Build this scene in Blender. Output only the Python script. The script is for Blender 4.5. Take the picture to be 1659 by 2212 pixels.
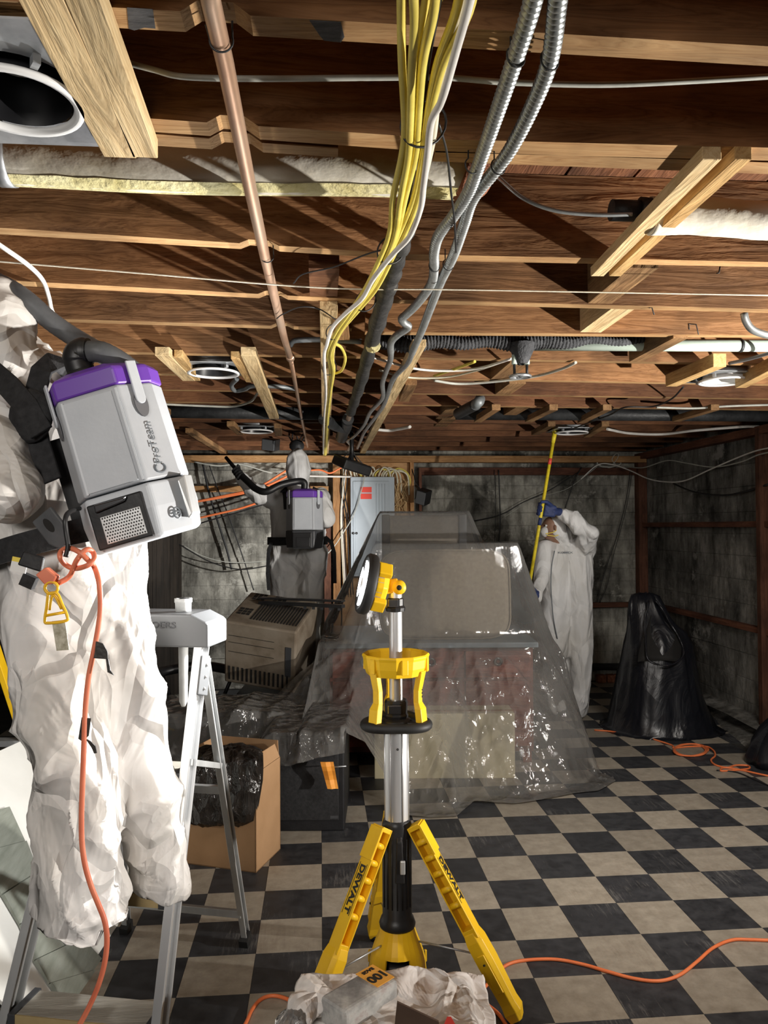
import bpy, bmesh, math, random
from math import pi, sin, cos, tan, radians, sqrt
from mathutils import Vector, Matrix, noise
import numpy as np

for o in list(bpy.data.objects):
    bpy.data.objects.remove(o, do_unlink=True)
SC = bpy.context.scene
COL = SC.collection
V = Vector

# ------------------------------------------------------------------ camera
FPX, CXP, CYP, HOR = 1661.0, 829.5, 1106.0, 1136.5     # focal length / centre / horizon in pixels of 1659x2212
HC = 1.61                                              # camera height (m)
YAW, PIT, ROLL = .08288, .018514, -.005768             # fitted to the corners of the floor tiles
KD = 1661.0/1533.0                                     # depth unit used by the helpers below
cam_d = bpy.data.cameras.new('camera')
cam = bpy.data.objects.new('camera', cam_d); COL.objects.link(cam)
F_ = V((sin(YAW), cos(YAW), 0)); R_ = V((cos(YAW), -sin(YAW), 0)); Z_ = V((0, 0, 1))
FW = F_*cos(PIT) + Z_*sin(PIT); U0 = -F_*sin(PIT) + Z_*cos(PIT)
RW = R_*cos(ROLL) + U0*sin(ROLL); UP = -R_*sin(ROLL) + U0*cos(ROLL)
CAM = V((0, 0, HC))
cam.matrix_world = Matrix(((RW.x, UP.x, -FW.x, 0), (RW.y, UP.y, -FW.y, 0), (RW.z, UP.z, -FW.z, HC), (0, 0, 0, 1)))
cam_d.sensor_fit = 'HORIZONTAL'; cam_d.sensor_width = 36.0
cam_d.lens = FPX / 1659.0 * 36.0
cam_d.clip_start = 0.05; cam_d.clip_end = 60
SC.camera = cam

# ------------------------------------------------------------------ world + exposure
w = bpy.data.worlds.new('world'); SC.world = w; w.use_nodes = True
w.node_tree.nodes['Background'].inputs[0].default_value = (0.9, 0.95, 1.0, 1)
w.node_tree.nodes['Background'].inputs[1].default_value = 0.055
SC.view_settings.view_transform = 'Standard'
SC.view_settings.look = 'None'
SC.view_settings.exposure = 0.0
SC.view_settings.gamma = 1.0
SC.view_settings.use_curve_mapping = False
SC.cycles.max_bounces = 8
SC.cycles.transparent_max_bounces = 24
SC.cycles.caustics_reflective = False
SC.cycles.caustics_refractive = False
SC.cycles.sample_clamp_indirect = 4.0
SC.cycles.use_denoising = True

# ------------------------------------------------------------------ site lamps out of view / hidden behind the furniture, plus added fill lights
def spot(name, loc, target, energy, size_deg, blend, soft, color=(1, 1, 1)):
    l = bpy.data.lights.new(name, 'SPOT'); l.energy = energy; l.spot_size = radians(size_deg); l.spot_blend = blend
    l.shadow_soft_size = soft; l.color = color
    o = bpy.data.objects.new(name, l); COL.objects.link(o); o.location = loc
    o.rotation_euler = (V(target) - V(loc)).to_track_quat('-Z', 'Y').to_euler()
    return o
L1_POWER, L2_POWER, L3_POWER, L4_POWER, L5_POWER = 125, 190, 1150, 26, 20
# second site lamp: beside the camera to the right (throws the ceiling shadows to the left)
spot('site_lamp_right', (3.35, 1.75, 0.95), (1.05, 3.0, 2.75), L3_POWER, 124, 1.0, 0.035, (1.0, 0.95, 0.88))
# third site lamp: behind the wrapped furniture, lights the panel wall
spot('site_lamp_rear', (0.66, 6.25, 1.40), (-1.7, 8.0, 1.6), L2_POWER, 110, 1.0, 0.03, (1.0, 0.98, 0.95))
# unseen area fill added right of the view, brightens floor and right worker
def area(name, loc, target, energy, sx, sy, color):
    l = bpy.data.lights.new(name, 'AREA'); l.energy = energy; l.shape = 'RECTANGLE'; l.size = sx; l.size_y = sy; l.color = color; l.spread = radians(110)
    o = bpy.data.objects.new(name, l); COL.objects.link(o); o.location = loc
    o.rotation_euler = (V(target) - V(loc)).to_track_quat('-Z', 'Y').to_euler()
area('fill_light_right', (1.95, 1.9, 2.30), (1.95, 4.4, 0.4), L4_POWER, .9, .5, (1.0, 0.96, 0.90))

# soft fill added behind the camera to lift the near worker's back
area('fill_light_behind', (-1.1, -1.0, 2.15), (-0.5, 2.4, 0.9), L5_POWER, 1.2, .6, (1.0, 0.95, 0.89))

# ------------------------------------------------------------------ projection helpers (pixels of the photo -> world)
def ray(u, v): return RW*((u-CXP)/FPX) + UP*(-(v-CYP)/FPX) + FW
def PZ(u, v, z):
    r = ray(u, v); return CAM + r*((z-HC)/r.z)
def PD(u, v, d):
    r = ray(u, v); return CAM + r*(d*KD/r.dot(F_))
def PY(u, v, y):
    r = ray(u, v); return CAM + r*(y/r.y)
def PX(u, v, x):
    r = ray(u, v); return CAM + r*(x/r.x)
def PP(u, v, p0, n):
    r = ray(u, v); return CAM + r*((p0-CAM).dot(n)/r.dot(n))
def CX(x, d, z): return R_*x + F_*(d*KD) + Z_*z
def dep(p): return V(p).dot(F_)/KD
ZJ = 2.37                                              # underside of the joists

# ------------------------------------------------------------------ mesh builder
ORG = {}
class MB:
    def __init__(s): s.v = []; s.f = []; s.m = []; s.sm = []
    def add(s, vs, fs, mi=0, smooth=False):
        b = len(s.v); s.v += [V(p) for p in vs]
        for f in fs:
            s.f.append([b+i for i in f]); s.m.append(mi); s.sm.append(smooth)
        return s
    def hexa(s, p, mi=0):   # p: bottom 4 ccw from above, top 4
        return s.add(p, [(3,2,1,0),(4,5,6,7),(0,1,5,4),(1,2,6,5),(2,3,7,6),(3,0,4,7)], mi)
    def box(s, c, sz, M=None, mi=0):
        x, y, z = sz[0]/2, sz[1]/2, sz[2]/2; c = V(c)
        p = [V(q) for q in ((-x,-y,-z),(x,-y,-z),(x,y,-z),(-x,y,-z),(-x,-y,z),(x,-y,z),(x,y,z),(-x,y,z))]
        if M is not None: p = [M @ q for q in p]
        return s.hexa([c+q for q in p], mi)
    def beam(s, a, b, w, t, side=None, mi=0, drop=0.0):  # box from a to b, w across, t thick upward from the a-b line
        a = V(a); b = V(b); d = (b-a).normalized()
        sd = V(side) if side is not None else d.cross(Z_)
        if sd.length < 1e-6: sd = V((1,0,0))
        sd = (sd - d*sd.dot(d)).normalized(); up = sd.cross(d).normalized()
        if up.z < 0 and abs(d.z) < .9: up = -up
        h = sd*(w/2)
        q0, q1 = up*drop, up*(t+drop)
        p = [a-h+q0, a+h+q0, b+h+q0, b-h+q0, a-h+q1, a+h+q1, b+h+q1, b-h+q1]
        return s.hexa(p, mi)
    def tube(s, pts, r, n=8, closed=False, mi=0, cap=True, flat=1.0):
        pts = [V(p) for p in pts]; N = len(pts)
        rr = r if isinstance(r, (list, tuple)) else [r]*N
        tans = []
        for i in range(N):
            if closed: t = pts[(i+1) % N]-pts[i-1]
            else: t = pts[min(i+1, N-1)]-pts[max(i-1, 0)]
            tans.append(t.normalized() if t.length > 1e-9 else V((0, 0, 1)))
        a = tans[0].orthogonal().normalized()
        vs = []
        for i in range(N):
            t = tans[i]; a = a-t*a.dot(t)
            a = a.normalized() if a.length > 1e-6 else t.orthogonal().normalized()
            b = t.cross(a)
            for k in range(n):
                an = 2*pi*k/n
                vs.append(pts[i]+(a*cos(an)*flat+b*sin(an))*rr[i])
        fs = []
        M = N if closed else N-1
        for i in range(M):
            j = (i+1) % N
            for k in range(n):
                k2 = (k+1) % n
                fs.append((i*n+k, i*n+k2, j*n+k2, j*n+k))
        s.add(vs, fs, mi, True)
        if cap and not closed:
            b = len(s.v)-len(vs)
            s.f.append([b+k for k in range(n)][::-1]); s.m.append(mi); s.sm.append(False)
            s.f.append([b+(N-1)*n+k for k in range(n)]); s.m.append(mi); s.sm.append(False)
        return s
    def lathe(s, prof, M, n=24, mi=0, smooth=True, a0=0.0, a1=2*pi):  # prof: list of (r,z)
        full = abs(a1-a0-2*pi) < 1e-6
        cnt = n if full else n+1
        vs = []
        for r, z in prof:
            for k in range(cnt):
                an = a0+(a1-a0)*k/n
                vs.append(M @ V((r*cos(an), r*sin(an), z)))
        fs = []
        for i in range(len(prof)-1):
            for k in range(n):
                k2 = (k+1) % cnt
                fs.append((i*cnt+k, i*cnt+k2, (i+1)*cnt+k2, (i+1)*cnt+k))
        return s.add(vs, fs, mi, smooth)
    def prism(s, poly, h0, h1, M, mi=0, smooth=False):
        n = len(poly)
        vs = [M @ V((x, y, h0)) for x, y in poly]+[M @ V((x, y, h1)) for x, y in poly]
        fs = [tuple(range(n))[::-1], tuple(range(n, 2*n))]+[(i, (i+1) % n, n+(i+1) % n, n+i) for i in range(n)]
        return s.add(vs, fs, mi, smooth)
    def loft(s, secs, mi=0, smooth=True, cap=True):    # list of equal-length vertex rings
        n = len(secs[0]); vs = [p for r in secs for p in r]; fs = []
        for i in range(len(secs)-1):
            for k in range(n):
                k2 = (k+1) % n; fs.append((i*n+k, i*n+k2, (i+1)*n+k2, (i+1)*n+k))
        s.add(vs, fs, mi, smooth)
        if cap:
            b = len(s.v)-len(vs)
            s.f.append([b+k for k in range(n)][::-1]); s.m.append(mi); s.sm.append(False)
            s.f.append([b+(len(secs)-1)*n+k for k in range(n)]); s.m.append(mi); s.sm.append(False)
        return s
    def obj(s, name, mats, parent=None, bevel=0, seg=2, fixn=True):
        if not isinstance(mats, (list, tuple)): mats = [mats]
        if parent is None:
            c = sum(s.v, V((0,0,0)))/max(1, len(s.v)); org = V((c.x, c.y, min(p.z for p in s.v)))
        else: org = ORG[parent.name]
        me = bpy.data.meshes.new(name)
        me.from_pydata([p-org for p in s.v], [], s.f)
        for m in mats: me.materials.append(m)
        me.polygons.foreach_set('material_index', s.m)
        me.polygons.foreach_set('use_smooth', s.sm)
        if fixn:
            bm = bmesh.new(); bm.from_mesh(me); bmesh.ops.recalc_face_normals(bm, faces=bm.faces); bm.to_mesh(me); bm.free()
        me.update()
        o = bpy.data.objects.new(name, me); COL.objects.link(o)
        if parent is None: o.location = org
        else: o.parent = parent
        ORG[o.name] = org
        if bevel:
            b = o.modifiers.new('bevel', 'BEVEL'); b.width = bevel; b.segments = seg; b.limit_method = 'ANGLE'; b.angle_limit = radians(40)
            b.harden_normals = False
        return o
def tag(o, label=None, cat=None, group=None, kind=None):
    if label: o['label'] = label
    if cat: o['category'] = cat
    if group: o['group'] = group
    if kind: o['kind'] = kind
    return o
def thing(name, label, cat, loc, group=None):
    o = bpy.data.objects.new(name, None); COL.objects.link(o); o.location = loc; o.empty_display_size = .1
    ORG[o.name] = V(loc)
    return tag(o, label, cat, group)
def cat_rom(pts, k=8):
    P = [V(p) for p in pts]; P = [P[0]*2-P[1]]+P+[P[-1]*2-P[-2]]; out = []
    for i in range(1, len(P)-2):
        a, b, c, d = P[i-1], P[i], P[i+1], P[i+2]
        for j in range(k):
            t = j/k
            out.append(((b*2)+(c-a)*t+(a*2-b*5+c*4-d)*t*t+(b*3-a-c*3+d)*t**3)*.5)
    out.append(P[-2]); return out
def resample(pts, step):
    out = [pts[0]]; acc = 0
    for i in range(len(pts)-1):
        a, b = pts[i], pts[i+1]; L = (b-a).length
        if L < 1e-9: continue
        t = step-acc
        while t <= L:
            out.append(a+(b-a)*(t/L)); t += step
        acc = (acc+L) % step
    out.append(pts[-1]); return out
def frame(o, z, x=None):          # matrix with local z along z, local x near x
    z = V(z).normalized()
    x = V(x) if x is not None else z.orthogonal()
    x = (x-z*x.dot(z)).normalized(); y = z.cross(x)
    M = Matrix(((x.x,y.x,z.x,o[0]),(x.y,y.y,z.y,o[1]),(x.z,y.z,z.z,o[2]),(0,0,0,1)))
    return M
def text_mesh(s, size, M, mat, name, parent, extrude=.0006, shear=0, bold=0.0, sx=1.0):
    c = bpy.data.curves.new(name, 'FONT'); c.body = s; c.size = size; c.extrude = extrude; c.align_x = 'CENTER'; c.align_y = 'CENTER'; c.shear = shear; c.offset = bold; c.resolution_u = 3
    t = bpy.data.objects.new('txt', c); COL.objects.link(t)
    me = bpy.data.meshes.new_from_object(t.evaluated_get(bpy.context.evaluated_depsgraph_get()))
    bpy.data.objects.remove(t, do_unlink=True)
    me.transform(Matrix.Translation(-ORG[parent.name]) @ M @ Matrix.Diagonal((sx, 1, 1, 1)))
    me.materials.clear(); me.materials.append(mat); me.name = name
    o = bpy.data.objects.new(name, me); COL.objects.link(o); o.parent = parent
    ORG[o.name] = ORG[parent.name]
    return o

# ------------------------------------------------------------------ materials
def nodes(name):
    m = bpy.data.materials.new(name); m.use_nodes = True
    nt = m.node_tree; b = nt.nodes['Principled BSDF']; return m, nt, b
def L(nt, a, b): nt.links.new(a, b)
def N(nt, t, **k):
    n = nt.nodes.new(t)
    for a, b in k.items():
        if a.startswith('i_'): n.inputs[a[2:].replace('_', ' ')].default_value = b
        else: setattr(n, a, b)
    return n
def rgba(c): return (c[0], c[1], c[2], 1)
def ramp(nt, stops):
    r = nt.nodes.new('ShaderNodeValToRGB'); e = r.color_ramp.elements
    e[0].position, e[0].color = stops[0][0], rgba(stops[0][1]); e[1].position, e[1].color = stops[-1][0], rgba(stops[-1][1])
    for p, c in stops[1:-1]:
        x = e.new(p); x.color = rgba(c)
    return r
def coords(nt, scale=(1,1,1), world=False):
    if world:
        g = N(nt, 'ShaderNodeNewGeometry'); out = g.outputs['Position']
    else:
        t = N(nt, 'ShaderNodeTexCoord'); out = t.outputs['Object']
    mp = N(nt, 'ShaderNodeMapping'); mp.inputs['Scale'].default_value = scale
    L(nt, out, mp.inputs['Vector']); return mp
def flat(name, c, rough=.5, metal=0, spec=.5, emit=0, coat=0):
    m, nt, b = nodes(name)
    b.inputs['Base Color'].default_value = rgba(c); b.inputs['Roughness'].default_value = rough; b.inputs['Metallic'].default_value = metal
    b.inputs['Specular IOR Level'].default_value = spec; b.inputs['Coat Weight'].default_value = coat
    if emit: b.inputs['Emission Color'].default_value = rgba(c); b.inputs['Emission Strength'].default_value = emit
    return m
def noisy(name, stops, scale=6, stretch=(1,1,1), rough=.6, metal=0, bump=.1, bscale=None, detail=6, world=False, spec=.4, dist=0.0, rnd=0.0, bdist=.01):
    m, nt, b = nodes(name)
    mp = coords(nt, stretch, world)
    no = N(nt, 'ShaderNodeTexNoise', i_Scale=scale, i_Detail=detail, i_Roughness=.6, i_Distortion=dist)
    L(nt, mp.outputs[0], no.inputs['Vector'])
    r = ramp(nt, stops); L(nt, no.outputs['Fac'], r.inputs['Fac'])
    col = r.outputs['Color']
    if rnd:
        oi = N(nt, 'ShaderNodeObjectInfo')
        mr = N(nt, 'ShaderNodeMapRange'); mr.inputs['To Min'].default_value = 1-rnd; mr.inputs['To Max'].default_value = 1+rnd
        L(nt, oi.outputs['Random'], mr.inputs['Value'])
        mx = N(nt, 'ShaderNodeMix', data_type='RGBA', blend_type='MULTIPLY'); mx.inputs['Factor'].default_value = 1
        L(nt, col, mx.inputs['A']); L(nt, mr.outputs[0], mx.inputs['B']); col = mx.outputs['Result']
    L(nt, col, b.inputs['Base Color'])
    b.inputs['Roughness'].default_value = rough; b.inputs['Metallic'].default_value = metal; b.inputs['Specular IOR Level'].default_value = spec
    if bump:
        n2 = N(nt, 'ShaderNodeTexNoise', i_Scale=bscale or scale*4, i_Detail=4); L(nt, mp.outputs[0], n2.inputs['Vector'])
        bp = N(nt, 'ShaderNodeBump'); bp.inputs['Strength'].default_value = bump; bp.inputs['Distance'].default_value = bdist
        L(nt, n2.outputs['Fac'], bp.inputs['Height']); L(nt, bp.outputs[0], b.inputs['Normal'])
    return m
def wood(name, dark, mid, light, axis='x', rough=.75, rnd=.18, gs=1.0, stain=.5):
    m, nt, b = nodes(name)
    st = {'x': (1.2, 14, 14), 'y': (14, 1.2, 14), 'z': (14, 14, 1.2)}[axis]
    tc = N(nt, 'ShaderNodeTexCoord'); oi = N(nt, 'ShaderNodeObjectInfo')
    ad = N(nt, 'ShaderNodeVectorMath', operation='ADD'); sc = N(nt, 'ShaderNodeVectorMath', operation='SCALE'); sc.inputs['Scale'].default_value = 37
    cb = N(nt, 'ShaderNodeCombineXYZ')
    for k in 'XYZ': L(nt, oi.outputs['Random'], cb.inputs[k])
    L(nt, cb.outputs[0], sc.inputs[0]); L(nt, tc.outputs['Object'], ad.inputs[0]); L(nt, sc.outputs[0], ad.inputs[1])
    mp = N(nt, 'ShaderNodeMapping'); mp.inputs['Scale'].default_value = st; L(nt, ad.outputs[0], mp.inputs['Vector'])
    n1 = N(nt, 'ShaderNodeTexNoise', i_Scale=2.2*gs, i_Detail=5, i_Roughness=.55, i_Distortion=.6); L(nt, mp.outputs[0], n1.inputs['Vector'])
    # grain rings: sharp repeated bands of a stretched noise
    mu = N(nt, 'ShaderNodeMath', operation='MULTIPLY'); mu.inputs[1].default_value = 9; L(nt, n1.outputs['Fac'], mu.inputs[0])
    fr = N(nt, 'ShaderNodeMath', operation='FRACT'); L(nt, mu.outputs[0], fr.inputs[0])
    r1 = ramp(nt, [(0, mid), (.55, light), (.9, dark), (1, mid)]); L(nt, fr.outputs[0], r1.inputs['Fac'])
    r2 = ramp(nt, [(.3, dark), (.5, mid), (.72, light)]); L(nt, n1.outputs['Fac'], r2.inputs['Fac'])
    mx = N(nt, 'ShaderNodeMix', data_type='RGBA'); mx.inputs['Factor'].default_value = .4
    L(nt, r2.outputs[0], mx.inputs['A']); L(nt, r1.outputs[0], mx.inputs['B'])
    # large stains
    n2 = N(nt, 'ShaderNodeTexNoise', i_Scale=3.0, i_Detail=4); L(nt, ad.outputs[0], n2.inputs['Vector'])
    r3 = ramp(nt, [(.36, (1-stain,)*3), (.56, (1, 1, 1))]); L(nt, n2.outputs['Fac'], r3.inputs['Fac'])
    m2 = N(nt, 'ShaderNodeMix', data_type='RGBA', blend_type='MULTIPLY'); m2.inputs['Factor'].default_value = 1
    L(nt, mx.outputs['Result'], m2.inputs['A']); L(nt, r3.outputs[0], m2.inputs['B'])
    mr = N(nt, 'ShaderNodeMapRange'); mr.inputs['To Min'].default_value = 1-rnd; mr.inputs['To Max'].default_value = 1+rnd; L(nt, oi.outputs['Random'], mr.inputs['Value'])
    m3 = N(nt, 'ShaderNodeMix', data_type='RGBA', blend_type='MULTIPLY'); m3.inputs['Factor'].default_value = 1
    L(nt, m2.outputs['Result'], m3.inputs['A']); L(nt, mr.outputs[0], m3.inputs['B'])
    L(nt, m3.outputs['Result'], b.inputs['Base Color'])
    b.inputs['Roughness'].default_value = rough; b.inputs['Specular IOR Level'].default_value = .25
    bp = N(nt, 'ShaderNodeBump'); bp.inputs['Strength'].default_value = .35; bp.inputs['Distance'].default_value = .004
    L(nt, fr.outputs[0], bp.inputs['Height']); L(nt, bp.outputs[0], b.inputs['Normal'])
    return m
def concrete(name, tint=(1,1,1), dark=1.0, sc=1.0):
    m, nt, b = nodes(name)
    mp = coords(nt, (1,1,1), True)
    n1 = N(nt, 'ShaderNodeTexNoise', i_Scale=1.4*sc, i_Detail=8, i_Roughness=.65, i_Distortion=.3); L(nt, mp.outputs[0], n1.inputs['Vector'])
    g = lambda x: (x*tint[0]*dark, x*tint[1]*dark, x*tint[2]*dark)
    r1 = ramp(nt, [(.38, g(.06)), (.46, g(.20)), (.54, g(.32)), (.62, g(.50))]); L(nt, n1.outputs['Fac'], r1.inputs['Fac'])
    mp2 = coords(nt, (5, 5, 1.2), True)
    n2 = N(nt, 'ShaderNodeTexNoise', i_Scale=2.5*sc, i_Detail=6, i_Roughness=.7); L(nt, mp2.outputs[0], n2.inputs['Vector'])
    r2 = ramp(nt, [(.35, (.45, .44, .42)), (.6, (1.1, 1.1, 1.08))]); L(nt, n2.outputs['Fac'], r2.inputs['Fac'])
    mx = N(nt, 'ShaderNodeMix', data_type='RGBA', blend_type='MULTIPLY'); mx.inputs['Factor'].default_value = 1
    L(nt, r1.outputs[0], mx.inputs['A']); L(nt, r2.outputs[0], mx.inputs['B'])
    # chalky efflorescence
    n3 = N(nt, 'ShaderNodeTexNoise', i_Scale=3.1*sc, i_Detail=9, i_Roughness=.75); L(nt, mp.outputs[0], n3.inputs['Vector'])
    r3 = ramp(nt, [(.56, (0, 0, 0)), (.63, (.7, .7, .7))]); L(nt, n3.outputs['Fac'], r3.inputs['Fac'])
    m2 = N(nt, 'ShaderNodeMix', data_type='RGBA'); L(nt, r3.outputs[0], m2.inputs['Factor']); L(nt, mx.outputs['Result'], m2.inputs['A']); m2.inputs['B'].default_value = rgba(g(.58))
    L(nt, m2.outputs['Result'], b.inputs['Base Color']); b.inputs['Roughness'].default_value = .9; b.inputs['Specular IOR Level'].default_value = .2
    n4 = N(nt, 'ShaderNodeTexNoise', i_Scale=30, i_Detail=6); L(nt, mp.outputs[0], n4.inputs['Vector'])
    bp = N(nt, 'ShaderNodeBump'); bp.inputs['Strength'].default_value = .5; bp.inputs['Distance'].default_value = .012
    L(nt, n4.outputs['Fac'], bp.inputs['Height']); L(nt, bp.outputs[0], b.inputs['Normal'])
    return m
def tile_mat(name, c0, c1, scuff, scol):
    m, nt, b = nodes(name)
    mp = coords(nt, (1,1,1), True)
    oi = N(nt, 'ShaderNodeObjectInfo')
    n1 = N(nt, 'ShaderNodeTexNoise', i_Scale=16, i_Detail=8, i_Roughness=.7); L(nt, mp.outputs[0], n1.inputs['Vector'])
    r1 = ramp(nt, [(.3, c0), (.7, c1)]); L(nt, n1.outputs['Fac'], r1.inputs['Fac'])
    mp2 = coords(nt, (70, 6.5, 1), True)
    n2 = N(nt, 'ShaderNodeTexNoise', i_Scale=1.0, i_Detail=5, i_Roughness=.8); L(nt, mp2.outputs[0], n2.inputs['Vector'])
    n2b = N(nt, 'ShaderNodeTexNoise', i_Scale=2.2, i_Detail=3); L(nt, mp.outputs[0], n2b.inputs['Vector'])
    mu = N(nt, 'ShaderNodeMath', operation='MULTIPLY'); L(nt, n2.outputs['Fac'], mu.inputs[0]); L(nt, n2b.outputs['Fac'], mu.inputs[1])
    r2 = ramp(nt, [(.31, (0,0,0)), (.40, (scuff,)*3)]); L(nt, mu.outputs[0], r2.inputs['Fac'])
    mx = N(nt, 'ShaderNodeMix', data_type='RGBA'); L(nt, r2.outputs[0], mx.inputs['Factor']); L(nt, r1.outputs[0], mx.inputs['A']); mx.inputs['B'].default_value = rgba(scol)
    mr = N(nt, 'ShaderNodeMapRange'); mr.inputs['To Min'].default_value = .84; mr.inputs['To Max'].default_value = 1.14; L(nt, oi.outputs['Random'], mr.inputs['Value'])
    m3 = N(nt, 'ShaderNodeMix', data_type='RGBA', blend_type='MULTIPLY'); m3.inputs['Factor'].default_value = 1
    L(nt, mx.outputs['Result'], m3.inputs['A']); L(nt, mr.outputs[0], m3.inputs['B'])
    L(nt, m3.outputs['Result'], b.inputs['Base Color'])
    r4 = ramp(nt, [(.3, (.42,)*3), (.7, (.62,)*3)]); L(nt, n1.outputs['Fac'], r4.inputs['Fac']); L(nt, r4.outputs[0], b.inputs['Roughness'])
    b.inputs['Specular IOR Level'].default_value = .35
    bp = N(nt, 'ShaderNodeBump'); bp.inputs['Strength'].default_value = .12; bp.inputs['Distance'].default_value = .003
    L(nt, n1.outputs['Fac'], bp.inputs['Height']); L(nt, bp.outputs[0], b.inputs['Normal'])
    return m
def tyvek(name, c=(.80, .80, .80), scale=9, strength=.55, dirt=None):
    m, nt, b = nodes(name)
    mp = coords(nt, (1,1,.55))
    no = N(nt, 'ShaderNodeTexNoise', i_Scale=3.0, i_Detail=2); L(nt, mp.outputs[0], no.inputs['Vector'])
    mixv = N(nt, 'ShaderNodeMix', data_type='VECTOR'); mixv.inputs['Factor'].default_value = .22
    L(nt, mp.outputs[0], mixv.inputs['A']); L(nt, no.outputs['Color'], mixv.inputs['B'])
    v1 = N(nt, 'ShaderNodeTexVoronoi', feature='DISTANCE_TO_EDGE', i_Scale=scale); L(nt, mixv.outputs['Result'], v1.inputs['Vector'])
    v2 = N(nt, 'ShaderNodeTexVoronoi', feature='F1', i_Scale=scale*1.7); L(nt, mixv.outputs['Result'], v2.inputs['Vector'])
    n2 = N(nt, 'ShaderNodeTexNoise', i_Scale=scale*.9, i_Detail=3, i_Distortion=1.2); L(nt, mp.outputs[0], n2.inputs['Vector'])
    r = ramp(nt, [(0, (0,0,0)), (.12, (1,1,1))]); L(nt, v1.outputs['Distance'], r.inputs['Fac'])
    a = N(nt, 'ShaderNodeMath', operation='MULTIPLY'); a.inputs[1].default_value = .35; L(nt, r.outputs[0], a.inputs[0])
    a2 = N(nt, 'ShaderNodeMath', operation='ADD'); L(nt, a.outputs[0], a2.inputs[0]); L(nt, v2.outputs['Distance'], a2.inputs[1])
    a3 = N(nt, 'ShaderNodeMath', operation='ADD'); L(nt, a2.outputs[0], a3.inputs[0]); L(nt, n2.outputs['Fac'], a3.inputs[1])
    bp = N(nt, 'ShaderNodeBump'); bp.inputs['Strength'].default_value = strength; bp.inputs['Distance'].default_value = .055
    L(nt, a3.outputs[0], bp.inputs['Height']); L(nt, bp.outputs[0], b.inputs['Normal'])
    n3 = N(nt, 'ShaderNodeTexNoise', i_Scale=4, i_Detail=5); L(nt, mp.outputs[0], n3.inputs['Vector'])
    d = dirt or (c[0]*.82, c[1]*.80, c[2]*.76)
    r3 = ramp(nt, [(.35, d), (.6, c)]); L(nt, n3.outputs['Fac'], r3.inputs['Fac']); L(nt, r3.outputs[0], b.inputs['Base Color'])
    b.inputs['Roughness'].default_value = .5; b.inputs['Specular IOR Level'].default_value = .35
    return m
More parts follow.
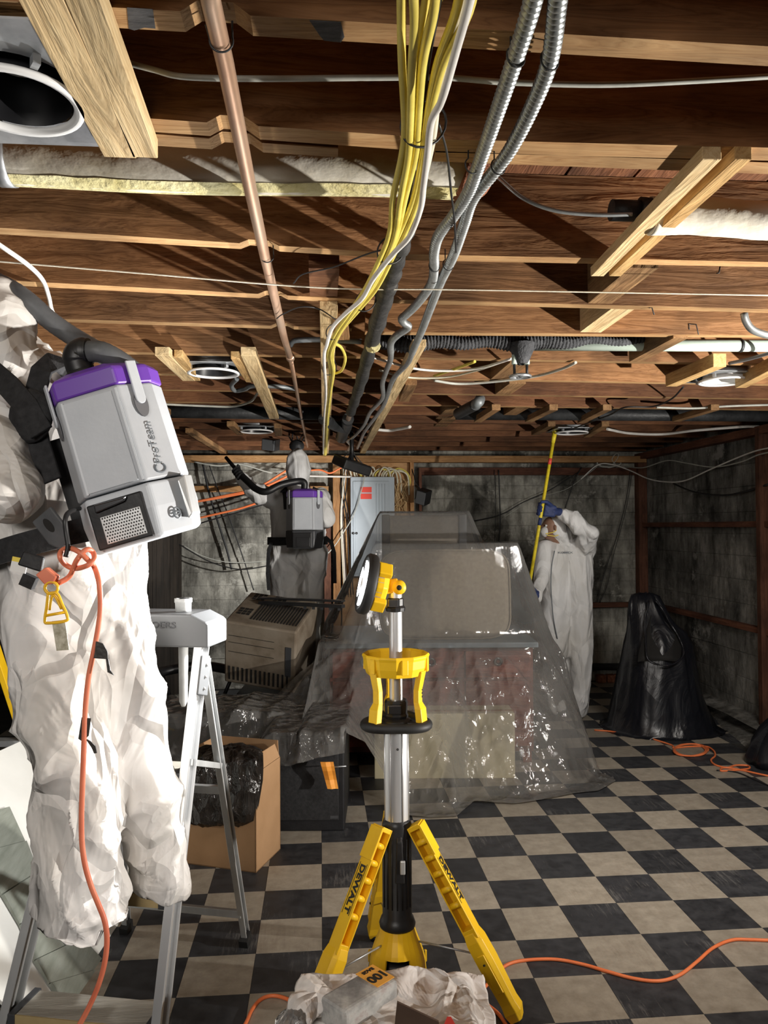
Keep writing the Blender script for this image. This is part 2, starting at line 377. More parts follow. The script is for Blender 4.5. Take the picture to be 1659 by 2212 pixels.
def film(name, veil=.3, vcol=(.6, .6, .6), scale=7, rough=.12, strength=.8):
    m = bpy.data.materials.new(name); m.use_nodes = True; nt = m.node_tree
    for n in list(nt.nodes): nt.nodes.remove(n)
    out = N(nt, 'ShaderNodeOutputMaterial')
    tr = N(nt, 'ShaderNodeBsdfTransparent'); tr.inputs[0].default_value = (.96, .96, .96, 1)
    gl = N(nt, 'ShaderNodeBsdfGlossy'); gl.inputs['Roughness'].default_value = rough; gl.inputs[0].default_value = (1, 1, 1, 1)
    df = N(nt, 'ShaderNodeBsdfDiffuse'); df.inputs[0].default_value = rgba(vcol)
    tl = N(nt, 'ShaderNodeBsdfTranslucent'); tl.inputs[0].default_value = rgba(vcol)
    mp = coords(nt, (1,1,.5))
    n1 = N(nt, 'ShaderNodeTexNoise', i_Scale=scale, i_Detail=4, i_Distortion=1.5); L(nt, mp.outputs[0], n1.inputs['Vector'])
    v1 = N(nt, 'ShaderNodeTexVoronoi', feature='F1', i_Scale=scale*2.2); L(nt, mp.outputs[0], v1.inputs['Vector'])
    ad = N(nt, 'ShaderNodeMath', operation='ADD'); L(nt, n1.outputs['Fac'], ad.inputs[0]); L(nt, v1.outputs['Distance'], ad.inputs[1])
    bp = N(nt, 'ShaderNodeBump'); bp.inputs['Strength'].default_value = strength; bp.inputs['Distance'].default_value = .03
    L(nt, ad.outputs[0], bp.inputs['Height'])
    sx = N(nt, 'ShaderNodeSeparateXYZ'); tc_ = N(nt, 'ShaderNodeTexCoord'); L(nt, tc_.outputs['Object'], sx.inputs[0])
    zr = N(nt, 'ShaderNodeMapRange'); zr.inputs['From Min'].default_value = .70; zr.inputs['From Max'].default_value = .90; zr.inputs['To Min'].default_value = strength; zr.inputs['To Max'].default_value = strength*.12
    L(nt, sx.outputs['Z'], zr.inputs['Value']); L(nt, zr.outputs[0], bp.inputs['Strength'])
    for s in (gl, df, tl): L(nt, bp.outputs[0], s.inputs['Normal'])
    m0 = N(nt, 'ShaderNodeMixShader'); m0.inputs[0].default_value = .45; L(nt, df.outputs[0], m0.inputs[1]); L(nt, tl.outputs[0], m0.inputs[2])
    m1 = N(nt, 'ShaderNodeMixShader'); L(nt, tr.outputs[0], m1.inputs[1]); L(nt, m0.outputs[0], m1.inputs[2])
    n2 = N(nt, 'ShaderNodeTexNoise', i_Scale=2.5, i_Detail=5); L(nt, mp.outputs[0], n2.inputs['Vector'])
    mr = N(nt, 'ShaderNodeMapRange'); mr.inputs['From Min'].default_value = .3; mr.inputs['From Max'].default_value = .7
    mr.inputs['To Min'].default_value = veil*.7; mr.inputs['To Max'].default_value = veil*1.3; L(nt, n2.outputs['Fac'], mr.inputs['Value'])
    lw = N(nt, 'ShaderNodeLayerWeight'); lw.inputs['Blend'].default_value = .35; L(nt, bp.outputs[0], lw.inputs['Normal'])
    pw = N(nt, 'ShaderNodeMath', operation='MULTIPLY_ADD'); pw.inputs[1].default_value = .18; L(nt, lw.outputs['Facing'], pw.inputs[0]); L(nt, mr.outputs[0], pw.inputs[2])
    pw.use_clamp = True
    L(nt, pw.outputs[0], m1.inputs[0])
    fr = N(nt, 'ShaderNodeFresnel'); fr.inputs['IOR'].default_value = 1.5
    m2 = N(nt, 'ShaderNodeMixShader'); L(nt, fr.outputs[0], m2.inputs[0]); L(nt, m1.outputs[0], m2.inputs[1]); L(nt, gl.outputs[0], m2.inputs[2])
    L(nt, m2.outputs[0], out.inputs['Surface'])
    return m
def crumple(name, c, rough, scale=10, strength=.9, spec=.6, dist=.03):
    m, nt, b = nodes(name)
    mp = coords(nt, (1,1,.6))
    n1 = N(nt, 'ShaderNodeTexNoise', i_Scale=scale, i_Detail=4, i_Distortion=1.5); L(nt, mp.outputs[0], n1.inputs['Vector'])
    v1 = N(nt, 'ShaderNodeTexVoronoi', feature='F1', i_Scale=scale*1.3); L(nt, mp.outputs[0], v1.inputs['Vector'])
    ad = N(nt, 'ShaderNodeMath', operation='ADD'); L(nt, n1.outputs['Fac'], ad.inputs[0]); L(nt, v1.outputs['Distance'], ad.inputs[1])
    bp = N(nt, 'ShaderNodeBump'); bp.inputs['Strength'].default_value = strength; bp.inputs['Distance'].default_value = dist
    L(nt, ad.outputs[0], bp.inputs['Height']); L(nt, bp.outputs[0], b.inputs['Normal'])
    b.inputs['Base Color'].default_value = rgba(c); b.inputs['Roughness'].default_value = rough; b.inputs['Specular IOR Level'].default_value = spec
    return m

M = {}
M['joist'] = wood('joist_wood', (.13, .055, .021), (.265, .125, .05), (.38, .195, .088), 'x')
M['edge'] = wood('joist_edge_wood', (.30, .15, .06), (.46, .265, .115), (.56, .36, .175), 'x', stain=.4)
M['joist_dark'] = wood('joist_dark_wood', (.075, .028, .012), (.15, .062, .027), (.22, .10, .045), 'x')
M['board_y'] = wood('board_wood', (.30, .16, .055), (.50, .31, .125), (.62, .42, .19), 'y', stain=.35)
M['pale_y'] = wood('pale_board_wood', (.50, .33, .16), (.72, .52, .27), (.80, .62, .36), 'y', stain=.25)
M['old_y'] = wood('aged_board_wood', (.15, .075, .032), (.28, .15, .065), (.40, .24, .11), 'y')
M['stud'] = wood('stud_wood', (.26, .11, .04), (.46, .23, .09), (.58, .33, .15), 'z', stain=.3)
M['stud_dark'] = wood('dark_stud_wood', (.055, .022, .013), (.12, .05, .03), (.19, .085, .05), 'z')
M['rail_dark'] = wood('dark_rail_wood', (.06, .022, .013), (.13, .05, .03), (.21, .09, .05), 'x')
M['rail_dark_y'] = wood('dark_rail_wood_y', (.06, .022, .013), (.13, .05, .03), (.21, .09, .05), 'y')
M['plate'] = wood('plate_wood', (.20, .09, .03), (.38, .20, .08), (.50, .29, .13), 'x', stain=.3)
M['ply'] = wood('plywood', (.42, .20, .08), (.60, .34, .15), (.70, .44, .22), 'x', gs=.5, stain=.2)
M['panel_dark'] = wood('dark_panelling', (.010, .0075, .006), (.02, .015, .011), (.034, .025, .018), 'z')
M['subfloor'] = wood('subfloor_wood', (.06, .022, .01), (.11, .042, .018), (.17, .07, .03), 'y')
M['concrete'] = concrete('board_marked_concrete', (1, .97, .86), 1.0)
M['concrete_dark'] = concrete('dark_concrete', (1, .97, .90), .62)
M['slab'] = noisy('slab_grime', [(.3, (.02, .019, .018)), (.7, (.05, .047, .043))], 8, rough=.9, world=True)
M['tile_black'] = tile_mat('black_vinyl_tile', (.020, .021, .024), (.062, .064, .070), .34, (.30, .29, .27))
M['tile_beige'] = tile_mat('beige_vinyl_tile', (.27, .235, .185), (.43, .385, .315), .25, (.20, .155, .11))
M['copper'] = noisy('aged_copper', [(.3, (.42, .24, .15)), (.5, (.60, .40, .28)), (.7, (.50, .42, .33))], 9, (1, .25, 1), rough=.48, metal=.8, bump=.03)
M['galv'] = noisy('galvanised_steel', [(.3, (.34, .36, .38)), (.7, (.58, .60, .62))], 14, rough=.42, metal=.75, bump=.04)
M['flex'] = noisy('flex_conduit_steel', [(.3, (.30, .32, .32)), (.7, (.46, .48, .48))], 20, rough=.38, metal=.65, bump=0)
M['flex_dull'] = noisy('dull_conduit', [(.3, (.16, .18, .19)), (.7, (.28, .30, .31))], 20, rough=.5, metal=.4, bump=0)
M['yellow_cable'] = noisy('yellow_cable_sheath', [(.3, (.62, .50, .08)), (.7, (.82, .69, .16))], 12, rough=.45, bump=.03)
M['cream_cable'] = noisy('cream_cable_sheath', [(.3, (.60, .56, .42)), (.7, (.82, .78, .64))], 12, rough=.5, bump=.03)
M['white_cable'] = noisy('white_cable_sheath', [(.3, (.66, .63, .58)), (.7, (.86, .84, .79))], 12, rough=.5, bump=.03)
M['grey_cable'] = noisy('grey_cable_sheath', [(.3, (.36, .37, .33)), (.7, (.58, .58, .52))], 12, rough=.5, bump=.03)
M['black_cable'] = flat('black_cable_sheath', (.014, .014, .015), .5)
M['string'] = noisy('white_string', [(.3, (.62, .56, .44)), (.7, (.85, .80, .66))], 30, rough=.9, bump=.1)
M['orange_cord'] = noisy('orange_cord_sheath', [(.3, (.78, .17, .05)), (.7, (.90, .25, .09))], 10, rough=.45, bump=0)
M['red_cord'] = noisy('faded_red_cord_sheath', [(.3, (.62, .15, .08)), (.7, (.78, .24, .13))], 10, rough=.45, bump=0)
M['lagging'] = noisy('plaster_lagging', [(.3, (.52, .43, .25)), (.45, (.74, .69, .56)), (.7, (.86, .83, .75))], 7, (.6, 1, 1), rough=.9, bump=.5, bscale=22)
M['lagging_edge'] = noisy('torn_lagging', [(.3, (.50, .42, .16)), (.7, (.78, .72, .42))], 14, rough=.9, bump=.6)
M['rust'] = noisy('rusty_insulation', [(.3, (.16, .05, .025)), (.6, (.38, .15, .08)), (.75, (.55, .28, .18))], 30, rough=.95, bump=.9)
M['tar'] = noisy('black_pipe_wrap', [(.3, (.018, .018, .018)), (.6, (.045, .044, .043)), (.78, (.13, .12, .11))], 18, rough=.65, bump=.7, bscale=30)
M['rope'] = noisy('dark_rope_wrap', [(.3, (.03, .031, .034)), (.7, (.085, .087, .093))], 30, rough=.85, bump=.6)
M['iron'] = noisy('cast_iron', [(.3, (.012, .013, .014)), (.7, (.04, .042, .044))], 14, rough=.5, bump=.25)
M['green_pipe'] = noisy('pale_green_pipe', [(.3, (.46, .56, .48)), (.7, (.60, .70, .62))], 7, rough=.5, bump=.05)
M['white_metal'] = flat('white_enamel', (.78, .78, .77), .4)
M['black_int'] = flat('dark_reflector', (.012, .012, .014), .35)
M['lens'] = flat('frosted_lens', (.75, .78, .78), .3)
M['dw_yellow'] = noisy('yellow_plastic', [(.3, (.80, .47, .010)), (.7, (.90, .56, .018))], 5, rough=.42, bump=.02, bscale=60)
M['dw_black'] = noisy('black_plastic', [(.3, (.010, .010, .011)), (.7, (.022, .022, .023))], 12, rough=.38, bump=.05)
M['rubber'] = flat('black_rubber', (.012, .012, .012), .6)
M['alu'] = noisy('brushed_aluminium', [(.3, (.66, .67, .68)), (.7, (.80, .81, .82))], 5, (1, 1, .12), rough=.34, metal=.7, bump=.02)
M['alu_old'] = noisy('scuffed_aluminium', [(.3, (.48, .49, .49)), (.7, (.72, .73, .73))], 8, (1, 1, .2), rough=.4, metal=.6, bump=.04)
M['steel_dark'] = flat('dark_polished_steel', (.22, .22, .23), .22, .9)
M['led'] = flat('led_face', (1, 1, 1), .4, emit=26)
M['tyvek'] = tyvek('white_coverall', (.80, .78, .76), 6, .85)
M['tyvek_far'] = tyvek('white_coverall_far', (.78, .78, .78), 6, .45)
M['tyvek_heap'] = tyvek('white_coverall_heap', (.84, .80, .77), 9, .75)
M['film'] = film('clear_plastic_sheeting', .34, (.46, .45, .43), 6, .09, .8)
M['film_bag'] = film('clear_bag', .35, (.7, .7, .7), 16)
M['bag'] = crumple('black_bin_liner', (.008, .009, .013), .34, 5, .45)
M['bag_brown'] = crumple('black_box_liner', (.017, .014, .012), .2, 13, 1.0)
M['card'] = noisy('brown_cardboard', [(.3, (.37, .215, .105)), (.7, (.45, .27, .14))], 5, rough=.85, bump=.05)
M['card_dark'] = noisy('dark_cardboard', [(.3, (.075, .045, .03)), (.7, (.11, .07, .047))], 5, rough=.85, bump=.05)
M['card_pale'] = noisy('pale_carton', [(.3, (.62, .54, .34)), (.7, (.74, .66, .45))], 4, rough=.8, bump=.03)
M['mahogany'] = wood('mahogany', (.10, .022, .014), (.19, .045, .027), (.26, .07, .04), 'x', rough=.4, stain=.25)
M['desk_top'] = flat('blue_grey_desk_top', (.30, .37, .42), .25)
M['cushion'] = noisy('tan_cushion', [(.3, (.24, .195, .145)), (.7, (.30, .25, .185))], 40, rough=.95, bump=.15, bscale=220)
M['cushion2'] = noisy('taupe_cushion', [(.3, (.30, .26, .21)), (.7, (.37, .32, .26))], 40, rough=.95, bump=.15, bscale=220)
M['black_box'] = noisy('black_vinyl', [(.3, (.006, .006, .007)), (.7, (.013, .013, .015))], 30, rough=.6, bump=.1)
M['black_fab'] = noisy('black_webbing', [(.3, (.012, .012, .013)), (.7, (.03, .03, .032))], 60, rough=.85, bump=.2)
M['orange_tape'] = noisy('orange_tape', [(.3, (.74, .27, .03)), (.7, (.86, .38, .06))], 8, rough=.5, bump=.1)
M['vac_grey'] = noisy('grey_vacuum_shell', [(.3, (.40, .42, .45)), (.7, (.49, .51, .54))], 6, rough=.42, bump=.04, bscale=90)
M['vac_pale'] = noisy('pale_vacuum_shell', [(.3, (.52, .55, .59)), (.7, (.60, .63, .67))], 6, rough=.42, bump=.04, bscale=90)
M['vac_dark'] = flat('dark_grey_vacuum', (.055, .057, .062), .4)
M['vac_slot'] = flat('vacuum_slot', (.13, .13, .14), .5)
M['purple'] = flat('purple_plastic', (.16, .055, .42), .35)
M['letter_grey'] = flat('grey_lettering', (.16, .18, .20), .5)
M['hose'] = noisy('grey_hose', [(.3, (.07, .073, .078)), (.7, (.12, .124, .13))], 12, rough=.5, bump=.05)
M['hose_black'] = flat('black_hose', (.012, .012, .013), .45)
M['panel_blue'] = noisy('pale_blue_panel', [(.3, (.40, .46, .51)), (.7, (.47, .53, .58))], 4, rough=.45, bump=.02)
M['red_label'] = flat('red_label', (.80, .045, .02), .5)
M['ac_beige'] = noisy('dirty_beige_plastic', [(.3, (.11, .078, .05)), (.5, (.22, .18, .135)), (.7, (.28, .24, .19))], 5, rough=.6, bump=.08)
M['slot'] = flat('dark_slot', (.010, .009, .008), .8)
M['glove_blue'] = noisy('navy_glove', [(.3, (.018, .030, .10)), (.7, (.035, .055, .17))], 30, rough=.6, bump=.2)
M['glove_black'] = noisy('black_glove', [(.3, (.012, .012, .013)), (.7, (.03, .03, .03))], 30, rough=.6, bump=.2)
M['skin'] = noisy('skin', [(.3, (.24, .13, .085)), (.7, (.32, .18, .12))], 12, rough=.55, bump=.05)
M['mask'] = flat('white_mask', (.74, .73, .71), .8)
M['strap_yellow'] = flat('yellow_strap', (.80, .62, .08), .6)
M['eye'] = flat('eye_white', (.7, .7, .68), .3)
M['iris'] = flat('dark_iris', (.03, .02, .015), .2)
M['boot'] = noisy('brown_leather_boot', [(.3, (.07, .03, .016)), (.7, (.13, .06, .03))], 16, rough=.6, bump=.2)
M['boot_dark'] = noisy('dark_boot', [(.3, (.02, .018, .017)), (.7, (.045, .04, .037))], 16, rough=.6, bump=.2)
M['pole_yellow'] = noisy('yellow_pole_paint', [(.35, (.52, .40, .02)), (.5, (.78, .62, .03)), (.7, (.84, .68, .05))], 16, rough=.45, bump=.05)
M['red_tape'] = flat('red_tape', (.74, .08, .05), .5)
M['white_sheet'] = noisy('white_board', [(.3, (.74, .74, .70)), (.7, (.84, .84, .80))], 3, rough=.7, bump=.05)
M['siding'] = noisy('grey_green_siding', [(.3, (.20, .22, .185)), (.5, (.255, .275, .235)), (.7, (.30, .32, .28))], 5, (9, 1.2, 1.2), rough=.6, bump=.3)
M['grey_plastic'] = flat('grey_plastic', (.115, .12, .125), .5)
M['pale_plastic'] = noisy('pale_grey_plastic', [(.3, (.46, .47, .47)), (.7, (.60, .61, .60))], 14, rough=.55, bump=.05)
M['step_top'] = noisy('worn_step', [(.3, (.30, .28, .235)), (.7, (.48, .45, .39))], 6, (1, 12, 12), rough=.7, bump=.3)
M['step_front'] = noisy('yellowed_step_edge', [(.3, (.36, .26, .12)), (.7, (.52, .40, .20))], 6, rough=.6, bump=.1)
M['orange_label'] = flat('orange_label', (.86, .42, .07), .5)
M['ink'] = flat('black_ink', (.012, .012, .012), .5)
M['white_ink'] = flat('white_label', (.75, .75, .73), .6)
M['yellow_clip'] = noisy('yellow_clip', [(.3, (.84, .46, .015)), (.7, (.93, .56, .03))], 8, rough=.35, bump=0)
M['tag_paper'] = noisy('worn_tag', [(.35, (.30, .27, .18)), (.6, (.62, .58, .46))], 40, rough=.5, bump=.1)
M['tape_black'] = noisy('black_tape', [(.3, (.02, .018, .015)), (.7, (.05, .045, .038))], 20, rough=.45, bump=.15)
M['red_plastic'] = flat('red_plastic', (.75, .05, .03), .4)
M['brass_wire'] = noisy('loose_wire_colours', [(.3, (.25, .14, .06)), (.5, (.62, .42, .2)), (.7, (.80, .74, .6))], 3, rough=.5, bump=0)
M['packet'] = noisy('printed_clear_packet', [(.35, (.20, .20, .20)), (.5, (.34, .34, .33)), (.62, (.52, .52, .50)), (.72, (.36, .27, .26))], 14, rough=.22, bump=.25, bscale=24)
M['smear'] = noisy('grey_paint_smear', [(.35, (.035, .036, .04)), (.7, (.10, .10, .105))], 60, (.4, 2, 1), rough=.7, bump=.2)
# ================================================================== SETTING
rnd = random.Random(7)
YB = PZ(1300, 1470, 0).y
TS = .2499
floor = tag(MB().box((.1, 3.2, -.03), (7.6, 11.4, .054)).obj('floor', M['slab']), kind='structure')
def tile_mesh(name, mat):
    g = TS-.0014
    b = MB().box((0, 0, -.0015), (g, g, .003)); me = bpy.data.meshes.new(name); me.from_pydata(b.v, [], b.f); me.materials.append(mat); return me
TMB = [tile_mesh('tile_beige', M['tile_beige']), tile_mesh('tile_black', M['tile_black'])]
TX0, TY0 = .7504, 4.2128
edgeA, edgeB = PZ(1513, 1526, 0), PZ(1638, 1640, 0)
def edge_x(y):
    return edgeB.x+(edgeA.x-edgeB.x)*(y-edgeB.y)/(edgeA.y-edgeB.y)
def proj(p):
    q = V(p)-CAM; d = q.dot(FW)
    if d < .05: return None
    return CXP+FPX*q.dot(RW)/d, CYP-FPX*q.dot(UP)/d, d
tiles = []
for i in range(-13, 17):
    for j in range(-10, 18):
        x = TX0+(i+.5)*TS; y = TY0+(j+.5)*TS
        if y > YB-.02 or y < 1.2 or x > edge_x(y)+.05 or x < -2.7: continue
        pr = proj((x, y, 0))
        if pr is None or not (-160 < pr[0] < 1820 and pr[1] < 2480): continue
        tiles.append((pr[2], x, y, (i+j+1) % 2))
# which of the nearest are hidden by nothing: the 300 that show largest become parts
tiles.sort()
vis = [t for t in tiles if proj((t[1], t[2], 0))[0] > 180 and proj((t[1], t[2], 0))[1] < 2330]
top = set(id(t) for t in vis[:298])
rest = MB()
for t in tiles:
    d, x, y, par = t
    zj = rnd.uniform(-.0004, .0004)
    if id(t) in top:
        o = bpy.data.objects.new('tile', TMB[par == 1]); COL.objects.link(o); o.parent = floor
        o.location = V((x, y, zj))-ORG['floor']; o.rotation_euler = (rnd.uniform(-.0015, .0015), rnd.uniform(-.0015, .0015), 0)
    else:
        rest.box((x, y, zj-.0015), (TS-.0014, TS-.0014, .003), mi=int(par == 1))
tag(rest.obj('tile_field', [M['tile_beige'], M['tile_black']], floor), kind='stuff')

# right footing: sloped concrete kerb between the tiles and the wall
XR = PY(1392, 1300, YB).x
e0 = V((edge_x(YB), YB, 0)); e1 = V((edge_x(2.5), 2.5, 0))
ft = MB()
n = 14
ring = []
for k in range(n+1):
    t = k/n; p = e0.lerp(e1, t); jx = .02*sin(k*2.1)
    ring.append([V((p.x+jx, p.y, -.003)), V((p.x+.02+jx, p.y, .012)), V((max(p.x+.25, XR-.28), p.y, .03)), V((XR-.16, p.y, .10+.01*sin(k*1.7))), V((XR, p.y, .13)), V((XR, p.y, -.003))])
ft.loft(ring, smooth=False)
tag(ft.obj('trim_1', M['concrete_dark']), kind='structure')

# back wall, cast against boards: courses of slightly different depth
def course_wall(name, a, b, z1, h, mat, nrm, amp=.006, nx=18):
    m = MB(); a = V(a); b = V(b); nrm = V(nrm)
    z = 0.0; k = 0
    while z < z1-.01:
        hh = min(h*rnd.uniform(.9, 1.1), z1-z); off = rnd.uniform(-amp, amp)
        vs = []
        for i in range(nx+1):
            p = a.lerp(b, i/nx)+nrm*(off+rnd.uniform(-.002, .002))
            vs += [p+Z_*(z+.002), p+Z_*(z+hh*.5)+nrm*rnd.uniform(-.0015, .0015), p+Z_*(z+hh-.004), p-nrm*.003+Z_*(z+hh)]
        fs = []
        for i in range(nx):
            for q in range(3): fs.append((i*4+q, (i+1)*4+q, (i+1)*4+q+1, i*4+q+1))
        m.add(vs, fs)
        z += hh; k += 1
    q0 = a-nrm*.02; q1 = b-nrm*.02
    m.hexa([q0, q1, q1-nrm*.1, q0-nrm*.1, q0+Z_*z1, q1+Z_*z1, q1-nrm*.1+Z_*z1, q0-nrm*.1+Z_*z1])
    return tag(m.obj(name, mat), kind='structure')
course_wall('wall_back', (-3.3, YB, 0), (XR+.02, YB, 0), 2.64, .145, M['concrete'], (0, -1, 0))
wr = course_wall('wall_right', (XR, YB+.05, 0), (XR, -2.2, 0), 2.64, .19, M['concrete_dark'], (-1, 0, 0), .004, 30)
# room closes behind the camera and to the left
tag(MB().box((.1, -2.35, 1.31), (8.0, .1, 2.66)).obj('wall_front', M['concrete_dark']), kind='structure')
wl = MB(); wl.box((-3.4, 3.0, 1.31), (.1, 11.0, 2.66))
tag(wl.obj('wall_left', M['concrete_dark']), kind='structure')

# dark board partition on the left, one board at a time
XP = PY(352, 1300, 6.8).x
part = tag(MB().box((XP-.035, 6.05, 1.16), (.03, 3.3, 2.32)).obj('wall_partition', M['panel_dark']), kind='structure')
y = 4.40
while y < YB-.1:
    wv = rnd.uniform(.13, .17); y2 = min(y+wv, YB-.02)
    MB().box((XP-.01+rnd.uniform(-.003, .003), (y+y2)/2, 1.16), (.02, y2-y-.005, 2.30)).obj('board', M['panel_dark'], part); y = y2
# studs and rails of the right wall
for yy, ww in ((YB-.06, .10), (PX(1652, 1300, XR-.05).y, .05), (3.6, .045)):
    MB().box((XR-.05, yy, 1.22), (.09, ww, 2.22)).obj('stud', M['stud_dark'], wr)
for zz in (PX(1500, 1133, XR-.04).z, PX(1440, 1314, XR-.04).z):
    MB().box((XR-.035, 4.8, zz), (.05, 5.9, .045)).obj('rail', M['rail_dark_y'], wr)
MB().box((XR-.045, 4.2, 2.315), (.09, 7.6, .06)).obj('plate', M['rail_dark_y'], wr)
wb = bpy.data.objects['wall_back']
for (u0, v0, u1, v1, hh, mt) in ((905, 1017, 1392, 1020, .075, 'rail_dark'), (1180, 1307, 1392, 1306, .05, 'rail_dark'), (360, 1057, 700, 1056, .06, 'plate')):
    a = PY(u0, v0, YB-.03); b = PY(u1, v1, YB-.03); z = (a.z+b.z)/2
    MB().box(((a.x+b.x)/2, YB-.035, z), (abs(b.x-a.x), .045, hh)).obj('rail', M[mt], wb)
MB().box((PY(1340, 1200, YB-.1).x+.35, YB-.05, 1.2), (.06, .08, 2.3)).obj('stud', M['stud_dark'], wb)

# ceiling: boards above the joists, every joist a part
ceil = tag(MB().box((.1, 3.0, ZJ+.272), (8.0, 11.4, .03)).obj('ceiling', M['subfloor']), kind='structure')
bx = -3.3
while bx < 3.6:
    MB().box((bx+.1, 3.0, ZJ+.246), (.192, 11.2, .018)).obj('floor_board', M['subfloor'], ceil); bx += .2
def line_pts(uv0, uv1, xa, xb):
    a = PZ(uv0[0], uv0[1], ZJ); b = PZ(uv1[0], uv1[1], ZJ); k = (b.y-a.y)/(b.x-a.x)
    return V((xa, a.y+(xa-a.x)*k, ZJ)), V((xb, a.y+(xb-a.x)*k, ZJ))
def joist(near, far, xa, xb, mat='joist', notch=None, h=.235):
    n0, n1 = line_pts(near[0], near[1], xa, xb)
    if isinstance(far, float): f0, f1 = n0+V((0, far, 0)), n1+V((0, far, 0))
    else: f0, f1 = line_pts(far[0], far[1], xa, xb)
    u = V((0, 0, h))
    b = MB()
    if notch is None:
        b.hexa([n0, n1, f1, f0, n0+u, n1+u, f1+u, f0+u]); b.m[-6] = 1
    else:   # stepped notch cut in the underside
        (x0, x1, dz) = notch
        def at(p, q, x): return p.lerp(q, (x-p.x)/(q.x-p.x))
        xs = [(xa, 0), (x0-.015, 0), (x0+.01, dz), (x1-.01, dz), (x1+.015, 0), (xb, 0)]
        secs = []
        for x, dz_ in xs:
            pn = at(n0, n1, x); pf = at(f0, f1, x); k = V((0, 0, dz_)); secs.append([pn+k, pf+k, pf+u, pn+u])
        b.loft(secs, smooth=False)
        for k in range(0, len(b.m)-2, 4): b.m[k] = 1
    o = b.obj('joist', [M[mat], M['edge']], ceil); return o
XA, XB = -3.25, XR-.02
XM = .10
def cu(u, v): return PZ(u, v, ZJ).x
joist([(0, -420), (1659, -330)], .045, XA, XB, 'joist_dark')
joist([(229, 15), (1659, 100)], [(245.6, 60), (1659, 143)], XA, XB, 'joist', (cu(415, 40), cu(520, 40), .018))
joist([(323, 256), (820, 290)], [(400, 290), (739, 314)], XA, cu(903, 300), 'joist', (cu(465, 270), cu(540, 270), .016))
joist([(400, 295), (706, 320)], [(337, 315), (706, 338)], XA, cu(730, 330), 'joist', (cu(468, 300), cu(548, 300), .016))
joist([(957, 301), (1659, 319)], [(1220, 336), (1659, 347)], cu(905, 300), XB, 'joist')
joist([(1106, 332), (1659, 351)], [(1078, 354), (1659, 376)], cu(940, 330), XB, 'joist')
joist([(0, 492), (775, 542)], [(0, 506), (777, 554)], XA, cu(848, 548), 'joist', (cu(530, 530), cu(590, 530), .012))
joist([(881, 549), (1659, 566)], [(876, 562), (1659, 577)], cu(845, 548), XB, 'joist')
joist([(61, 608), (690, 642)], [(89, 620), (690, 651)], XA, cu(846, 648), 'joist', (cu(566, 630), cu(610, 630), .012))
joist([(896, 648), (1548, 665)], .045, cu(850, 648), XB, 'joist')
joist([(142, 689), (691, 707)], .045, XA, cu(760, 710), 'joist', (cu(592, 700), cu(625, 700), .012))
joist([(921, 718), (1659, 724)], .045, cu(790, 714), XB, 'joist')
joist([(400, 763), (1659, 786)], .045, XA, XB)
joist([(400, 808), (1659, 830)], .045, XA, XB)
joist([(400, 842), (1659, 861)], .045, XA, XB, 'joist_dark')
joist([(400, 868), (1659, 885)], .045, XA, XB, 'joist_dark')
y9 = PZ(1000, 876, ZJ).y
JY = []
yy = y9+.42
while yy < YB-.1:
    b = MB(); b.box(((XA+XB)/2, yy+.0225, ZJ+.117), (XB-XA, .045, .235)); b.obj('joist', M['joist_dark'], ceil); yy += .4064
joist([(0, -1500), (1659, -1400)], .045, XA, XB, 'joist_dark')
# smears of dark grey paint on the underside of the first joist
for pl in (((274, 16), (330, 20), (336, 62), (312, 60), (290, 66), (278, 62)), ((668, 44), (736, 48), (744, 80), (736, 92), (700, 88), (690, 76))):
    a = [PZ(u, v, ZJ-.0006) for u, v in pl]; b = [p+Z_*.0005 for p in a]; k = len(a)
    MB().add(a+b, [tuple(range(k)), tuple(range(k, 2*k))[::-1]]+[(i, (i+1) % k, k+(i+1) % k, k+i) for i in range(k)]).obj('paint_smear', M['smear'], ceil)
# blocking between the joists
def blocking(u, v0, v1, wd=.09, mat='old_y', h=.17, dz=0.0):
    a = PZ(u, v0, ZJ+dz); b = PZ(u, v1, ZJ+dz); b.x = a.x
    MB().beam(a, b, wd, h, (1, 0, 0)).obj('blocking', M[mat], ceil)
blocking(1392, 579, 660, .085, 'old_y', .17, .004)
blocking(1345, 668, 719, .085, 'pale_y', .17, .004)
blocking(1125, 783, 826, .10, 'old_y'); blocking(1118, 829, 855, .09, 'old_y')
blocking(985, 880, 905, .1, 'old_y'); blocking(1130, 880, 905, .09, 'old_y'); blocking(970, 906, 922, .1, 'old_y')
blocking(700, 580, 640, .09, 'joist_dark'); blocking(1470, 731, 783, .06, 'old_y', .12, -.012)

# ================================================================== LUMBER NAILED UNDER THE JOISTS
def board(label, uv0, uv1, wd, t, mat='board_y', zb=None, group=None, name='wood_batten', sides=None):
    z = ZJ-t if zb is None else zb
    a = PZ(uv0[0], uv0[1], z); b = PZ(uv1[0], uv1[1], z)
    m = MB(); m.beam(a, b, wd, t-.0005, (1, 0, 0))
    o = m.obj(name, M[mat], bevel=.0015, seg=1)
    return tag(o, label, 'board', group)
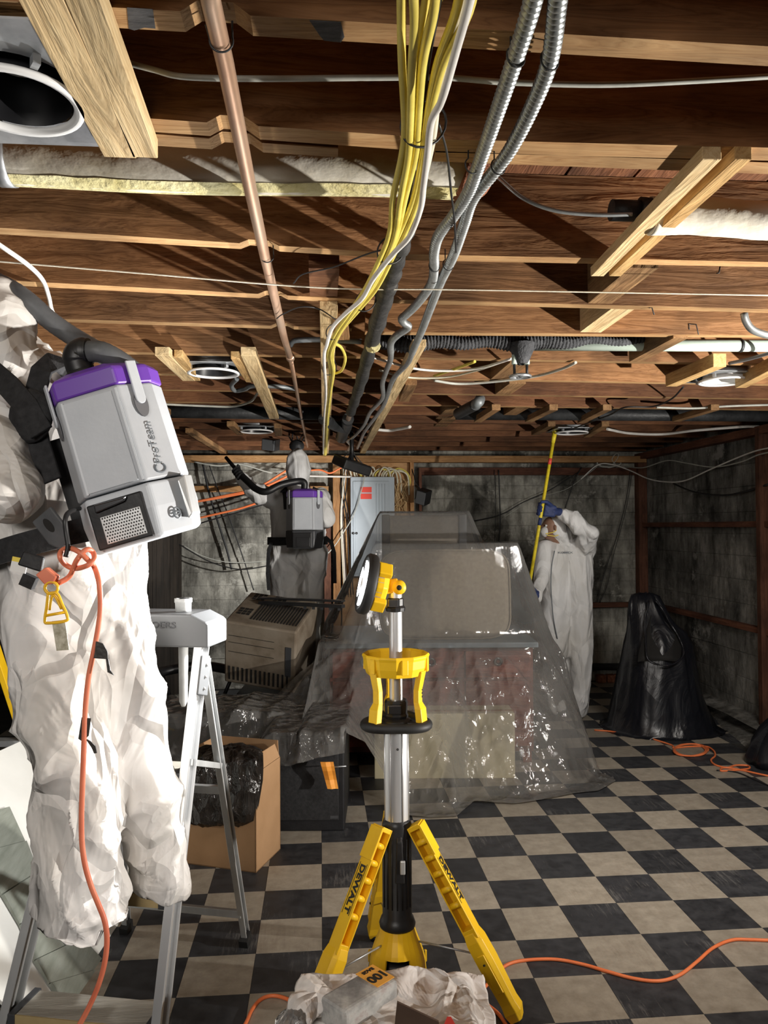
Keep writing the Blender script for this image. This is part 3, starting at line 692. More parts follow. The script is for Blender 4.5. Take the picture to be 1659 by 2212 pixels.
# front left pair running under the first two joists
t_ = .038
for (u0, u1, ww, lab) in ((88, 260, .062, 'narrow pine board by the front round light, left half of a nailed pair'),
                          (178, 314, .048, 'narrow pine board by the front round light, right half of the pair')):
    a = PZ(u0, 0, ZJ-t_); b = PZ(u1, 341, ZJ-t_); d = (b-a).normalized()
    m = MB(); m.beam(a-d*.35, b, ww, t_-.0005, (1, 0, 0)); tag(m.obj('wood_batten', M['pale_y'], bevel=.0015, seg=1), lab, 'board', 'boards beside the front left ceiling light')
board('left rough strip of the slanting pair under the right front joists', (1538, 345), (1290, 597), .040, .028, 'pale_y', group='slanting pair on the right')
board('right rough strip of the slanting pair under the right front joists', (1606, 345), (1328, 597), .036, .028, 'board_y', group='slanting pair on the right')
board('pale cut board left of the second left ceiling light', (350, 768), (408, 823), .060, .038, 'pale_y')
board('short pale inner block left of the second left ceiling light', (385, 772), (425, 823), .035, .034, 'board_y')
board('short pale inner block right of the second left ceiling light', (508, 775), (540, 826), .038, .034, 'board_y')
board('long pale board running back from the second left ceiling light', (536, 768), (592, 905), .062, .038, 'pale_y')
board('wide pale plank with clear end grain left of the right ceiling light', (1555, 792), (1450, 835), .06, .06, 'board_y')
board('wooden plank right of the right ceiling light', (1690, 792), (1600, 838), .055, .06, 'board_y')
board('long wooden batten running back beside the metal conduits', (906, 748), (783, 980), .055, .03, 'pale_y')
board('short wooden offcut beside the long batten under the joists', (888, 832), (872, 868), .06, .03, 'old_y')
board('wooden batten behind the yellow cable bundle', (710, 672), (703, 985), .06, .035, 'pale_y')
board('short square wood block above the cable bundle batten', (735, 690), (742, 735), .05, .04, 'old_y')
for k, (u0, v0, u1, v1, lab) in enumerate((
        (1072, 886, 1032, 912, 'short stick under the rear joists, right of the black elbow pipe'),
        (1196, 886, 1142, 912, 'short stick under the rear joists, left of the yellow pole'),
        (1312, 886, 1256, 914, 'short stick under the rear joists, right of the yellow pole'),
        (1545, 886, 1460, 911, 'short stick under the rear joists nearest the right wall'),
        (322, 873, 360, 897, 'short stick under the rear joists beside the near vacuum pack'),
        (408, 935, 490, 985, 'stick under the rear joists above the far worker\'s raised wand'),
        (498, 921, 520, 940, 'stick left of the far left ceiling light'),
        (600, 925, 602, 942, 'stick right of the far left ceiling light'),
        (1192, 921, 1155, 940, 'stick left of the far right ceiling light'),
        (1308, 921, 1268, 945, 'stick right of the far right ceiling light'))):
    board(lab, (u0, v0), (u1, v1), .055, .038, 'old_y', group='sticks under the rear joists')

# ================================================================== RECESSED LIGHTS
def recessed(label, u, v, r=.11, half=.17, bulb=True, dark=True, skew=0.0):
    zp = ZJ-.012
    c = PZ(u, v, zp-.02)
    th = thing('recessed_light', label, 'ceiling light', c, 'recessed ceiling lights')
    Mx = Matrix.Translation(c)
    p = MB(); n = 32                                   # square plate with a round hole
    vs = []; fs = []
    for k in range(n):
        a = 2*pi*k/n+pi/4; q = max(abs(cos(a)), abs(sin(a)))
        vs += [Mx @ V((cos(a)*(r+.012), sin(a)*(r+.012), .02)), Mx @ V((cos(a)/q*half, sin(a)/q*half, .02)),
               Mx @ V((cos(a)*(r+.012), sin(a)*(r+.012), .024)), Mx @ V((cos(a)/q*half, sin(a)/q*half, .024))]
    for k in range(n):
        a, b = k*4, ((k+1) % n)*4
        fs += [(a, b, b+1, a+1), (a+2, a+3, b+3, b+2), (a+1, b+1, b+3, a+3), (a, a+2, b+2, b)]
    p.add(vs, fs); p.obj('plate', M['galv'], th)
    MB().lathe([(r, -.006), (r+.008, -.006), (r+.010, -.001), (r+.008, .004), (r-.004, .006), (r-.009, .003), (r-.007, -.003), (r, -.006)], Mx, 40).obj('trim_ring', M['white_metal'], th)
    MB().lathe([(r-.012, .004), (r-.016, .03), (r-.03, .09), (r-.045, .135), (.03, .14), (0.001, .14)], Mx, 32).obj('reflector', M['black_int'] if dark else M['white_metal'], th)
    MB().lathe([(r+.012, .022), (r+.012, .07), (r-.002, .155), (.001, .158)], Mx, 24).obj('housing', M['galv'], th)
    if bulb:
        MB().lathe([(0.001, .062), (.04, .065), (.058, .078), (.055, .1), (.03, .13), (.001, .134)], Mx, 20).obj('bulb', M['lens'], th)
    cl = MB()
    for a in (.6, 2.2, 3.9, 5.3):
        cl.box(Mx @ V((cos(a)*(r+.02), sin(a)*(r+.02), .012)), (.02, .012, .016), Matrix.Rotation(a, 3, 'Z'))
    cl.obj('spring_clip', M['galv'], th)
    k = MB()
    for (x, y_) in ((.13, .1), (.14, .04), (.135, -.03), (.12, .135), (.14, -.1), (-.13, .11)):
        k.box(Mx @ V((x*half/.17, y_*half/.17, .018)), (.018, .008, .006), Matrix.Rotation(.6, 3, 'Z'))
    k.obj('punched_tab', M['slot'], th)
    return th
recessed('open round ceiling light with grey metal plate at the front left, beside two nailed boards', 36, 220, .100, .19)
recessed('round ceiling light with dark reflector above the near vacuum pack, between two pale boards', 461, 806, .112, .15, bulb=False)
recessed('round white-lined ceiling light with white ring at the right, between two planks', 1563, 824, .115, .16, bulb=False, dark=False)
recessed('small round ceiling light high above the far worker\'s raised wand', 553, 932, .12, .16)
recessed('small dark round ceiling light just right of the top of the yellow pole', 1235, 935, .12, .16, bulb=False)

# ================================================================== PIPES, CABLES, CONDUITS UNDER THE CEILING
def pz_path(pts, z, k=8): return cat_rom([PZ(p[0], p[1], p[2] if len(p) > 2 else z) for p in pts], k)
def hang(name, label, cat, path, r, mat, n=8, group=None):
    return tag(MB().tube(path, r, n).obj(name, M[mat]), label, cat, group)
# copper pipe with collars and wire hooks
zc = ZJ-.022
pp = [PZ(u, v, zc) for u, v in ((440, -160), (455, 0), (486, 135), (539, 400), (572, 552), (612, 722), (627, 772))]
cp = thing('copper_pipe', 'long copper water pipe hung under the joists, running from front to back', 'pipe', PZ(455, 0, zc))
MB().tube(pp, .0145, 16).obj('pipe', M['copper'], cp)
pq = [PZ(u, v, zc) for u, v in ((627, 772), (642, 850), (652, 905), (664, 965))]
MB().tube(pq, .0105, 12).obj('thin_pipe', M['copper'], cp)
d = (pp[-1]-pp[-2]).normalized()
MB().lathe([(.0105, -.03), (.018, -.03), (.019, -.01), (.019, .012), (.013, .03)], frame(pp[-1], d), 16).obj('coupling', M['copper'], cp)
for (u, v) in ((478, 88), (577, 553)):
    p = PZ(u, v, zc); pts = [p+V((cos(a)*.0175, 0, sin(a)*.0175)) for a in [radians(q) for q in range(170, 381, 15)]]
    MB().tube([pts[0]+V((-.006, 0, .02))]+pts+[pts[-1]+V((0, 0, .025))], .0017, 6).obj('wire_hook', M['iron'], cp)

# lagged pipes between the second and third joists
def lag_pipe(name, label, ua, ub, vb, r, yc, ends):
    x0 = PY(ua, vb, yc).x; x1 = PY(ub, vb, yc).x; z = PY((ua+ub)/2, vb, yc).z+r
    th = thing(name, label, 'pipe', (x0, yc, z))
    m = MB(); pts = []; rr = []
    for k in range(61):
        t = k/60; pts.append(V((x0+(x1-x0)*t, yc, z+.004*sin(t*9)))); rr.append(r*(1+.012*sin(k*.5)+.008*rnd.uniform(-1, 1)))
    m.tube(pts, rr, 28); m.obj('lagging', M['lagging'], th)
    s = MB(); secs = []
    for k in range(0, 61, 2):
        q = pts[k]; hgt = radians(24+10*rnd.uniform(-1, 1))
        secs.append([q+V((0, cos(a)*(r+.0025), sin(a)*(r+.0025))) for a in (radians(-118)-hgt*.2, radians(-100), radians(-78)+hgt*.5)])
    fs = []; vs = [p for c in secs for p in c]
    for i in range(len(secs)-1): fs += [(i*3, i*3+1, i*3+4, i*3+3), (i*3+1, i*3+2, i*3+5, i*3+4)]
    s.add(vs, fs, 0, True)
    if ends: s.obj('torn_edge', M['lagging_edge'], th, fixn=False)
    return th, x0, x1, z
yl = 1.766
th, x0, x1, z = lag_pipe('lagged_pipe', 'pale plaster-lagged pipe at the left between the front joists, rusty broken end behind the conduits', -330, 1000, 408, .058, yl, 1)
m = MB(); pts = [V((x1-.01+.017*k, yl-.004+.004*sin(k*2), z-.004*k)) for k in range(5)]
m.tube(pts, [.0585, .061, .056, .059, .036], 16); o = m.obj('rusty_end', M['rust'], th)
m = MB(); xx = PY(16, 400, yl).x
m.tube([V((xx-.02, yl, z)), V((xx+.012, yl, z))], .0605, 28); m.obj('metal_band', M['galv'], th)
th, x0, x1, z = lag_pipe('lagged_pipe', 'white lagged pipe at the right edge behind the slanting pair of strips', 1405, 1900, 513, .046, 1.842, 0)
MB().tube([V((x0-.10, 1.842, z+.012)), V((x0-.02, 1.842, z+.012))], .026, 18).obj('black_coupling', M['iron'], th)
MB().tube([V((x0-.03, 1.842, z+.012)), V((x0+.05, 1.842, z+.006))], .034, 18).obj('collar', M['iron'], th)

# yellow and white cable bundle
base = [(972, -150, .95), (955, 0, .9), (925, 130, .62), (908, 268, .42), (902, 330, .5), (884, 420, .6), (866, 490, .5), (842, 545, .4), (806, 618, .5), (768, 668, .38), (732, 716, .34), (714, 762, .36), (718, 800, .34), (712, 850, .3), (706, 905, .32), (703, 960, .3), (702, 983, .3)]
def bundle_path(lane, depth, jit, seed):
    rr = random.Random(seed); out = []; n_ = len(base)
    for k, (u, v, s) in enumerate(base):
        p = PZ(u, v, ZJ-.082); t_ = k/(n_-1)
        ox = lane*s*.062*cos(t_*2.6*(1 if seed % 2 else -.6))+rr.uniform(-jit, jit)*s; oz = depth*s*.05+lane*s*.02*sin(t_*4+seed)
        out.append(p+V((ox, 0, oz)))
    return cat_rom(out, 7)
cols = ['yellow_cable']*8+['cream_cable', 'black_cable']
labs = 'yellow house wiring cable in the thick bundle under the joists'
lanes = [(-1, .1), (-.72, -.25), (-.45, .2), (-.2, -.3), (.05, .25), (.3, -.1), (.55, -.35), (.8, .15), (-.1, .5)]
for k, (ln, dp_) in enumerate(lanes):
    mat = 'yellow_cable' if k != 4 else 'black_cable'
    o = MB().tube(bundle_path(ln, dp_, .006, k), .0064 if k != 4 else .004, 8).obj('bundled_cable', M[mat])
    tag(o, labs if mat == 'yellow_cable' else 'thin black cable inside the yellow cable bundle', 'cable', 'yellow cable bundle')
wp = [(1045, -150), (1015, 0), (985, 110), (955, 215), (932, 262), (924, 330), (915, 400), (908, 452), (885, 510), (850, 548), (808, 600), (782, 645), (745, 678), (718, 708), (706, 745), (700, 775), (704, 850), (700, 905), (698, 980)]
tag(MB().tube(pz_path(wp, ZJ-.125), .0062, 8).obj('white_cable', M['white_cable']), 'white cable strapped along the front of the yellow cable bundle', 'cable')
tag(MB().tube(pz_path([(1040, -150), (1000, 0), (968, 120), (945, 220), (935, 300), (918, 380)], ZJ-.08), .006, 8).obj('cream_cable', M['cream_cable']), 'cream cable beside the white one at the front of the bundle', 'cable')
lp = pz_path([(724, 742), (738, 752), (746, 775), (738, 800), (722, 806), (716, 796)], ZJ-.06)
tag(MB().tube(lp, .006, 8).obj('cable_loop', M['yellow_cable']), 'yellow cable looping out of the bundle at its lower bend', 'cable')
for k, (u, v, s) in enumerate(((915, 268, .048), (845, 540, .042), (790, 650, .038), (722, 716, .034), (712, 795, .036), (706, 905, .034))):
    c = PZ(u, v, ZJ-.06); M_ = frame(c, V((-.25, 1, 0)))
    pts = [M_ @ V((cos(a)*s, sin(a)*s*.75, 0)) for a in [2*pi*q/20 for q in range(20)]]
    z = MB().tube(pts, .0022, 6, closed=True); z.tube([M_ @ V((s, 0, 0)), M_ @ V((s+.02, -.03-.012*(k % 3), 0))], .0016, 5)
    tag(z.obj('cable_tie', M['black_cable']), ['black cable tie around the top of the yellow bundle', 'black cable tie where the white cable crosses the yellow bundle', 'black cable tie at the middle of the yellow bundle',
        'black cable tie just above the bundle\'s yellow loop', 'black cable tie below the bundle\'s yellow loop', 'black cable tie near the rear end of the cable bundle'][k], 'cable tie', 'ties around the cable bundle')

# flexible metal conduits
def conduit(label, pts, r, z, rib_len, mat='flex'):
    path = resample(cat_rom([PZ(p[0], p[1], z+(p[2] if len(p) > 2 else 0)) for p in pts], 10), .0032)
    rr = []; acc = 0
    for k in range(len(path)):
        rr.append(r*(1+.17*(1 if (k//2) % 2 else -1)) if k*.0032 < rib_len else r*(1+.02*sin(k*.9)))
    keep = [k for k in range(len(path)) if k*.0032 < rib_len or k % 5 == 0 or k == len(path)-1]
    return tag(MB().tube([path[k] for k in keep], [rr[k] for k in keep], 9).obj('flexible_conduit', M[mat]), label, 'conduit', 'two flexible metal conduits')
conduit('left ribbed metal conduit hung beside the cables, kinked halfway', [(1170, -120), (1152, 0), (1112, 130), (1075, 240), (1040, 340), (1012, 415), (978, 468), (948, 508), (938, 545), (938, 575), (932, 612), (902, 655), (877, 680), (868, 688), (872, 697), (882, 704), (876, 712), (858, 724), (844, 742), (844, 775), (834, 802), (826, 830), (826, 860), (800, 890), (785, 920), (762, 945), (750, 952), (757, 962), (752, 972)], .0125, ZJ-.03, 2.3)
conduit('right ribbed metal conduit hung beside the cables, nearly straight', [(1222, -120), (1205, 0), (1188, 130), (1150, 230), (1104, 320), (1066, 372), (1022, 428), (1004, 480), (980, 550), (952, 608), (928, 670), (912, 712), (892, 758), (880, 785), (850, 818), (838, 850), (826, 880), (800, 915), (786, 935), (780, 950), (772, 968)], .0125, ZJ-.028, 2.3)
for (u, v, lab) in ((1114, 123, 'left conduit at the first joist'), (1187, 130, 'right conduit at the first joist'), (1020, 358, 'left conduit at the doubled joist'), (1076, 360, 'right conduit at the doubled joist'), (938, 575, 'left conduit at the third joist'), (968, 572, 'right conduit at the third joist')):
    c = PZ(u, v, ZJ-.03); Mx = frame(c, V((-.3, 1, 0)))
    pts = [Mx @ V((cos(a)*.016, sin(a)*.016, 0)) for a in [radians(q) for q in range(0, 300, 20)]]
    tag(MB().tube(pts+[pts[-1]+V((0, 0, .03))], .0016, 5).obj('wire_strap', M['iron']), 'thin wire strap holding the '+lab, 'strap', 'conduit straps')
# black wrapped pipe hanging along the cables, ending in copper and cast fittings
bp_ = thing('wrapped_pipe', 'lumpy black-wrapped pipe running back under the joists beside the cables', 'pipe', PZ(800, 740, ZJ-.05))
pth = pz_path([(872, 490), (850, 570), (832, 640), (803, 740), (778, 830), (758, 890)], ZJ-.046, 14)
MB().tube(pth, [.028*(1+.10*sin(k*1.1)+.06*rnd.uniform(-1, 1)) for k in range(len(pth))], 16).obj('wrapping', M['tar'], bp_)
MB().tube(pz_path([(758, 888), (750, 912)], ZJ-.035, 4), .017, 14).obj('bare_copper', M['copper'], bp_)
MB().tube(pz_path([(752, 905), (744, 925), (738, 945)], ZJ-.035, 6), [.04]*4+[.05]*4+[.045]*4+[.05], 14).obj('cast_fitting', M['iron'], bp_)
MB().tube(pz_path([(700, 905), (722, 918), (745, 925)], ZJ-.05, 6), .04, 12).obj('cast_branch', M['iron'], bp_)
pq = pz_path([(812, 747), (806, 752), (800, 750)], ZJ-.07, 4)
MB().tube(pq, .02, 8).obj('torn_patch', M['lagging_edge'], bp_)

# rope-wrapped and green pipe behind the fifth joist
def py_path(pts, y, k=8): return cat_rom([PY(p[0], p[1], p[2] if len(p) > 2 else y) for p in pts], k)
gp = thing('green_pipe', 'pale green pipe crossing the right ceiling, its left part wound with dark rope', 'pipe', PY(1300, 745, 3.250))
MB().tube([PY(1130, 744, 3.272), PY(1900, 748, 3.272)], .027, 20).obj('pipe', M['green_pipe'], gp)
MB().tube([PY(1596, 747, 3.272), PY(1602, 747, 3.272)], .029, 20).obj('joint_band', M['iron'], gp)
q0, q1 = PY(800, 739, 3.240), PY(1420, 737, 3.250)
Lr = (q1-q0).length; nn = int(Lr/.004); rr = []; pts = []
for k in range(nn+1):
    t = k/nn; taper = 1-.55*max(0, (t-.55)/.45)
    pts.append(q0.lerp(q1, t)+V((0, 0, .006*sin(k*.11)+.012*max(0, (t-.55)))))
    rr.append((.034+.006*sin(k*.045))*taper*(1+.10*sin(k*2*pi/3.7)))
MB().tube(pts, rr, 12).obj('rope_winding', M['rope'], gp)
vp = PY(1128, 752, 3.229)
MB().lathe([(.055, .02), (.05, -.01), (.032, -.05), (.022, -.07)], Matrix.Translation(vp), 16).obj('wound_tee', M['rope'], gp)
for dx, zl in ((-.035, -.085), (.02, -.09)):
    MB().tube([vp+V((dx, 0, -.03)), vp+V((dx, 0, -.07))], .012, 10).obj('fitting', M['green_pipe'], gp)
    MB().tube([vp+V((dx, 0, -.07)), vp+V((dx, 0, -.115))], .006, 8).obj('spindle', M['iron'], gp)
h = MB(); Mx = Matrix.Translation(vp+V((-.01, 0, -.122)))
h.lathe([(.045, -.006), (.05, 0), (.045, .006), (.03, .003), (.03, -.003), (.045, -.006)], Mx, 20); h.box(Mx @ V((0, 0, 0)), (.08, .012, .008)); h.box(Mx @ V((0, 0, 0)), (.012, .08, .008))
h.obj('valve_wheel', M['galv'], gp)
# thin grey pipe elbow left of the bundle
tag(MB().tube(pz_path([(628, 745), (632, 738), (645, 735), (690, 734), (780, 738)], ZJ-.01), .011, 10).obj('grey_pipe', M['flex_dull']), 'thin grey pipe with an elbow crossing behind the copper pipe', 'pipe')
# black drain pipes across the rear
for (u0, v0, u1, v1, lab, r) in ((250, 887, 690, 893, 'black drain pipe across the left rear of the ceiling', .045), (985, 893, 1900, 899, 'black drain pipe across the right rear of the ceiling', .045)):
    y_ = PZ(800, 893, ZJ).y+.08
    tag(MB().tube([PY(u0, v0, y_), PY(u1, v1, y_)], r, 16).obj('drain_pipe', M['iron']), lab, 'pipe')
el = thing('elbow_pipe', 'black pipe stub with a grey elbow hanging under the right rear joists', 'pipe', PZ(1020, 880, ZJ-.03))
MB().tube(pz_path([(990, 893), (1010, 883), (1028, 874)], ZJ-.04), .035, 14).obj('stub', M['iron'], el)
MB().tube(pz_path([(1026, 875, ZJ-.04), (1034, 868, ZJ-.03), (1037, 862, ZJ+.01)], ZJ-.04), .032, 14).obj('elbow', M['flex_dull'], el)

# loose cables
hang('grey_cable', 'long grey cable crossing the ceiling between the first two joists', 'cable', py_path([(262, 132), (330, 150), (400, 166), (560, 170), (800, 168), (960, 168), (1100, 178), (1300, 183), (1480, 176), (1700, 163)], 1.322), .0052, 'grey_cable')
hang('white_string', 'white string pulled straight across the ceiling', 'string', py_path([(-60, 560), (300, 590), (700, 622), (1000, 626), (1659, 638), (1760, 640)], 2.232), .0022, 'string', 6)
hang('white_cable', 'thick white cable drooping at the left edge above the hooded head', 'cable', pz_path([(-60, 490), (0, 530), (60, 572), (92, 605), (105, 640), (112, 670), (126, 694)], ZJ-.02), .0068, 'white_cable')
hang('grey_cable', 'short grey cable sagging from the conduits to the black coupling', 'cable', py_path([(1050, 370), (1075, 382), (1130, 428), (1200, 455), (1290, 464), (1365, 463)], 1.799), .0052, 'flex')
hang('white_cable', 'upper white cable swagged from the long batten to the valve', 'cable', pz_path([(800, 770), (890, 795), (960, 801), (1030, 796), (1105, 775)], ZJ-.012), .006, 'white_cable')
hang('cream_cable', 'lower thin cream cable swagged from the long batten to the valve', 'cable', pz_path([(820, 800), (880, 815), (960, 815), (1030, 800), (1090, 780)], ZJ-.012), .005, 'cream_cable')
hang('yellow_cable', 'short yellow cable piece left of the valve', 'cable', pz_path([(938, 812), (985, 796), (1026, 781)], ZJ-.006), .007, 'yellow_cable')
hang('grey_cable', 'grey cable sagging right of the long batten', 'cable', pz_path([(938, 822), (990, 829), (1060, 825), (1150, 814), (1210, 798), (1244, 783)], ZJ-.012), .007, 'grey_cable')
hang('black_wire', 'thin dark wire trailing left from the right ceiling light across the rear joists', 'cable', pz_path([(1476, 836), (1450, 862), (1410, 878), (1350, 880), (1320, 895), (1280, 910), (1240, 925)], ZJ-.02), .005, 'black_cable')
hang('black_wire', 'dark wire running right from the right ceiling light', 'cable', pz_path([(1575, 785), (1620, 775), (1680, 758)], ZJ-.015), .008, 'grey_plastic')
hang('white_cable', 'long white cable across the right rear of the ceiling', 'cable', pz_path([(1312, 927), (1360, 936), (1430, 938), (1500, 930), (1600, 922), (1640, 921)], ZJ-.02), .011, 'white_cable')
hang('grey_cable', 'grey cable under the rear joists towards the right wall', 'cable', pz_path([(1418, 880), (1500, 882), (1580, 877), (1720, 873)], ZJ-.015), .007, 'grey_cable')
hang('grey_cable', 'grey cable under the left rear joists in front of the black drain', 'cable', pz_path([(330, 872), (440, 877), (500, 878), (540, 868), (556, 850)], ZJ-.012), .007, 'grey_cable')
hang('short_conduit', 'short bent grey conduit hanging from the second left ceiling light', 'conduit', pz_path([(512, 818), (500, 832), (508, 844), (530, 840), (545, 834), (600, 835), (640, 840)], ZJ-.02), .012, 'flex_dull')
hang('ribbed_conduit', 'short ribbed conduit curling down at the right edge', 'conduit', resample(py_path([(1607, 676), (1612, 695), (1630, 715), (1680, 730)], 2.687), .006), .014, 'flex')
hang('black_wire', 'thin black wire hanging down in front of the conduits', 'cable', pz_path([(948, 268), (965, 330), (975, 420), (982, 480), (985, 545)], ZJ-.045), .0026, 'black_cable', 6)
hang('black_wire', 'stiff thin wire poking left from the bundle tie', 'cable', pz_path([(832, 538), (790, 550), (720, 577), (655, 592), (634, 612)], ZJ-.06), .0022, 'black_cable', 6)
hang('black_wire', 'thin black wire tied from the copper pipe to the bundle', 'cable', pz_path([(598, 688), (612, 678), (650, 663), (690, 668), (725, 690), (742, 697)], ZJ-.05), .0022, 'black_cable', 6)
hang('white_cable', 'thin white cable end at the middle rear of the ceiling', 'cable', pz_path([(815, 928), (840, 930), (860, 927), (886, 922)], ZJ-.015), .012, 'white_cable')
# nails and staples on the joists
def bent(label, pts, y):
    tag(MB().tube([PY(u, v, y) for u, v in pts], .0022, 5).obj('bent_nail', M['iron']), label, 'nail', 'bent nails on the joists')
y5 = PZ(1300, 664, ZJ).y
yj5 = PZ(1400, 722, ZJ).y-.006
bent('pair of bent nails under the diagonal block at the right', [(1402, 665), (1408, 664), (1413, 680)], y5-.01)
bent('large bent nail on the right joist face above the green pipe', [(1489, 712), (1488, 700), (1504, 701), (1509, 723)], yj5)
bent('bent nail under the third joist at the right', [(1556, 573), (1553, 590), (1548, 590)], PZ(1550, 575, ZJ).y+.03)
# ================================================================== BACK WALL: FRAMING, PANEL, WIRES
zt = PY(700, 985, YB-.1).z; zb_ = PY(700, 999, YB-.1).z
xa, xb = PY(338, 990, YB-.1).x, PY(1392, 990, YB-.1).x
MB().box(((xa+xb)/2, YB-.10, (zt+zb_)/2), (xb-xa, .10, zt-zb_)).obj('top_plate', M['plate'], wb)
def vstud(u0, u1, v0, v1, y, mat, name='stud'):
    a = PY(u0, v0, y); b = PY(u1, v1, y); zb = max(0.0, b.z) if v1 < 1460 else 0.0
    MB().box(((a.x+b.x)/2, y+.03, (a.z+zb)/2), (abs(b.x-a.x), .06, a.z-zb)).obj(name, M[mat], wb)
vstud(719, 737, 998, 1475, YB-.13, 'stud'); vstud(886, 897, 998, 1475, YB-.13, 'stud')
vstud(700, 716, 1110, 1475, YB-.10, 'stud_dark'); vstud(905, 914, 1010, 1475, YB-.08, 'stud_dark')
a = PY(690, 1056, YB-.08); MB().box((a.x, YB-.08, a.z), (.18, .05, .05)).obj('blocking', M['plate'], wb)
a = PY(738, 1003, YB-.065); b = PY(884, 1003, YB-.065)
MB().box(((a.x+b.x)/2, YB-.06, 1.15), (b.x-a.x, .018, 2.2)).obj('plywood', M['ply'], wb)
# electrical panel
ypn = YB-.19
A = PY(757, 1030, ypn); B_ = PY(852, 1030, ypn); zlo = PY(800, 1245, ypn).z
ep = thing('electrical_panel', 'pale blue grey electrical panel with a red label on its door, on the plywood', 'panel', ((A.x+B_.x)/2, ypn, zlo))
cx_, wz = (A.x+B_.x)/2, B_.x-A.x; hz = A.z-zlo; cz = (A.z+zlo)/2
MB().box((cx_, ypn+.06, cz), (wz, .12, hz)).obj('cover', M['panel_blue'], ep, bevel=.006)
dr = MB(); dr.box((cx_-.015, ypn-.006, cz-.01), (wz*.82, .012, hz*.93)); dr_o = dr.obj('door', M['panel_blue'], ep, bevel=.003)
rb = MB()
for k in range(4): rb.box((cx_+wz*(.09+.065*k), ypn-.014, cz+.01), (.009, .008, hz*.84))
rb.box((cx_-wz*.40, ypn-.010, cz), (.006, .008, hz*.9)); rb.obj('rib', M['panel_blue'], dr_o, bevel=.002)
lk = MB()
for k in (-.44, -.37): lk.lathe([(.012, 0), (.012, .012), (.001, .013)], frame((cx_+wz*k, ypn-.012, PY(770, 1152, ypn).z), (0, -1, 0)), 12)
lk.obj('latch', M['steel_dark'], dr_o)
S0 = PY(779, 1052, ypn-.013); S1 = PY(803, 1078, ypn-.013)
lb = MB(); zm = (S0.z+S1.z)/2
lb.box(((S0.x+S1.x)/2, ypn-.0135, (S0.z+zm)/2+.003), (S1.x-S0.x, .002, (S0.z-S1.z)/2-.006)); lb.box(((S0.x+S1.x)/2, ypn-.0135, (S1.z+zm)/2-.003), (S1.x-S0.x, .002, (S0.z-S1.z)/2-.006))
lb.obj('warning_label', M['red_label'], dr_o)
# wires above and beside the panel
rw = random.Random(3)
for k in range(15):
    u0 = 762+k*6.0+rw.uniform(-2, 2); side = -1 if k < 4 else 1
    spread = abs(k-4)/11
    u1 = u0+side*(10+42*spread)+rw.uniform(-6, 6); u1 = min(u1, 884)
    yy = YB-.16+rw.uniform(-.02, .04)
    pts = [PY(u0, 1036, ypn+.06), PY(u0+side*2, 1024-spread*2, yy), PY((u0+u1)/2, 1008+spread*8+rw.uniform(-4, 4), yy), PY(u1, 1012+spread*20, yy), PY(u1+side*4, 1040+spread*40, YB-.09)] if k > 3 else [PY(u0, 1036, ypn+.06), PY(u0-4, 1020, yy), PY(u0-8+rw.uniform(-4, 4), 1004, yy), PY(u0-10, 996, yy)]
    tag(MB().tube(cat_rom(pts, 6), .0085 if k != 3 else .014, 7).obj('panel_wire', M['cream_cable'] if k % 5 != 3 else M['yellow_cable']), 'cream and yellow cables arching out of the top of the electrical panel', 'cable', 'cables out of the panel top')
for k in range(16):
    u0 = 857+rw.uniform(0, 26); yy = YB-.11+rw.uniform(-.03, .01); v = 1040+rw.uniform(-6, 10); pts = []
    while v < 1116:
        pts.append(PY(u0+rw.uniform(-5, 5), v, yy)); v += rw.uniform(9, 17)
    tag(MB().tube(cat_rom(pts, 5), .0045, 6).obj('loose_wire', M['brass_wire']), 'loose tangled wires hanging right of the electrical panel', 'wire', 'tangle right of the panel')
for k, (us, mat) in enumerate((((742, 740, 736, 738), 'cream_cable'), ((748, 742, 738, 741), 'white_cable'), ((752, 748, 741, 744), 'black_cable'), ((745, 736, 748, 752), 'black_cable'), ((740, 744, 752, 757), 'black_cable'))):
    pts = [PY(us[0], 1006, YB-.15), PY(us[1], 1060, YB-.15), PY(us[2], 1110, YB-.15), PY(us[3], 1180, YB-.15), PY(us[3]+6, 1285, YB-.15)]
    tag(MB().tube(cat_rom(pts, 6), .006, 6).obj('hanging_cable', M[mat]), 'cables hanging down the plywood left of the electrical panel', 'cable', 'cables left of the panel')
def pyc(name, label, cat, pts, y, r, mat, n=6, group=None):
    return tag(MB().tube(cat_rom([PY(p[0], p[1], p[2] if len(p) > 2 else y) for p in pts], 7), r, n).obj(name, M[mat]), label, cat, group)
pyc('grey_wire', 'thin grey wire curving from the projector past the panel to the stud', 'wire', [(790, 1020), (782, 1055), (765, 1110), (742, 1150), (722, 1180), (690, 1215)], YB-.24, .005, 'grey_cable')
for k, (p, lab) in enumerate((([(632, 1008), (600, 1028), (572, 1045), (545, 1058), (480, 1072), (400, 1088), (345, 1096)], 'upper orange cable strung along the left rear wall'),
                              ([(640, 1018), (610, 1034), (580, 1048), (540, 1062), (470, 1076), (380, 1091), (340, 1099)], 'second orange cable strung along the left rear wall'),
                              ([(620, 1070), (570, 1082), (520, 1098), (460, 1112), (420, 1120), (385, 1118)], 'lower black cable sagging along the left rear wall, coloured orange as if lit'))):  # last one is a black cable, the orange light on it put into its colour
    pyc('wall_cable', lab, 'cable', p, YB-.22, .011, 'orange_cord', 8)
pyc('wall_cable', 'orange cable between the far worker\'s hood and the panel stud', 'cable', [(655, 1018), (690, 1015), (712, 1022), (730, 1014), (748, 1004)], YB-.2, .009, 'orange_cord', 8)
pyc('white_cable', 'two white cables level behind the far worker\'s head', 'cable', [(655, 1028), (700, 1029), (760, 1030)], YB-.17, .010, 'white_cable')
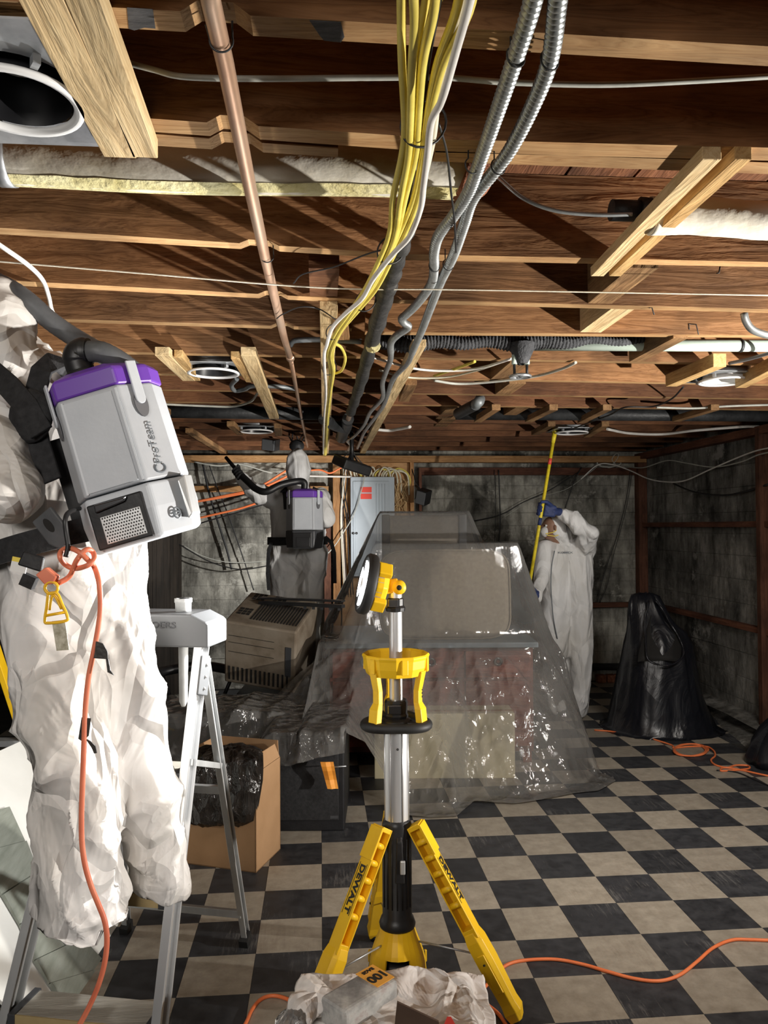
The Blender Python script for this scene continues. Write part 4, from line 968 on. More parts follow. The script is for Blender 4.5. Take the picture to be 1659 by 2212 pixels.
pyc('black_cable', 'black cable sagging low across the left rear wall', 'cable', [(345, 1142), (400, 1140), (450, 1125), (520, 1105), (575, 1088)], YB-.2, .007, 'black_cable')
pyc('black_cable', 'thin dark cable drooping to the far worker\'s hip', 'cable', [(372, 1165), (410, 1190), (460, 1216), (520, 1230), (580, 1222)], YB-.2, .006, 'black_cable')
pyc('grey_cable', 'grey cable drooping above the thin dark one on the left rear wall', 'cable', [(395, 1178), (440, 1202), (500, 1215), (590, 1212)], YB-.16, .005, 'grey_cable')
pyc('black_cable', 'thick black cable hanging down the left rear wall', 'cable', [(438, 1000), (448, 1050), (462, 1100), (478, 1150), (492, 1195), (500, 1230)], YB-.075, .011, 'black_cable')
pyc('black_cable', 'thinner black cable hanging beside the thick one on the left rear wall', 'cable', [(452, 1005), (470, 1055), (492, 1110), (515, 1175), (535, 1235), (548, 1275)], YB-.075, .006, 'black_cable')
pyc('white_cable', 'pale cable slung under the top plate above the far worker\'s wand', 'cable', [(420, 998), (470, 1006), (520, 1003), (580, 1020), (640, 1030)], YB-.17, .008, 'grey_cable')
# cables on the right part
pyc('black_cable', 'black cable hanging down the rear wall behind the wrapped furniture', 'cable', [(1077, 1015), (1079, 1070), (1080, 1130), (1076, 1190), (1082, 1225)], YB-.075, .006, 'black_cable')
pyc('grey_wire', 'thin wire beside the black cable on the rear wall', 'wire', [(1068, 1015), (1070, 1090), (1068, 1190)], YB-.075, .003, 'black_cable')
pyc('black_cable', 'dark cable rising across the rear wall behind the yellow pole', 'cable', [(1010, 1128), (1080, 1112), (1130, 1085), (1185, 1060), (1250, 1020)], YB-.075, .005, 'black_cable')
pyc('grey_wire', 'thin grey wire rising across the rear wall behind the yellow pole', 'wire', [(1085, 1120), (1150, 1080), (1220, 1058), (1262, 1030), (1290, 1008)], YB-.075, .003, 'grey_cable')
pyc('black_cable', 'dark cable from the wall plate down to the right worker\'s sleeve', 'cable', [(1256, 1010), (1240, 1040), (1228, 1075), (1220, 1100)], YB-.075, .005, 'black_cable')
pyc('grey_wire', 'pair of thin wires hanging right of the right worker', 'wire', [(1362, 1015), (1350, 1090), (1330, 1165), (1305, 1240), (1290, 1300)], YB-.075, .0035, 'black_cable')
pyc('grey_wire', 'second thin wire hanging right of the right worker', 'wire', [(1366, 1018), (1352, 1100), (1325, 1200), (1312, 1262), (1296, 1302)], YB-.075, .003, 'black_cable')
def rng(u0, v0, n, ru, rv, y, seed):
    q = random.Random(seed)
    return [(u0+ru*cos(k*2*pi/9+q.uniform(-.1, .1)), v0+rv*sin(k*2*pi/9)+q.uniform(-2, 2), y) for k in range(n)]
pyc('wire_coil', 'tangled coil of thin pale wire on the rear wall plate near the corner', 'wire', rng(1315, 1000, 24, 26, 9, YB-.14, 1), YB, .0035, 'grey_cable')
pyc('wire_coil', 'upright loop of pale wire above the coil near the corner', 'wire', [(1330, 1004), (1322, 992), (1332, 979), (1336, 984), (1330, 996), (1322, 1004)], YB-.15, .0035, 'grey_cable')
yA, yB2 = PX(1659, 965, XR-.12).y, YB-.16
def lerp_y(u): return yB2+(yA-yB2)*(u-1340)/(1659-1340)
pyc('white_wire', 'upper pale wire swagged across the right corner to the right wall', 'wire', [(1255, 1035, YB-.15), (1290, 1005, YB-.15), (1320, 1003, YB-.15)]+[(u, v, lerp_y(u)) for u, v in ((1360, 1016), (1400, 1034), (1440, 1041), (1480, 1038), (1530, 1016), (1590, 990), (1640, 972), (1700, 962))], 0, .0065, 'white_cable')
pyc('white_wire', 'lower pale wire swagged across the right corner to the right wall', 'wire', [(1350, 1008, YB-.15)]+[(u, v, lerp_y(u)) for u, v in ((1390, 1010), (1440, 995), (1480, 1000), (1540, 1009), (1600, 998), (1640, 982), (1700, 970))], 0, .0055, 'grey_cable')
pyc('black_cable', 'dark cable sagging along the right wall under the pale wires', 'cable', [(u, v, PX(u, v, XR-.06).y) for u, v in ((1455, 1045), (1500, 1063), (1560, 1070), (1610, 1062), (1660, 1046))], 0, .008, 'black_cable')
# base pipe along the rear wall and loose bricks at its foot
pyc('floor_pipe', 'dark pipe along the foot of the rear wall beside the black bag', 'pipe', [(1150, 1440), (1280, 1440), (1380, 1440), (1440, 1441)], YB-.07, .035, 'iron', 12)
for u in (1296, 1318, 1338):
    a = PZ(u, 1473, 0); tag(MB().box((a.x, YB-.09, .04), (.09, .09, .08)).obj('rubble_block', M['rust'], bevel=.012), 'broken dark block at the foot of the rear wall beside the black bag', 'block', 'broken blocks by the rear wall')
# projector on a ceiling pole
pj = thing('projector', 'black ceiling projector on a pole in front of the electrical panel', 'projector', PD(762, 1000, 5.9))
c = PD(760, 1005, 5.9); Rz = Matrix.Rotation(.55, 3, 'Z') @ Matrix.Rotation(.22, 3, 'Y') @ Matrix.Rotation(.3, 3, 'X')
MB().box(c, (.27, .22, .085), Rz).obj('body', M['dw_black'], pj, bevel=.012)
MB().tube([c+V((0, 0, .02)), V((c.x, c.y, ZJ+.05))], .018, 10).obj('pole', M['dw_black'], pj)
br = MB()
for dx, dy in ((-.08, -.05), (.08, -.05), (-.08, .05), (.08, .05)): br.beam(c+Rz @ V((dx, dy, .03)), c+V((0, 0, .11)), .012, .006)
br.obj('bracket', M['dw_black'], pj)
MB().lathe([(.025, 0), (.025, .015), (.018, .02), (.001, .02)], frame(c+Rz @ V((-.04, -.085, 0)), Rz @ V((0, -1, 0))), 14).obj('lens', M['steel_dark'], pj)
# ceiling gadgets near the far worker
cn = thing('hanging_fixture', 'dark hanging can fixture just above the far worker\'s hood', 'fixture', PD(642, 955, 5.9))
c = PD(641, 968, 5.9)
MB().lathe([(.04, -.02), (.06, .0), (.062, .03), (.045, .06), (.012, .07)], Matrix.Translation(c), 18).obj('can', M['iron'], cn)
w_ = MB()
for k in range(5): w_.tube([c+V((.05*cos(k*1.3), .05*sin(k*1.3), .06)), c+V((.08*cos(k*1.3+.4), .06*sin(k*1.3), .13)), V((c.x+.03*cos(k), c.y+.03*sin(k), ZJ+.03))], .006, 6)
w_.obj('hanger_wire', M['black_cable'], cn)
def speaker(label, u, v, y, sz, rot):
    c = PY(u, v, y); th = thing('small_speaker', label, 'speaker', c, 'two small black speakers')
    Rm = Matrix.Rotation(rot[0], 3, 'Z') @ Matrix.Rotation(rot[1], 3, 'Y') @ Matrix.Rotation(rot[2], 3, 'X')
    MB().box(c, sz, Rm).obj('cabinet', M['dw_black'], th, bevel=.006)
    MB().box(c+Rm @ V((0, -sz[1]/2-.004, 0)), (sz[0]*.88, .008, sz[2]*.9), Rm).obj('grille', M['grey_plastic'], th, bevel=.003)
    return c, Rm, th
c, Rm, th = speaker('small dark speaker hung from the rear ceiling left of the far worker\'s hood', 585, 960, YB-1.1, (.13, .1, .10), (-.35, .15, .2))
MB().tube([c+V((.02, .02, .03)), V((c.x+.03, c.y+.25, ZJ+.02)), V((c.x+.03, c.y+.3, ZJ+.24))], .01, 8).obj('bracket', M['iron'], th)
c, Rm, th = speaker('small dark speaker tilted on the stud right of the electrical panel', 915, 1073, YB-.34, (.11, .12, .14), (-.55, .3, .25))
MB().tube([c+V((0, .03, .04)), V((c.x-.05, YB-.12, c.z+.12))], .01, 8).obj('bracket', M['iron'], th)
MB().tube([c+V((-.02, .03, .06)), V((c.x-.06, YB-.2, c.z+.16)), V((c.x-.09, YB-.12, c.z+.3))], .005, 6).obj('lead', M['black_cable'], th)

# ================================================================== FURNITURE UNDER THE SHEETING
def zv(v, d): return HC-(v-HOR)*d/1533.0
def xu(u, d): return (u-CXP)*d/1533.0
Mc = Matrix(((R_.x, F_.x, 0, 0), (R_.y, F_.y, 0, 0), (0, 0, 1, 0), (0, 0, 0, 1)))   # lateral, depth, up -> world
def cbox(m, x0, x1, d0, d1, z0, z1, mi=0):
    p = [CX(x0, d0, z0), CX(x1, d0, z0), CX(x1, d1, z0), CX(x0, d1, z0), CX(x0, d0, z1), CX(x1, d0, z1), CX(x1, d1, z1), CX(x0, d1, z1)]
    return m.hexa(p, mi)
dD = 4.80; dx0, dx1 = xu(700, dD), xu(1160, dD); zD = zv(1388, dD)
dk = thing('desk', 'reddish mahogany desk with a pale top edge under the clear plastic sheeting', 'desk', CX((dx0+dx1)/2, dD+.4, 0))
cbox(MB(), dx0+.03, dx1-.03, dD+.03, dD+.82, .08, zD-.035).obj('carcass', M['mahogany'], dk, bevel=.004)
cbox(MB(), dx0, dx1, dD-.01, dD+.85, zD-.035, zD).obj('desk_top', M['desk_top'], dk, bevel=.006)
for k in range(3):
    wdt = (dx1-dx0-.12)/3; a = dx0+.05+k*(wdt+.01)
    f = cbox(MB(), a, a+wdt, dD+.012, dD+.034, zD-.24, zD-.06).obj('drawer_front', M['mahogany'], dk, bevel=.004)
    MB().lathe([(.012, 0), (.026, .004), (.030, .012), (.022, .016), (.016, .010), (.012, 0)], frame(CX(a+wdt/2, dD+.010, zD-.13), -F_), 18).obj('ring_pull', M['steel_dark'], f)
    cbox(MB(), a, a+wdt, dD+.014, dD+.034, .12, zD-.26).obj('door_front', M['mahogany'], dk, bevel=.004)
for a in (dx0+.04, dx1-.10):
    for dd in (dD+.05, dD+.74): cbox(MB(), a, a+.06, dd, dd+.06, 0, .09).obj('foot', M['mahogany'], dk)
bx = thing('storage_box', 'pale yellow closed box on the floor under the sheeting, before the desk', 'box', CX(.4, 4.66, 0))
x0, x1 = xu(806, 4.55), xu(1108, 4.55); z1 = zv(1540, 4.55)
cbox(MB(), x0, x1, 4.55, 4.76, .0, z1).obj('carton', M['card_pale'], bx, bevel=.004)
cbox(MB(), x0, x1, 4.60, 4.64, z1-.001, z1+.0015).obj('tape', M['card'], bx)
def cushion(name, label, x0, x1, z0, z1, d, th, lean, mat, rx=.10):
    t = thing(name, label, 'cushion', CX((x0+x1)/2, d, z0))
    w, h = x1-x0, z1-z0; n = 40; secs = []
    def sq(a, p): c_, s_ = cos(a), sin(a); return (math.copysign(abs(c_)**p, c_), math.copysign(abs(s_)**p, s_))
    for k in range(13):
        t_ = -1+2*k/12; k_ = max(0.0, 1-abs(t_)**4)**.5
        if k in (0, 12): k_ = 0
        sc = .90+.10*k_; ring = []
        for i in range(n):
            cx2, cz2 = sq(2*pi*i/n, .34)
            lx, lz = cx2*w/2*sc, cz2*h/2*sc
            if k in (0, 12): pass
            ld = t_*th/2*(1+.12*(1-(2*lx/w)**2)*(1-(2*lz/h)**2))
            hh = lz+h/2
            ring.append(CX((x0+x1)/2+lx, d+ld+hh*lean, z0+hh))
        secs.append(ring)
    MB().loft(secs).obj('pad', mat, t)
    pipe = MB()
    for t_ in (-.93, .93):
        pts = []
        for i in range(n):
            cx2, cz2 = sq(2*pi*i/n, .34); hh = cz2*h/2*.985+h/2
            pts.append(CX((x0+x1)/2+cx2*w/2*.985, d+t_*th/2*.98+hh*lean, z0+hh))
        pipe.tube(pts, .006, 6, closed=True)
    pipe.obj('piping', mat, t)
    return t
d1 = 5.0
cushion('sofa_cushion', 'large tan sofa cushion leaning on the desk under the sheeting', xu(818, d1), xu(1100, d1), zD+.001, zv(1186, d1+.1), d1, .17, .10, M['cushion'])
t = thing('armchair_back', 'taupe upholstered seat back topmost under the sheeting, behind the tan cushion', 'chair', CX(.3, 5.45, zD))
xa_, xb_ = xu(828, 5.4), xu(1002, 5.4); zt_ = zv(1111, 5.4)-.01
cbox(MB(), xa_, xb_, 5.33, 5.56, zD+.002, zt_).obj('back_pad', M['cushion2'], t, bevel=.03, seg=4)
cbox(MB(), xa_-.012, xa_+.05, 5.31, 5.57, zD+.002, zt_+.008).obj('side_rail', M['vac_dark'], t, bevel=.008)
cbox(MB(), xb_-.05, xb_+.012, 5.31, 5.57, zD+.002, zt_+.008).obj('side_rail', M['vac_dark'], t, bevel=.008)

# air conditioner, tilted forwards on a dark crate
TL = PD(484, 1341, 4.7); TRr = PD(640, 1366, 4.62); BL = PD(530, 1276, 5.12)
ex = (TRr-TL).normalized(); ey = (BL-TL); ey = (ey-ex*ey.dot(ex)).normalized(); ez = ex.cross(ey)
if ez.z < 0: ez = -ez
W_, D_, H_ = (TRr-TL).length, (BL-TL).length, .46
def AC(x, y, z): return TL+ex*x+ey*y+ez*z      # z measured down from the top as negative
ac = thing('air_conditioner', 'dirty beige air conditioner tilted on its crate, left of the plastic sheeting', 'appliance', AC(W_/2, D_/2, -H_))
def abox(x0, x1, y0, y1, z0, z1):
    return [AC(x0, y0, z0), AC(x1, y0, z0), AC(x1, y1, z0), AC(x0, y1, z0), AC(x0, y0, z1), AC(x1, y0, z1), AC(x1, y1, z1), AC(x0, y1, z1)]
MB().hexa(abox(0, W_, 0, D_, -H_, 0)).obj('case', M['ac_beige'], ac, bevel=.012)
g = MB()
for i in range(16): g.hexa(abox(W_*.30+i*W_*.042, W_*.30+i*W_*.042+.010, D_*.16, D_*.72, .0005, .003))
g.obj('top_louvre', M['slot'], ac)
g = MB()
for bx_ in (0, 1):
    for i in range(3):
        for j in range(3): g.hexa(abox(W_*(.10+.30*bx_)+i*.032, W_*(.10+.30*bx_)+i*.032+.024, D_*.76+j*.035, D_*.76+j*.035+.026, .0005, .003))
for i in range(3):
    for j in range(3): g.hexa(abox(W_*.07+i*.032, W_*.07+i*.032+.024, D_*.26+j*.035, D_*.26+j*.035+.026, .0005, .003))
g.obj('square_vent', M['slot'], ac)
g = MB()
for i in range(14): g.hexa(abox(W_*.06+i*W_*.063, W_*.06+i*W_*.063+.013, -.003, -.0005, -H_+.03, -H_+.13))
g.obj('front_louvre', M['slot'], ac)
g = MB()
for zz in (-.10, -.15, -.22): g.hexa(abox(W_*.06, W_*.7, -.002, -.0004, zz, zz+.003))
g.obj('front_groove', M['slot'], ac)
MB().hexa(abox(W_*.86, W_*.94, -.003, -.0004, -.34, -.12)).obj('control_panel', M['vac_dark'], ac)
low = min(AC(x, y, -H_).z for x in (0, W_) for y in (0, D_))
cr = thing('crate', 'dark crate under the tilted air conditioner', 'crate', AC(W_/2, D_/2, -H_)*1.0)
cc = AC(W_/2, D_/2, -H_); xl, dl = cc.dot(R_), dep(cc)
cm = MB(); cbox(cm, xl-.20, xl+.24, dl-.22, dl+.25, 0.0, low-.002); cm.obj('side', M['black_box'], cr, bevel=.004)
for k in range(3): cbox(MB(), xl-.21, xl+.25, dl-.235, dl-.222, .06+k*low/3.2, .06+k*low/3.2+low/4.5).obj('slat', M['panel_dark'], cr)
# black rail lying over it
rl = thing('folded_rail', 'long black folded metal rail lying over the air conditioner towards the sheeting', 'rail', PD(640, 1310, 4.85))
ra, rb2 = PD(562, 1298, 4.95), PD(742, 1305, 4.72)
MB().beam(ra, rb2, .06, .012, drop=.014).obj('top_bar', M['dw_black'], rl, bevel=.003)
MB().beam(ra+V((0, 0, -.022)), rb2+V((0, 0, -.026)), .05, .022).obj('lower_bar', M['dw_black'], rl, bevel=.003)
for k in range(5):
    p = ra.lerp(rb2, .55+.1*k); MB().box(p+V((0, 0, -.03)), (.02, .02, .026)).obj('tab', M['dw_black'], rl)
# dark round-backed chair at the left of the sheet
ch = thing('swivel_chair', 'black round-backed chair in the dark behind the stepladder', 'chair', CX(-1.34, 5.0, 0))
cc = CX(-1.34, 5.0, 0); zch = zv(1462, 4.75)
pts = [cc+R_*(.30*cos(a))+F_*(.22*sin(a))+Z_*(zch-.03*abs(cos(a))) for a in [radians(q) for q in range(-10, 191, 10)]]
MB().tube(pts, .035, 10).obj('back_rim', M['dw_black'], ch)
MB().lathe([(.001, .0), (.24, .0), (.27, .03), (.25, .07), (.001, .08)], Matrix.Translation(cc+Z_*(zch-.28)), 28).obj('seat', M['black_fab'], ch)
MB().tube([cc+Z_*.05, cc+Z_*(zch-.27)], .03, 10).obj('column', M['dw_black'], ch)
for k in range(5):
    MB().tube([cc+Z_*.07, cc+V((.27*cos(k*1.257), .27*sin(k*1.257), .03))], .022, 8).obj('leg', M['dw_black'], ch)
for a in (30, 90, 150): MB().tube([pts[(a+10)//10], cc+Z_*(zch-.24)+R_*(.2*cos(radians(a)))+F_*(.15*sin(radians(a)))], .014, 6).obj('back_post', M['dw_black'], ch)
# black case under the hem with the orange tape on it
dC = dep(PZ(670, 1796, 0))
bc = thing('black_case', 'black boxy speaker case half under the plastic hem, beside the cardboard box', 'speaker', CX(xu(672, dC), dC+.25, 0))
xc0, xc1 = xu(590, dC), xu(741, dC)
cbox(MB(), xc0, xc1, dC, dC+.55, .0, .50).obj('cabinet', M['black_box'], bc, bevel=.008)
cbox(MB(), xc0+.03, xc1-.03, dC-.008, dC+.002, .06, .46).obj('grille', M['black_fab'], bc, bevel=.004)
cbox(MB(), xc1-.075, xc1-.035, dC-.0095, dC-.007, .07, .085).obj('badge', M['vac_dark'], bc)
# low covered things at the left under the sheet
lo = thing('footstool', 'low dark upholstered block under the left end of the sheeting', 'stool', CX(-.9, 4.35, 0))
cbox(MB(), -1.32, -.60, 4.16, 4.52, .06, .50).obj('pad', M['black_box'], lo, bevel=.03, seg=3)
for a in (-1.28, -.68):
    for dd in (4.2, 4.44): cbox(MB(), a, a+.05, dd, dd+.05, 0, .07).obj('leg', M['black_box'], lo)

# ------------------------------------------------------------------ the plastic sheeting
def floor_d(u, v): p = PZ(u, v, 0); return p.dot(R_), dep(p)
hemf = [(-1.62, 4.0), (-1.2, 3.95), (xu(560, 3.75), 3.74), (xc0-.03, dC-.030), (xc1+.03, dC-.031)]
hemf += [floor_d(u, v) for u, v in ((800, 1742), (860, 1762), (930, 1768), (985, 1766), (1020, 1735), (1110, 1738), (1240, 1718), (1290, 1712), (1326, 1690))]
hemf += [(1.70, floor_d(1326, 1690)[1]+.02)]
def hem_d(x):
    for a, b in zip(hemf, hemf[1:]):
        if a[0] <= x <= b[0]: return a[1]+(b[1]-a[1])*(x-a[0])/(b[0]-a[0])
    return hemf[-1][1]
def tent(x, d):
    S = []
    def sup(x0, x1, d0, d1, H, kx0, kx1, kd0, kd1):
        ax = max(0, x0-x)*kx0+max(0, x-x1)*kx1; ad = max(0, d0-d)*kd0+max(0, d-d1)*kd1
        S.append(H-(ax*ax+ad*ad)**.5 if ax and ad else H-ax-ad)
    sup(xa_-.03, xb_+.03, 5.29, 5.60, zt_+.03, 2.0, 2.3, 3.6, 4.2)
    zc_ = zv(1186, d1+.1)+.035
    sup(xu(818, d1)-.03, xu(1100, d1)+.04, d1-.13, d1+.30, zc_+.01, 2.6, 2.9, 9.5, 2)
    sup(dx0-.03, dx1+.03, dD-.03, dD+.9, zD+.018, 1.25, 2.4, (zD+.018)/max(.3, dD-.03-hem_d(x)-.13), 6)
    sup(x0-.02, x1+.03, 4.52, 4.78, z1+.02, 2, 2, 3.2, 3)
    sup(-1.36, -.56, 4.12, 4.56, .53, .9, .9, 2.2, .8)
    sup(xc0-.02, xc1+.02, dC-.015, dC+.57, .52, 1.5, 1.6, 9, .5)
    return max(S)
nx, ns = 170, 190
X0, X1, D0, D1 = -1.62, 1.60, 3.62, 6.05
def hem_x(d):
    pts = [(3.6, 1.50), (4.30, 1.44), (4.45, 1.43), (4.7, 1.40), (5.2, 1.36), (6.2, 1.25)]
    for a, b in zip(pts, pts[1:]):
        if a[0] <= d <= b[0]: return a[1]+(b[1]-a[1])*(d-a[0])/(b[0]-a[0])
    return 1.4
def back_d(x): return 6.0 if x > -.45 else 4.66+.05*noise.noise((x*5, 0, 3))
cols_ = []
for i in range(nx+1):
    x = X0+(X1-X0)*i/nx
    da = hem_d(x)+.025*noise.noise((x*3, 1, 1)); db = back_d(x); K_ = 400
    ds = [da+(db-da)*k/K_ for k in range(K_+1)]
    zz = np.array([max(tent(x, d), .004) for d in ds])
    for _ in range(10): zz[1:-1] = np.maximum(zz[1:-1], (zz[:-2]+zz[2:])/2)
    L_ = np.concatenate([[0], np.cumsum(np.hypot(np.diff(np.array(ds)), np.diff(zz)))])
    t_ = np.linspace(0, L_[-1], ns+1)
    cols_.append((x, np.interp(t_, L_, ds), np.interp(t_, L_, zz)))
vs = []
for (x, dd, zz) in cols_:
    for k in range(ns+1):
        d, z = float(dd[k]), float(zz[k]); q = V((x, d, z))
        hang_ = min(1.0, max(0.0, (zt_+.1-z)/1.0)); onfl = z < .012
        # long folds that fan out from the top edge, sharp on the outside
        ang = math.atan2(x-.30, 1.9-z+.55*max(0, 5.0-d))
        f1 = (1-abs(sin(ang*10+2.2*noise.noise((x*1.1, d*1.1, z*.6)))))**2.2
        f2 = (1-abs(sin(ang*27+3*noise.noise((x*1.6, d*1.4, z*.9+4)))))**2
        low_ = min(1.0, max(.015, (zD+.04-z)/.22)); o_ = hang_*low_*(.055*f1+.030*f2)+(.010*abs(noise.noise(q*7))+.012*max(0, noise.noise(q*3.1+V((4, 1, 2)))))*low_
        if onfl: o_ = .010+.03*max(0, noise.noise((x*5, d*5, 3)))**1.2+.012*abs(noise.noise((x*14, d*14, 1)))
        vs.append(CX(x+.35*o_*(1 if x > .3 else -1), d-.8*o_, z+.55*o_+.002))
fs = []
for i in range(nx):
    for k in range(ns):
        x = X0+(X1-X0)*(i+.5)/nx; d = float(cols_[i][1][k])
        if x > hem_x(d)+.03*noise.noise((d*4, 2, 1)): continue
        fs.append((i*(ns+1)+k, (i+1)*(ns+1)+k, (i+1)*(ns+1)+k+1, i*(ns+1)+k+1))
used = sorted({k for f in fs for k in f}); ix = {k: n for n, k in enumerate(used)}
dm = MB(); dm.add([vs[k] for k in used], [tuple(ix[k] for k in f) for f in fs], 0, True)
sheet = dm.obj('plastic_sheeting', M['film'], fixn=False)
tag(sheet, 'large clear plastic sheet draped over the desk, cushions and boxes', 'sheet')

# orange tape strip on the case hem, with a silver pin
ot = thing('orange_tape_strip', 'crumpled orange tape strip stuck on the plastic over the black case', 'tape', CX(xu(712, dC), dC-.03, .25))
secs = []
for k in range(7):
    t_ = k/6; u_ = 706+13*t_; v_ = 1646+58*t_; q = PD(u_, v_, dC-.085-.01*sin(t_*7)); wv = .034-.006*t_
    secs.append([q-R_*wv, q-R_*wv*.2-F_*.006, q+R_*wv*.5+F_*.002, q+R_*wv, q+R_*wv+F_*.003, q+F_*.003, q-R_*wv+F_*.003])
MB().loft(secs, smooth=False).obj('strip', M['orange_tape'], ot)
MB().tube([PD(719, 1657, dC-.088), PD(748, 1655, dC-.088)], .004, 6).obj('pin', M['galv'], ot)

# ------------------------------------------------------------------ black contractor bag
def section_bag(name, label, secs, mat, fold=.02, seed=0, n=72, group=None):
    m = MB(); S = []
    for (x, d, z, rx, rd, pw) in secs:
        ring = []
        for i in range(n):
            a = 2*pi*i/n; c_, s_ = cos(a), sin(a)
            r = 1+fold/max(rx, .05)*(noise.noise((c_*2.2+seed, s_*2.2, z*2.0))+.7*abs(noise.noise((c_*6, s_*6+seed, z*2.4)))*1.5)
            ring.append(CX(x+rx*math.copysign(abs(c_)**pw, c_)*r, d+rd*math.copysign(abs(s_)**pw, s_)*r, z+.012*noise.noise((c_*4, s_*4, z*5+seed))))
        S.append(ring)
    m.loft(S); return m
dB = dep(PZ(1430, 1597, 0))+.30
def bx_(u): return xu(u, dB-.1)
def bz_(v): return zv(v, dB-.1)
secs = []
for (ul, ur, v, rd) in ((1303, 1562, 1598, .33), (1308, 1552, 1594, .33), (1322, 1540, 1575, .31), (1333, 1526, 1540, .30), (1341, 1512, 1500, .28), (1349, 1504, 1460, .26), (1356, 1500, 1425, .24), (1360, 1497, 1395, .22), (1364, 1484, 1370, .19), (1366, 1462, 1352, .15), (1368, 1446, 1330, .11), (1371, 1432, 1308, .08), (1376, 1424, 1292, .055), (1392, 1412, 1286, .02)):
    a, b = bx_(ul), bx_(ur); secs.append(((a+b)/2, dB, max(bz_(v), .004), (b-a)/2, rd, .85))
bag = thing('bin_bag', 'tall black plastic rubbish bag standing on the tiles by the right corner', 'bag', CX(bx_(1430), dB, 0))
section_bag('bag', '', secs, M['bag'], .035, 2).obj('sack', M['bag'], bag)
# open dark mouth folded down on the front
mo = MB(); S = []
for k in range(9):
    t_ = k/8; v_ = 1330+90*t_; w_ = .02+.14*sin(min(1, t_*1.1)*pi*.55); u_ = 1408-6*t_+8*sin(t_*4)
    q = CX(bx_(u_), dB-.10-.20*t_-.02, bz_(v_)); S.append([q-R_*w_, q-R_*w_*.4+F_*.05, q+R_*w_*.4+F_*.05, q+R_*w_, q+R_*w_*.5+F_*.09, q-R_*w_*.5+F_*.09])
mo.loft(S); mo.obj('mouth', M['slot'], bag)
lip = MB(); pts = [CX(bx_(u), dB-.115-.21*max(0, (v-1310)/110), bz_(v)) for u, v in ((1398, 1300), (1385, 1340), (1376, 1385), (1374, 1415), (1395, 1425), (1425, 1424), (1450, 1405), (1448, 1375), (1435, 1345), (1425, 1318), (1412, 1300))]
lip.tube(cat_rom(pts, 6), [.007+.006*noise.noise((k*.4, 1, 0)) for k in range((len(pts)-1)*6+1)], 10); lip.obj('folded_lip', M['bag'], bag)
# second bag, only its edge in the frame
q = PZ(1672, 1655, 0); secs2 = [(q.dot(R_)+.13, dep(q)+.02, z, r, r*.8, .9) for z, r in ((.004, .27), (.05, .27), (.14, .24), (.24, .18), (.32, .10), (.36, .03))]
tag(section_bag('bag2', '', secs2, M['bag'], .03, 9).obj('bin_bag', M['bag']), 'small dark rubbish bag cut off by the right edge of the view', 'bag')

# ------------------------------------------------------------------ cords on the floor
def cord(name, label, pts, r, mat, z0=.0):
    return tag(MB().tube(cat_rom([PZ(p[0], p[1], z0+r+(p[2] if len(p) > 2 else 0)) for p in pts], 8), r, 8).obj(name, M[mat]), label, 'cord')
cord('extension_cord', 'orange extension cord curving across the tiles at the lower right', [(985, 2190), (1030, 2150), (1060, 2118), (1075, 2098), (1105, 2080), (1150, 2073), (1205, 2073), (1262, 2084), (1310, 2098), (1370, 2114), (1425, 2119), (1468, 2106), (1505, 2078), (1540, 2048), (1580, 2031), (1625, 2030), (1760, 2036)], .0062, 'orange_cord')
cord('extension_cord', 'orange cord loop leaving the carton at the lower left of the tripod', [(500, 2260), (530, 2212), (545, 2180), (565, 2158), (590, 2151), (620, 2158), (655, 2178)], .0062, 'orange_cord')
cord('extension_cord', 'orange cord between the carton and the right tripod foot', [(1020, 2140), (1050, 2168), (1078, 2192), (1100, 2225)], .0062, 'orange_cord')
cl = [(1284, 1577), (1320, 1580), (1360, 1588), (1400, 1594), (1425, 1601), (1452, 1610)]
cl += [(1488+35*cos(a)+(k % 7)*1.2, 1620+13*sin(a), .004*(k % 3)) for k, a in enumerate([radians(200+40*q) for q in range(28)])]
cl += [(1520, 1612), (1540, 1620), (1545, 1632), (1536, 1642), (1545, 1652), (1570, 1658), (1590, 1653), (1615, 1654), (1618, 1660), (1595, 1663), (1558, 1665), (1565, 1658), (1600, 1663), (1640, 1672), (1700, 1684)]
cord('extension_cord', 'orange extension cord coiled on the tiles in front of the black bag', cl, .0062, 'orange_cord')
cord('floor_cable', 'thin black cord beside the orange coil at the right', [(1548, 1664), (1590, 1668), (1630, 1684), (1680, 1706)], .005, 'black_cable')
# ================================================================== TRIPOD WORK LIGHT
d0 = 2.43; sT = d0/1533.0; xT = (853-CXP)*sT
def T(x, y, z): return R_*(xT+x)+F_*(d0*KD+y)+Z_*z
def TV(x, y, z): return R_*x+F_*y+Z_*z
MT = Mc.copy(); MT.translation = T(0, 0, 0)
tl = thing('tripod_work_light', 'yellow and black tripod work light standing on the tiles, lamp head turned left', 'work light', T(0, 0, 0))
MB().lathe([(.001, .012), (.100, .012), (.108, .02), (.107, .05), (.098, .085), (.090, .105), (.001, .105)], MT, 28).obj('base_foot', M['rubber'], tl)
MB().lathe([(.056, .262), (.060, .25), (.066, .232), (.082, .192), (.086, .180), (.080, .178), (.060, .225), (.054, .25), (.056, .262)], MT, 24, smooth=False).obj('skirt', M['dw_yellow'], tl)
for a in (-30, 90, 210):
    MB().lathe([(.086, .181), (.094, .15), (.098, .11), (.096, .072), (.090, .072), (.090, .11), (.086, .15), (.079, .179)], MT, 8, smooth=False, a0=radians(a-33), a1=radians(a+33)).obj('skirt_lobe', M['dw_yellow'], tl, bevel=.002)
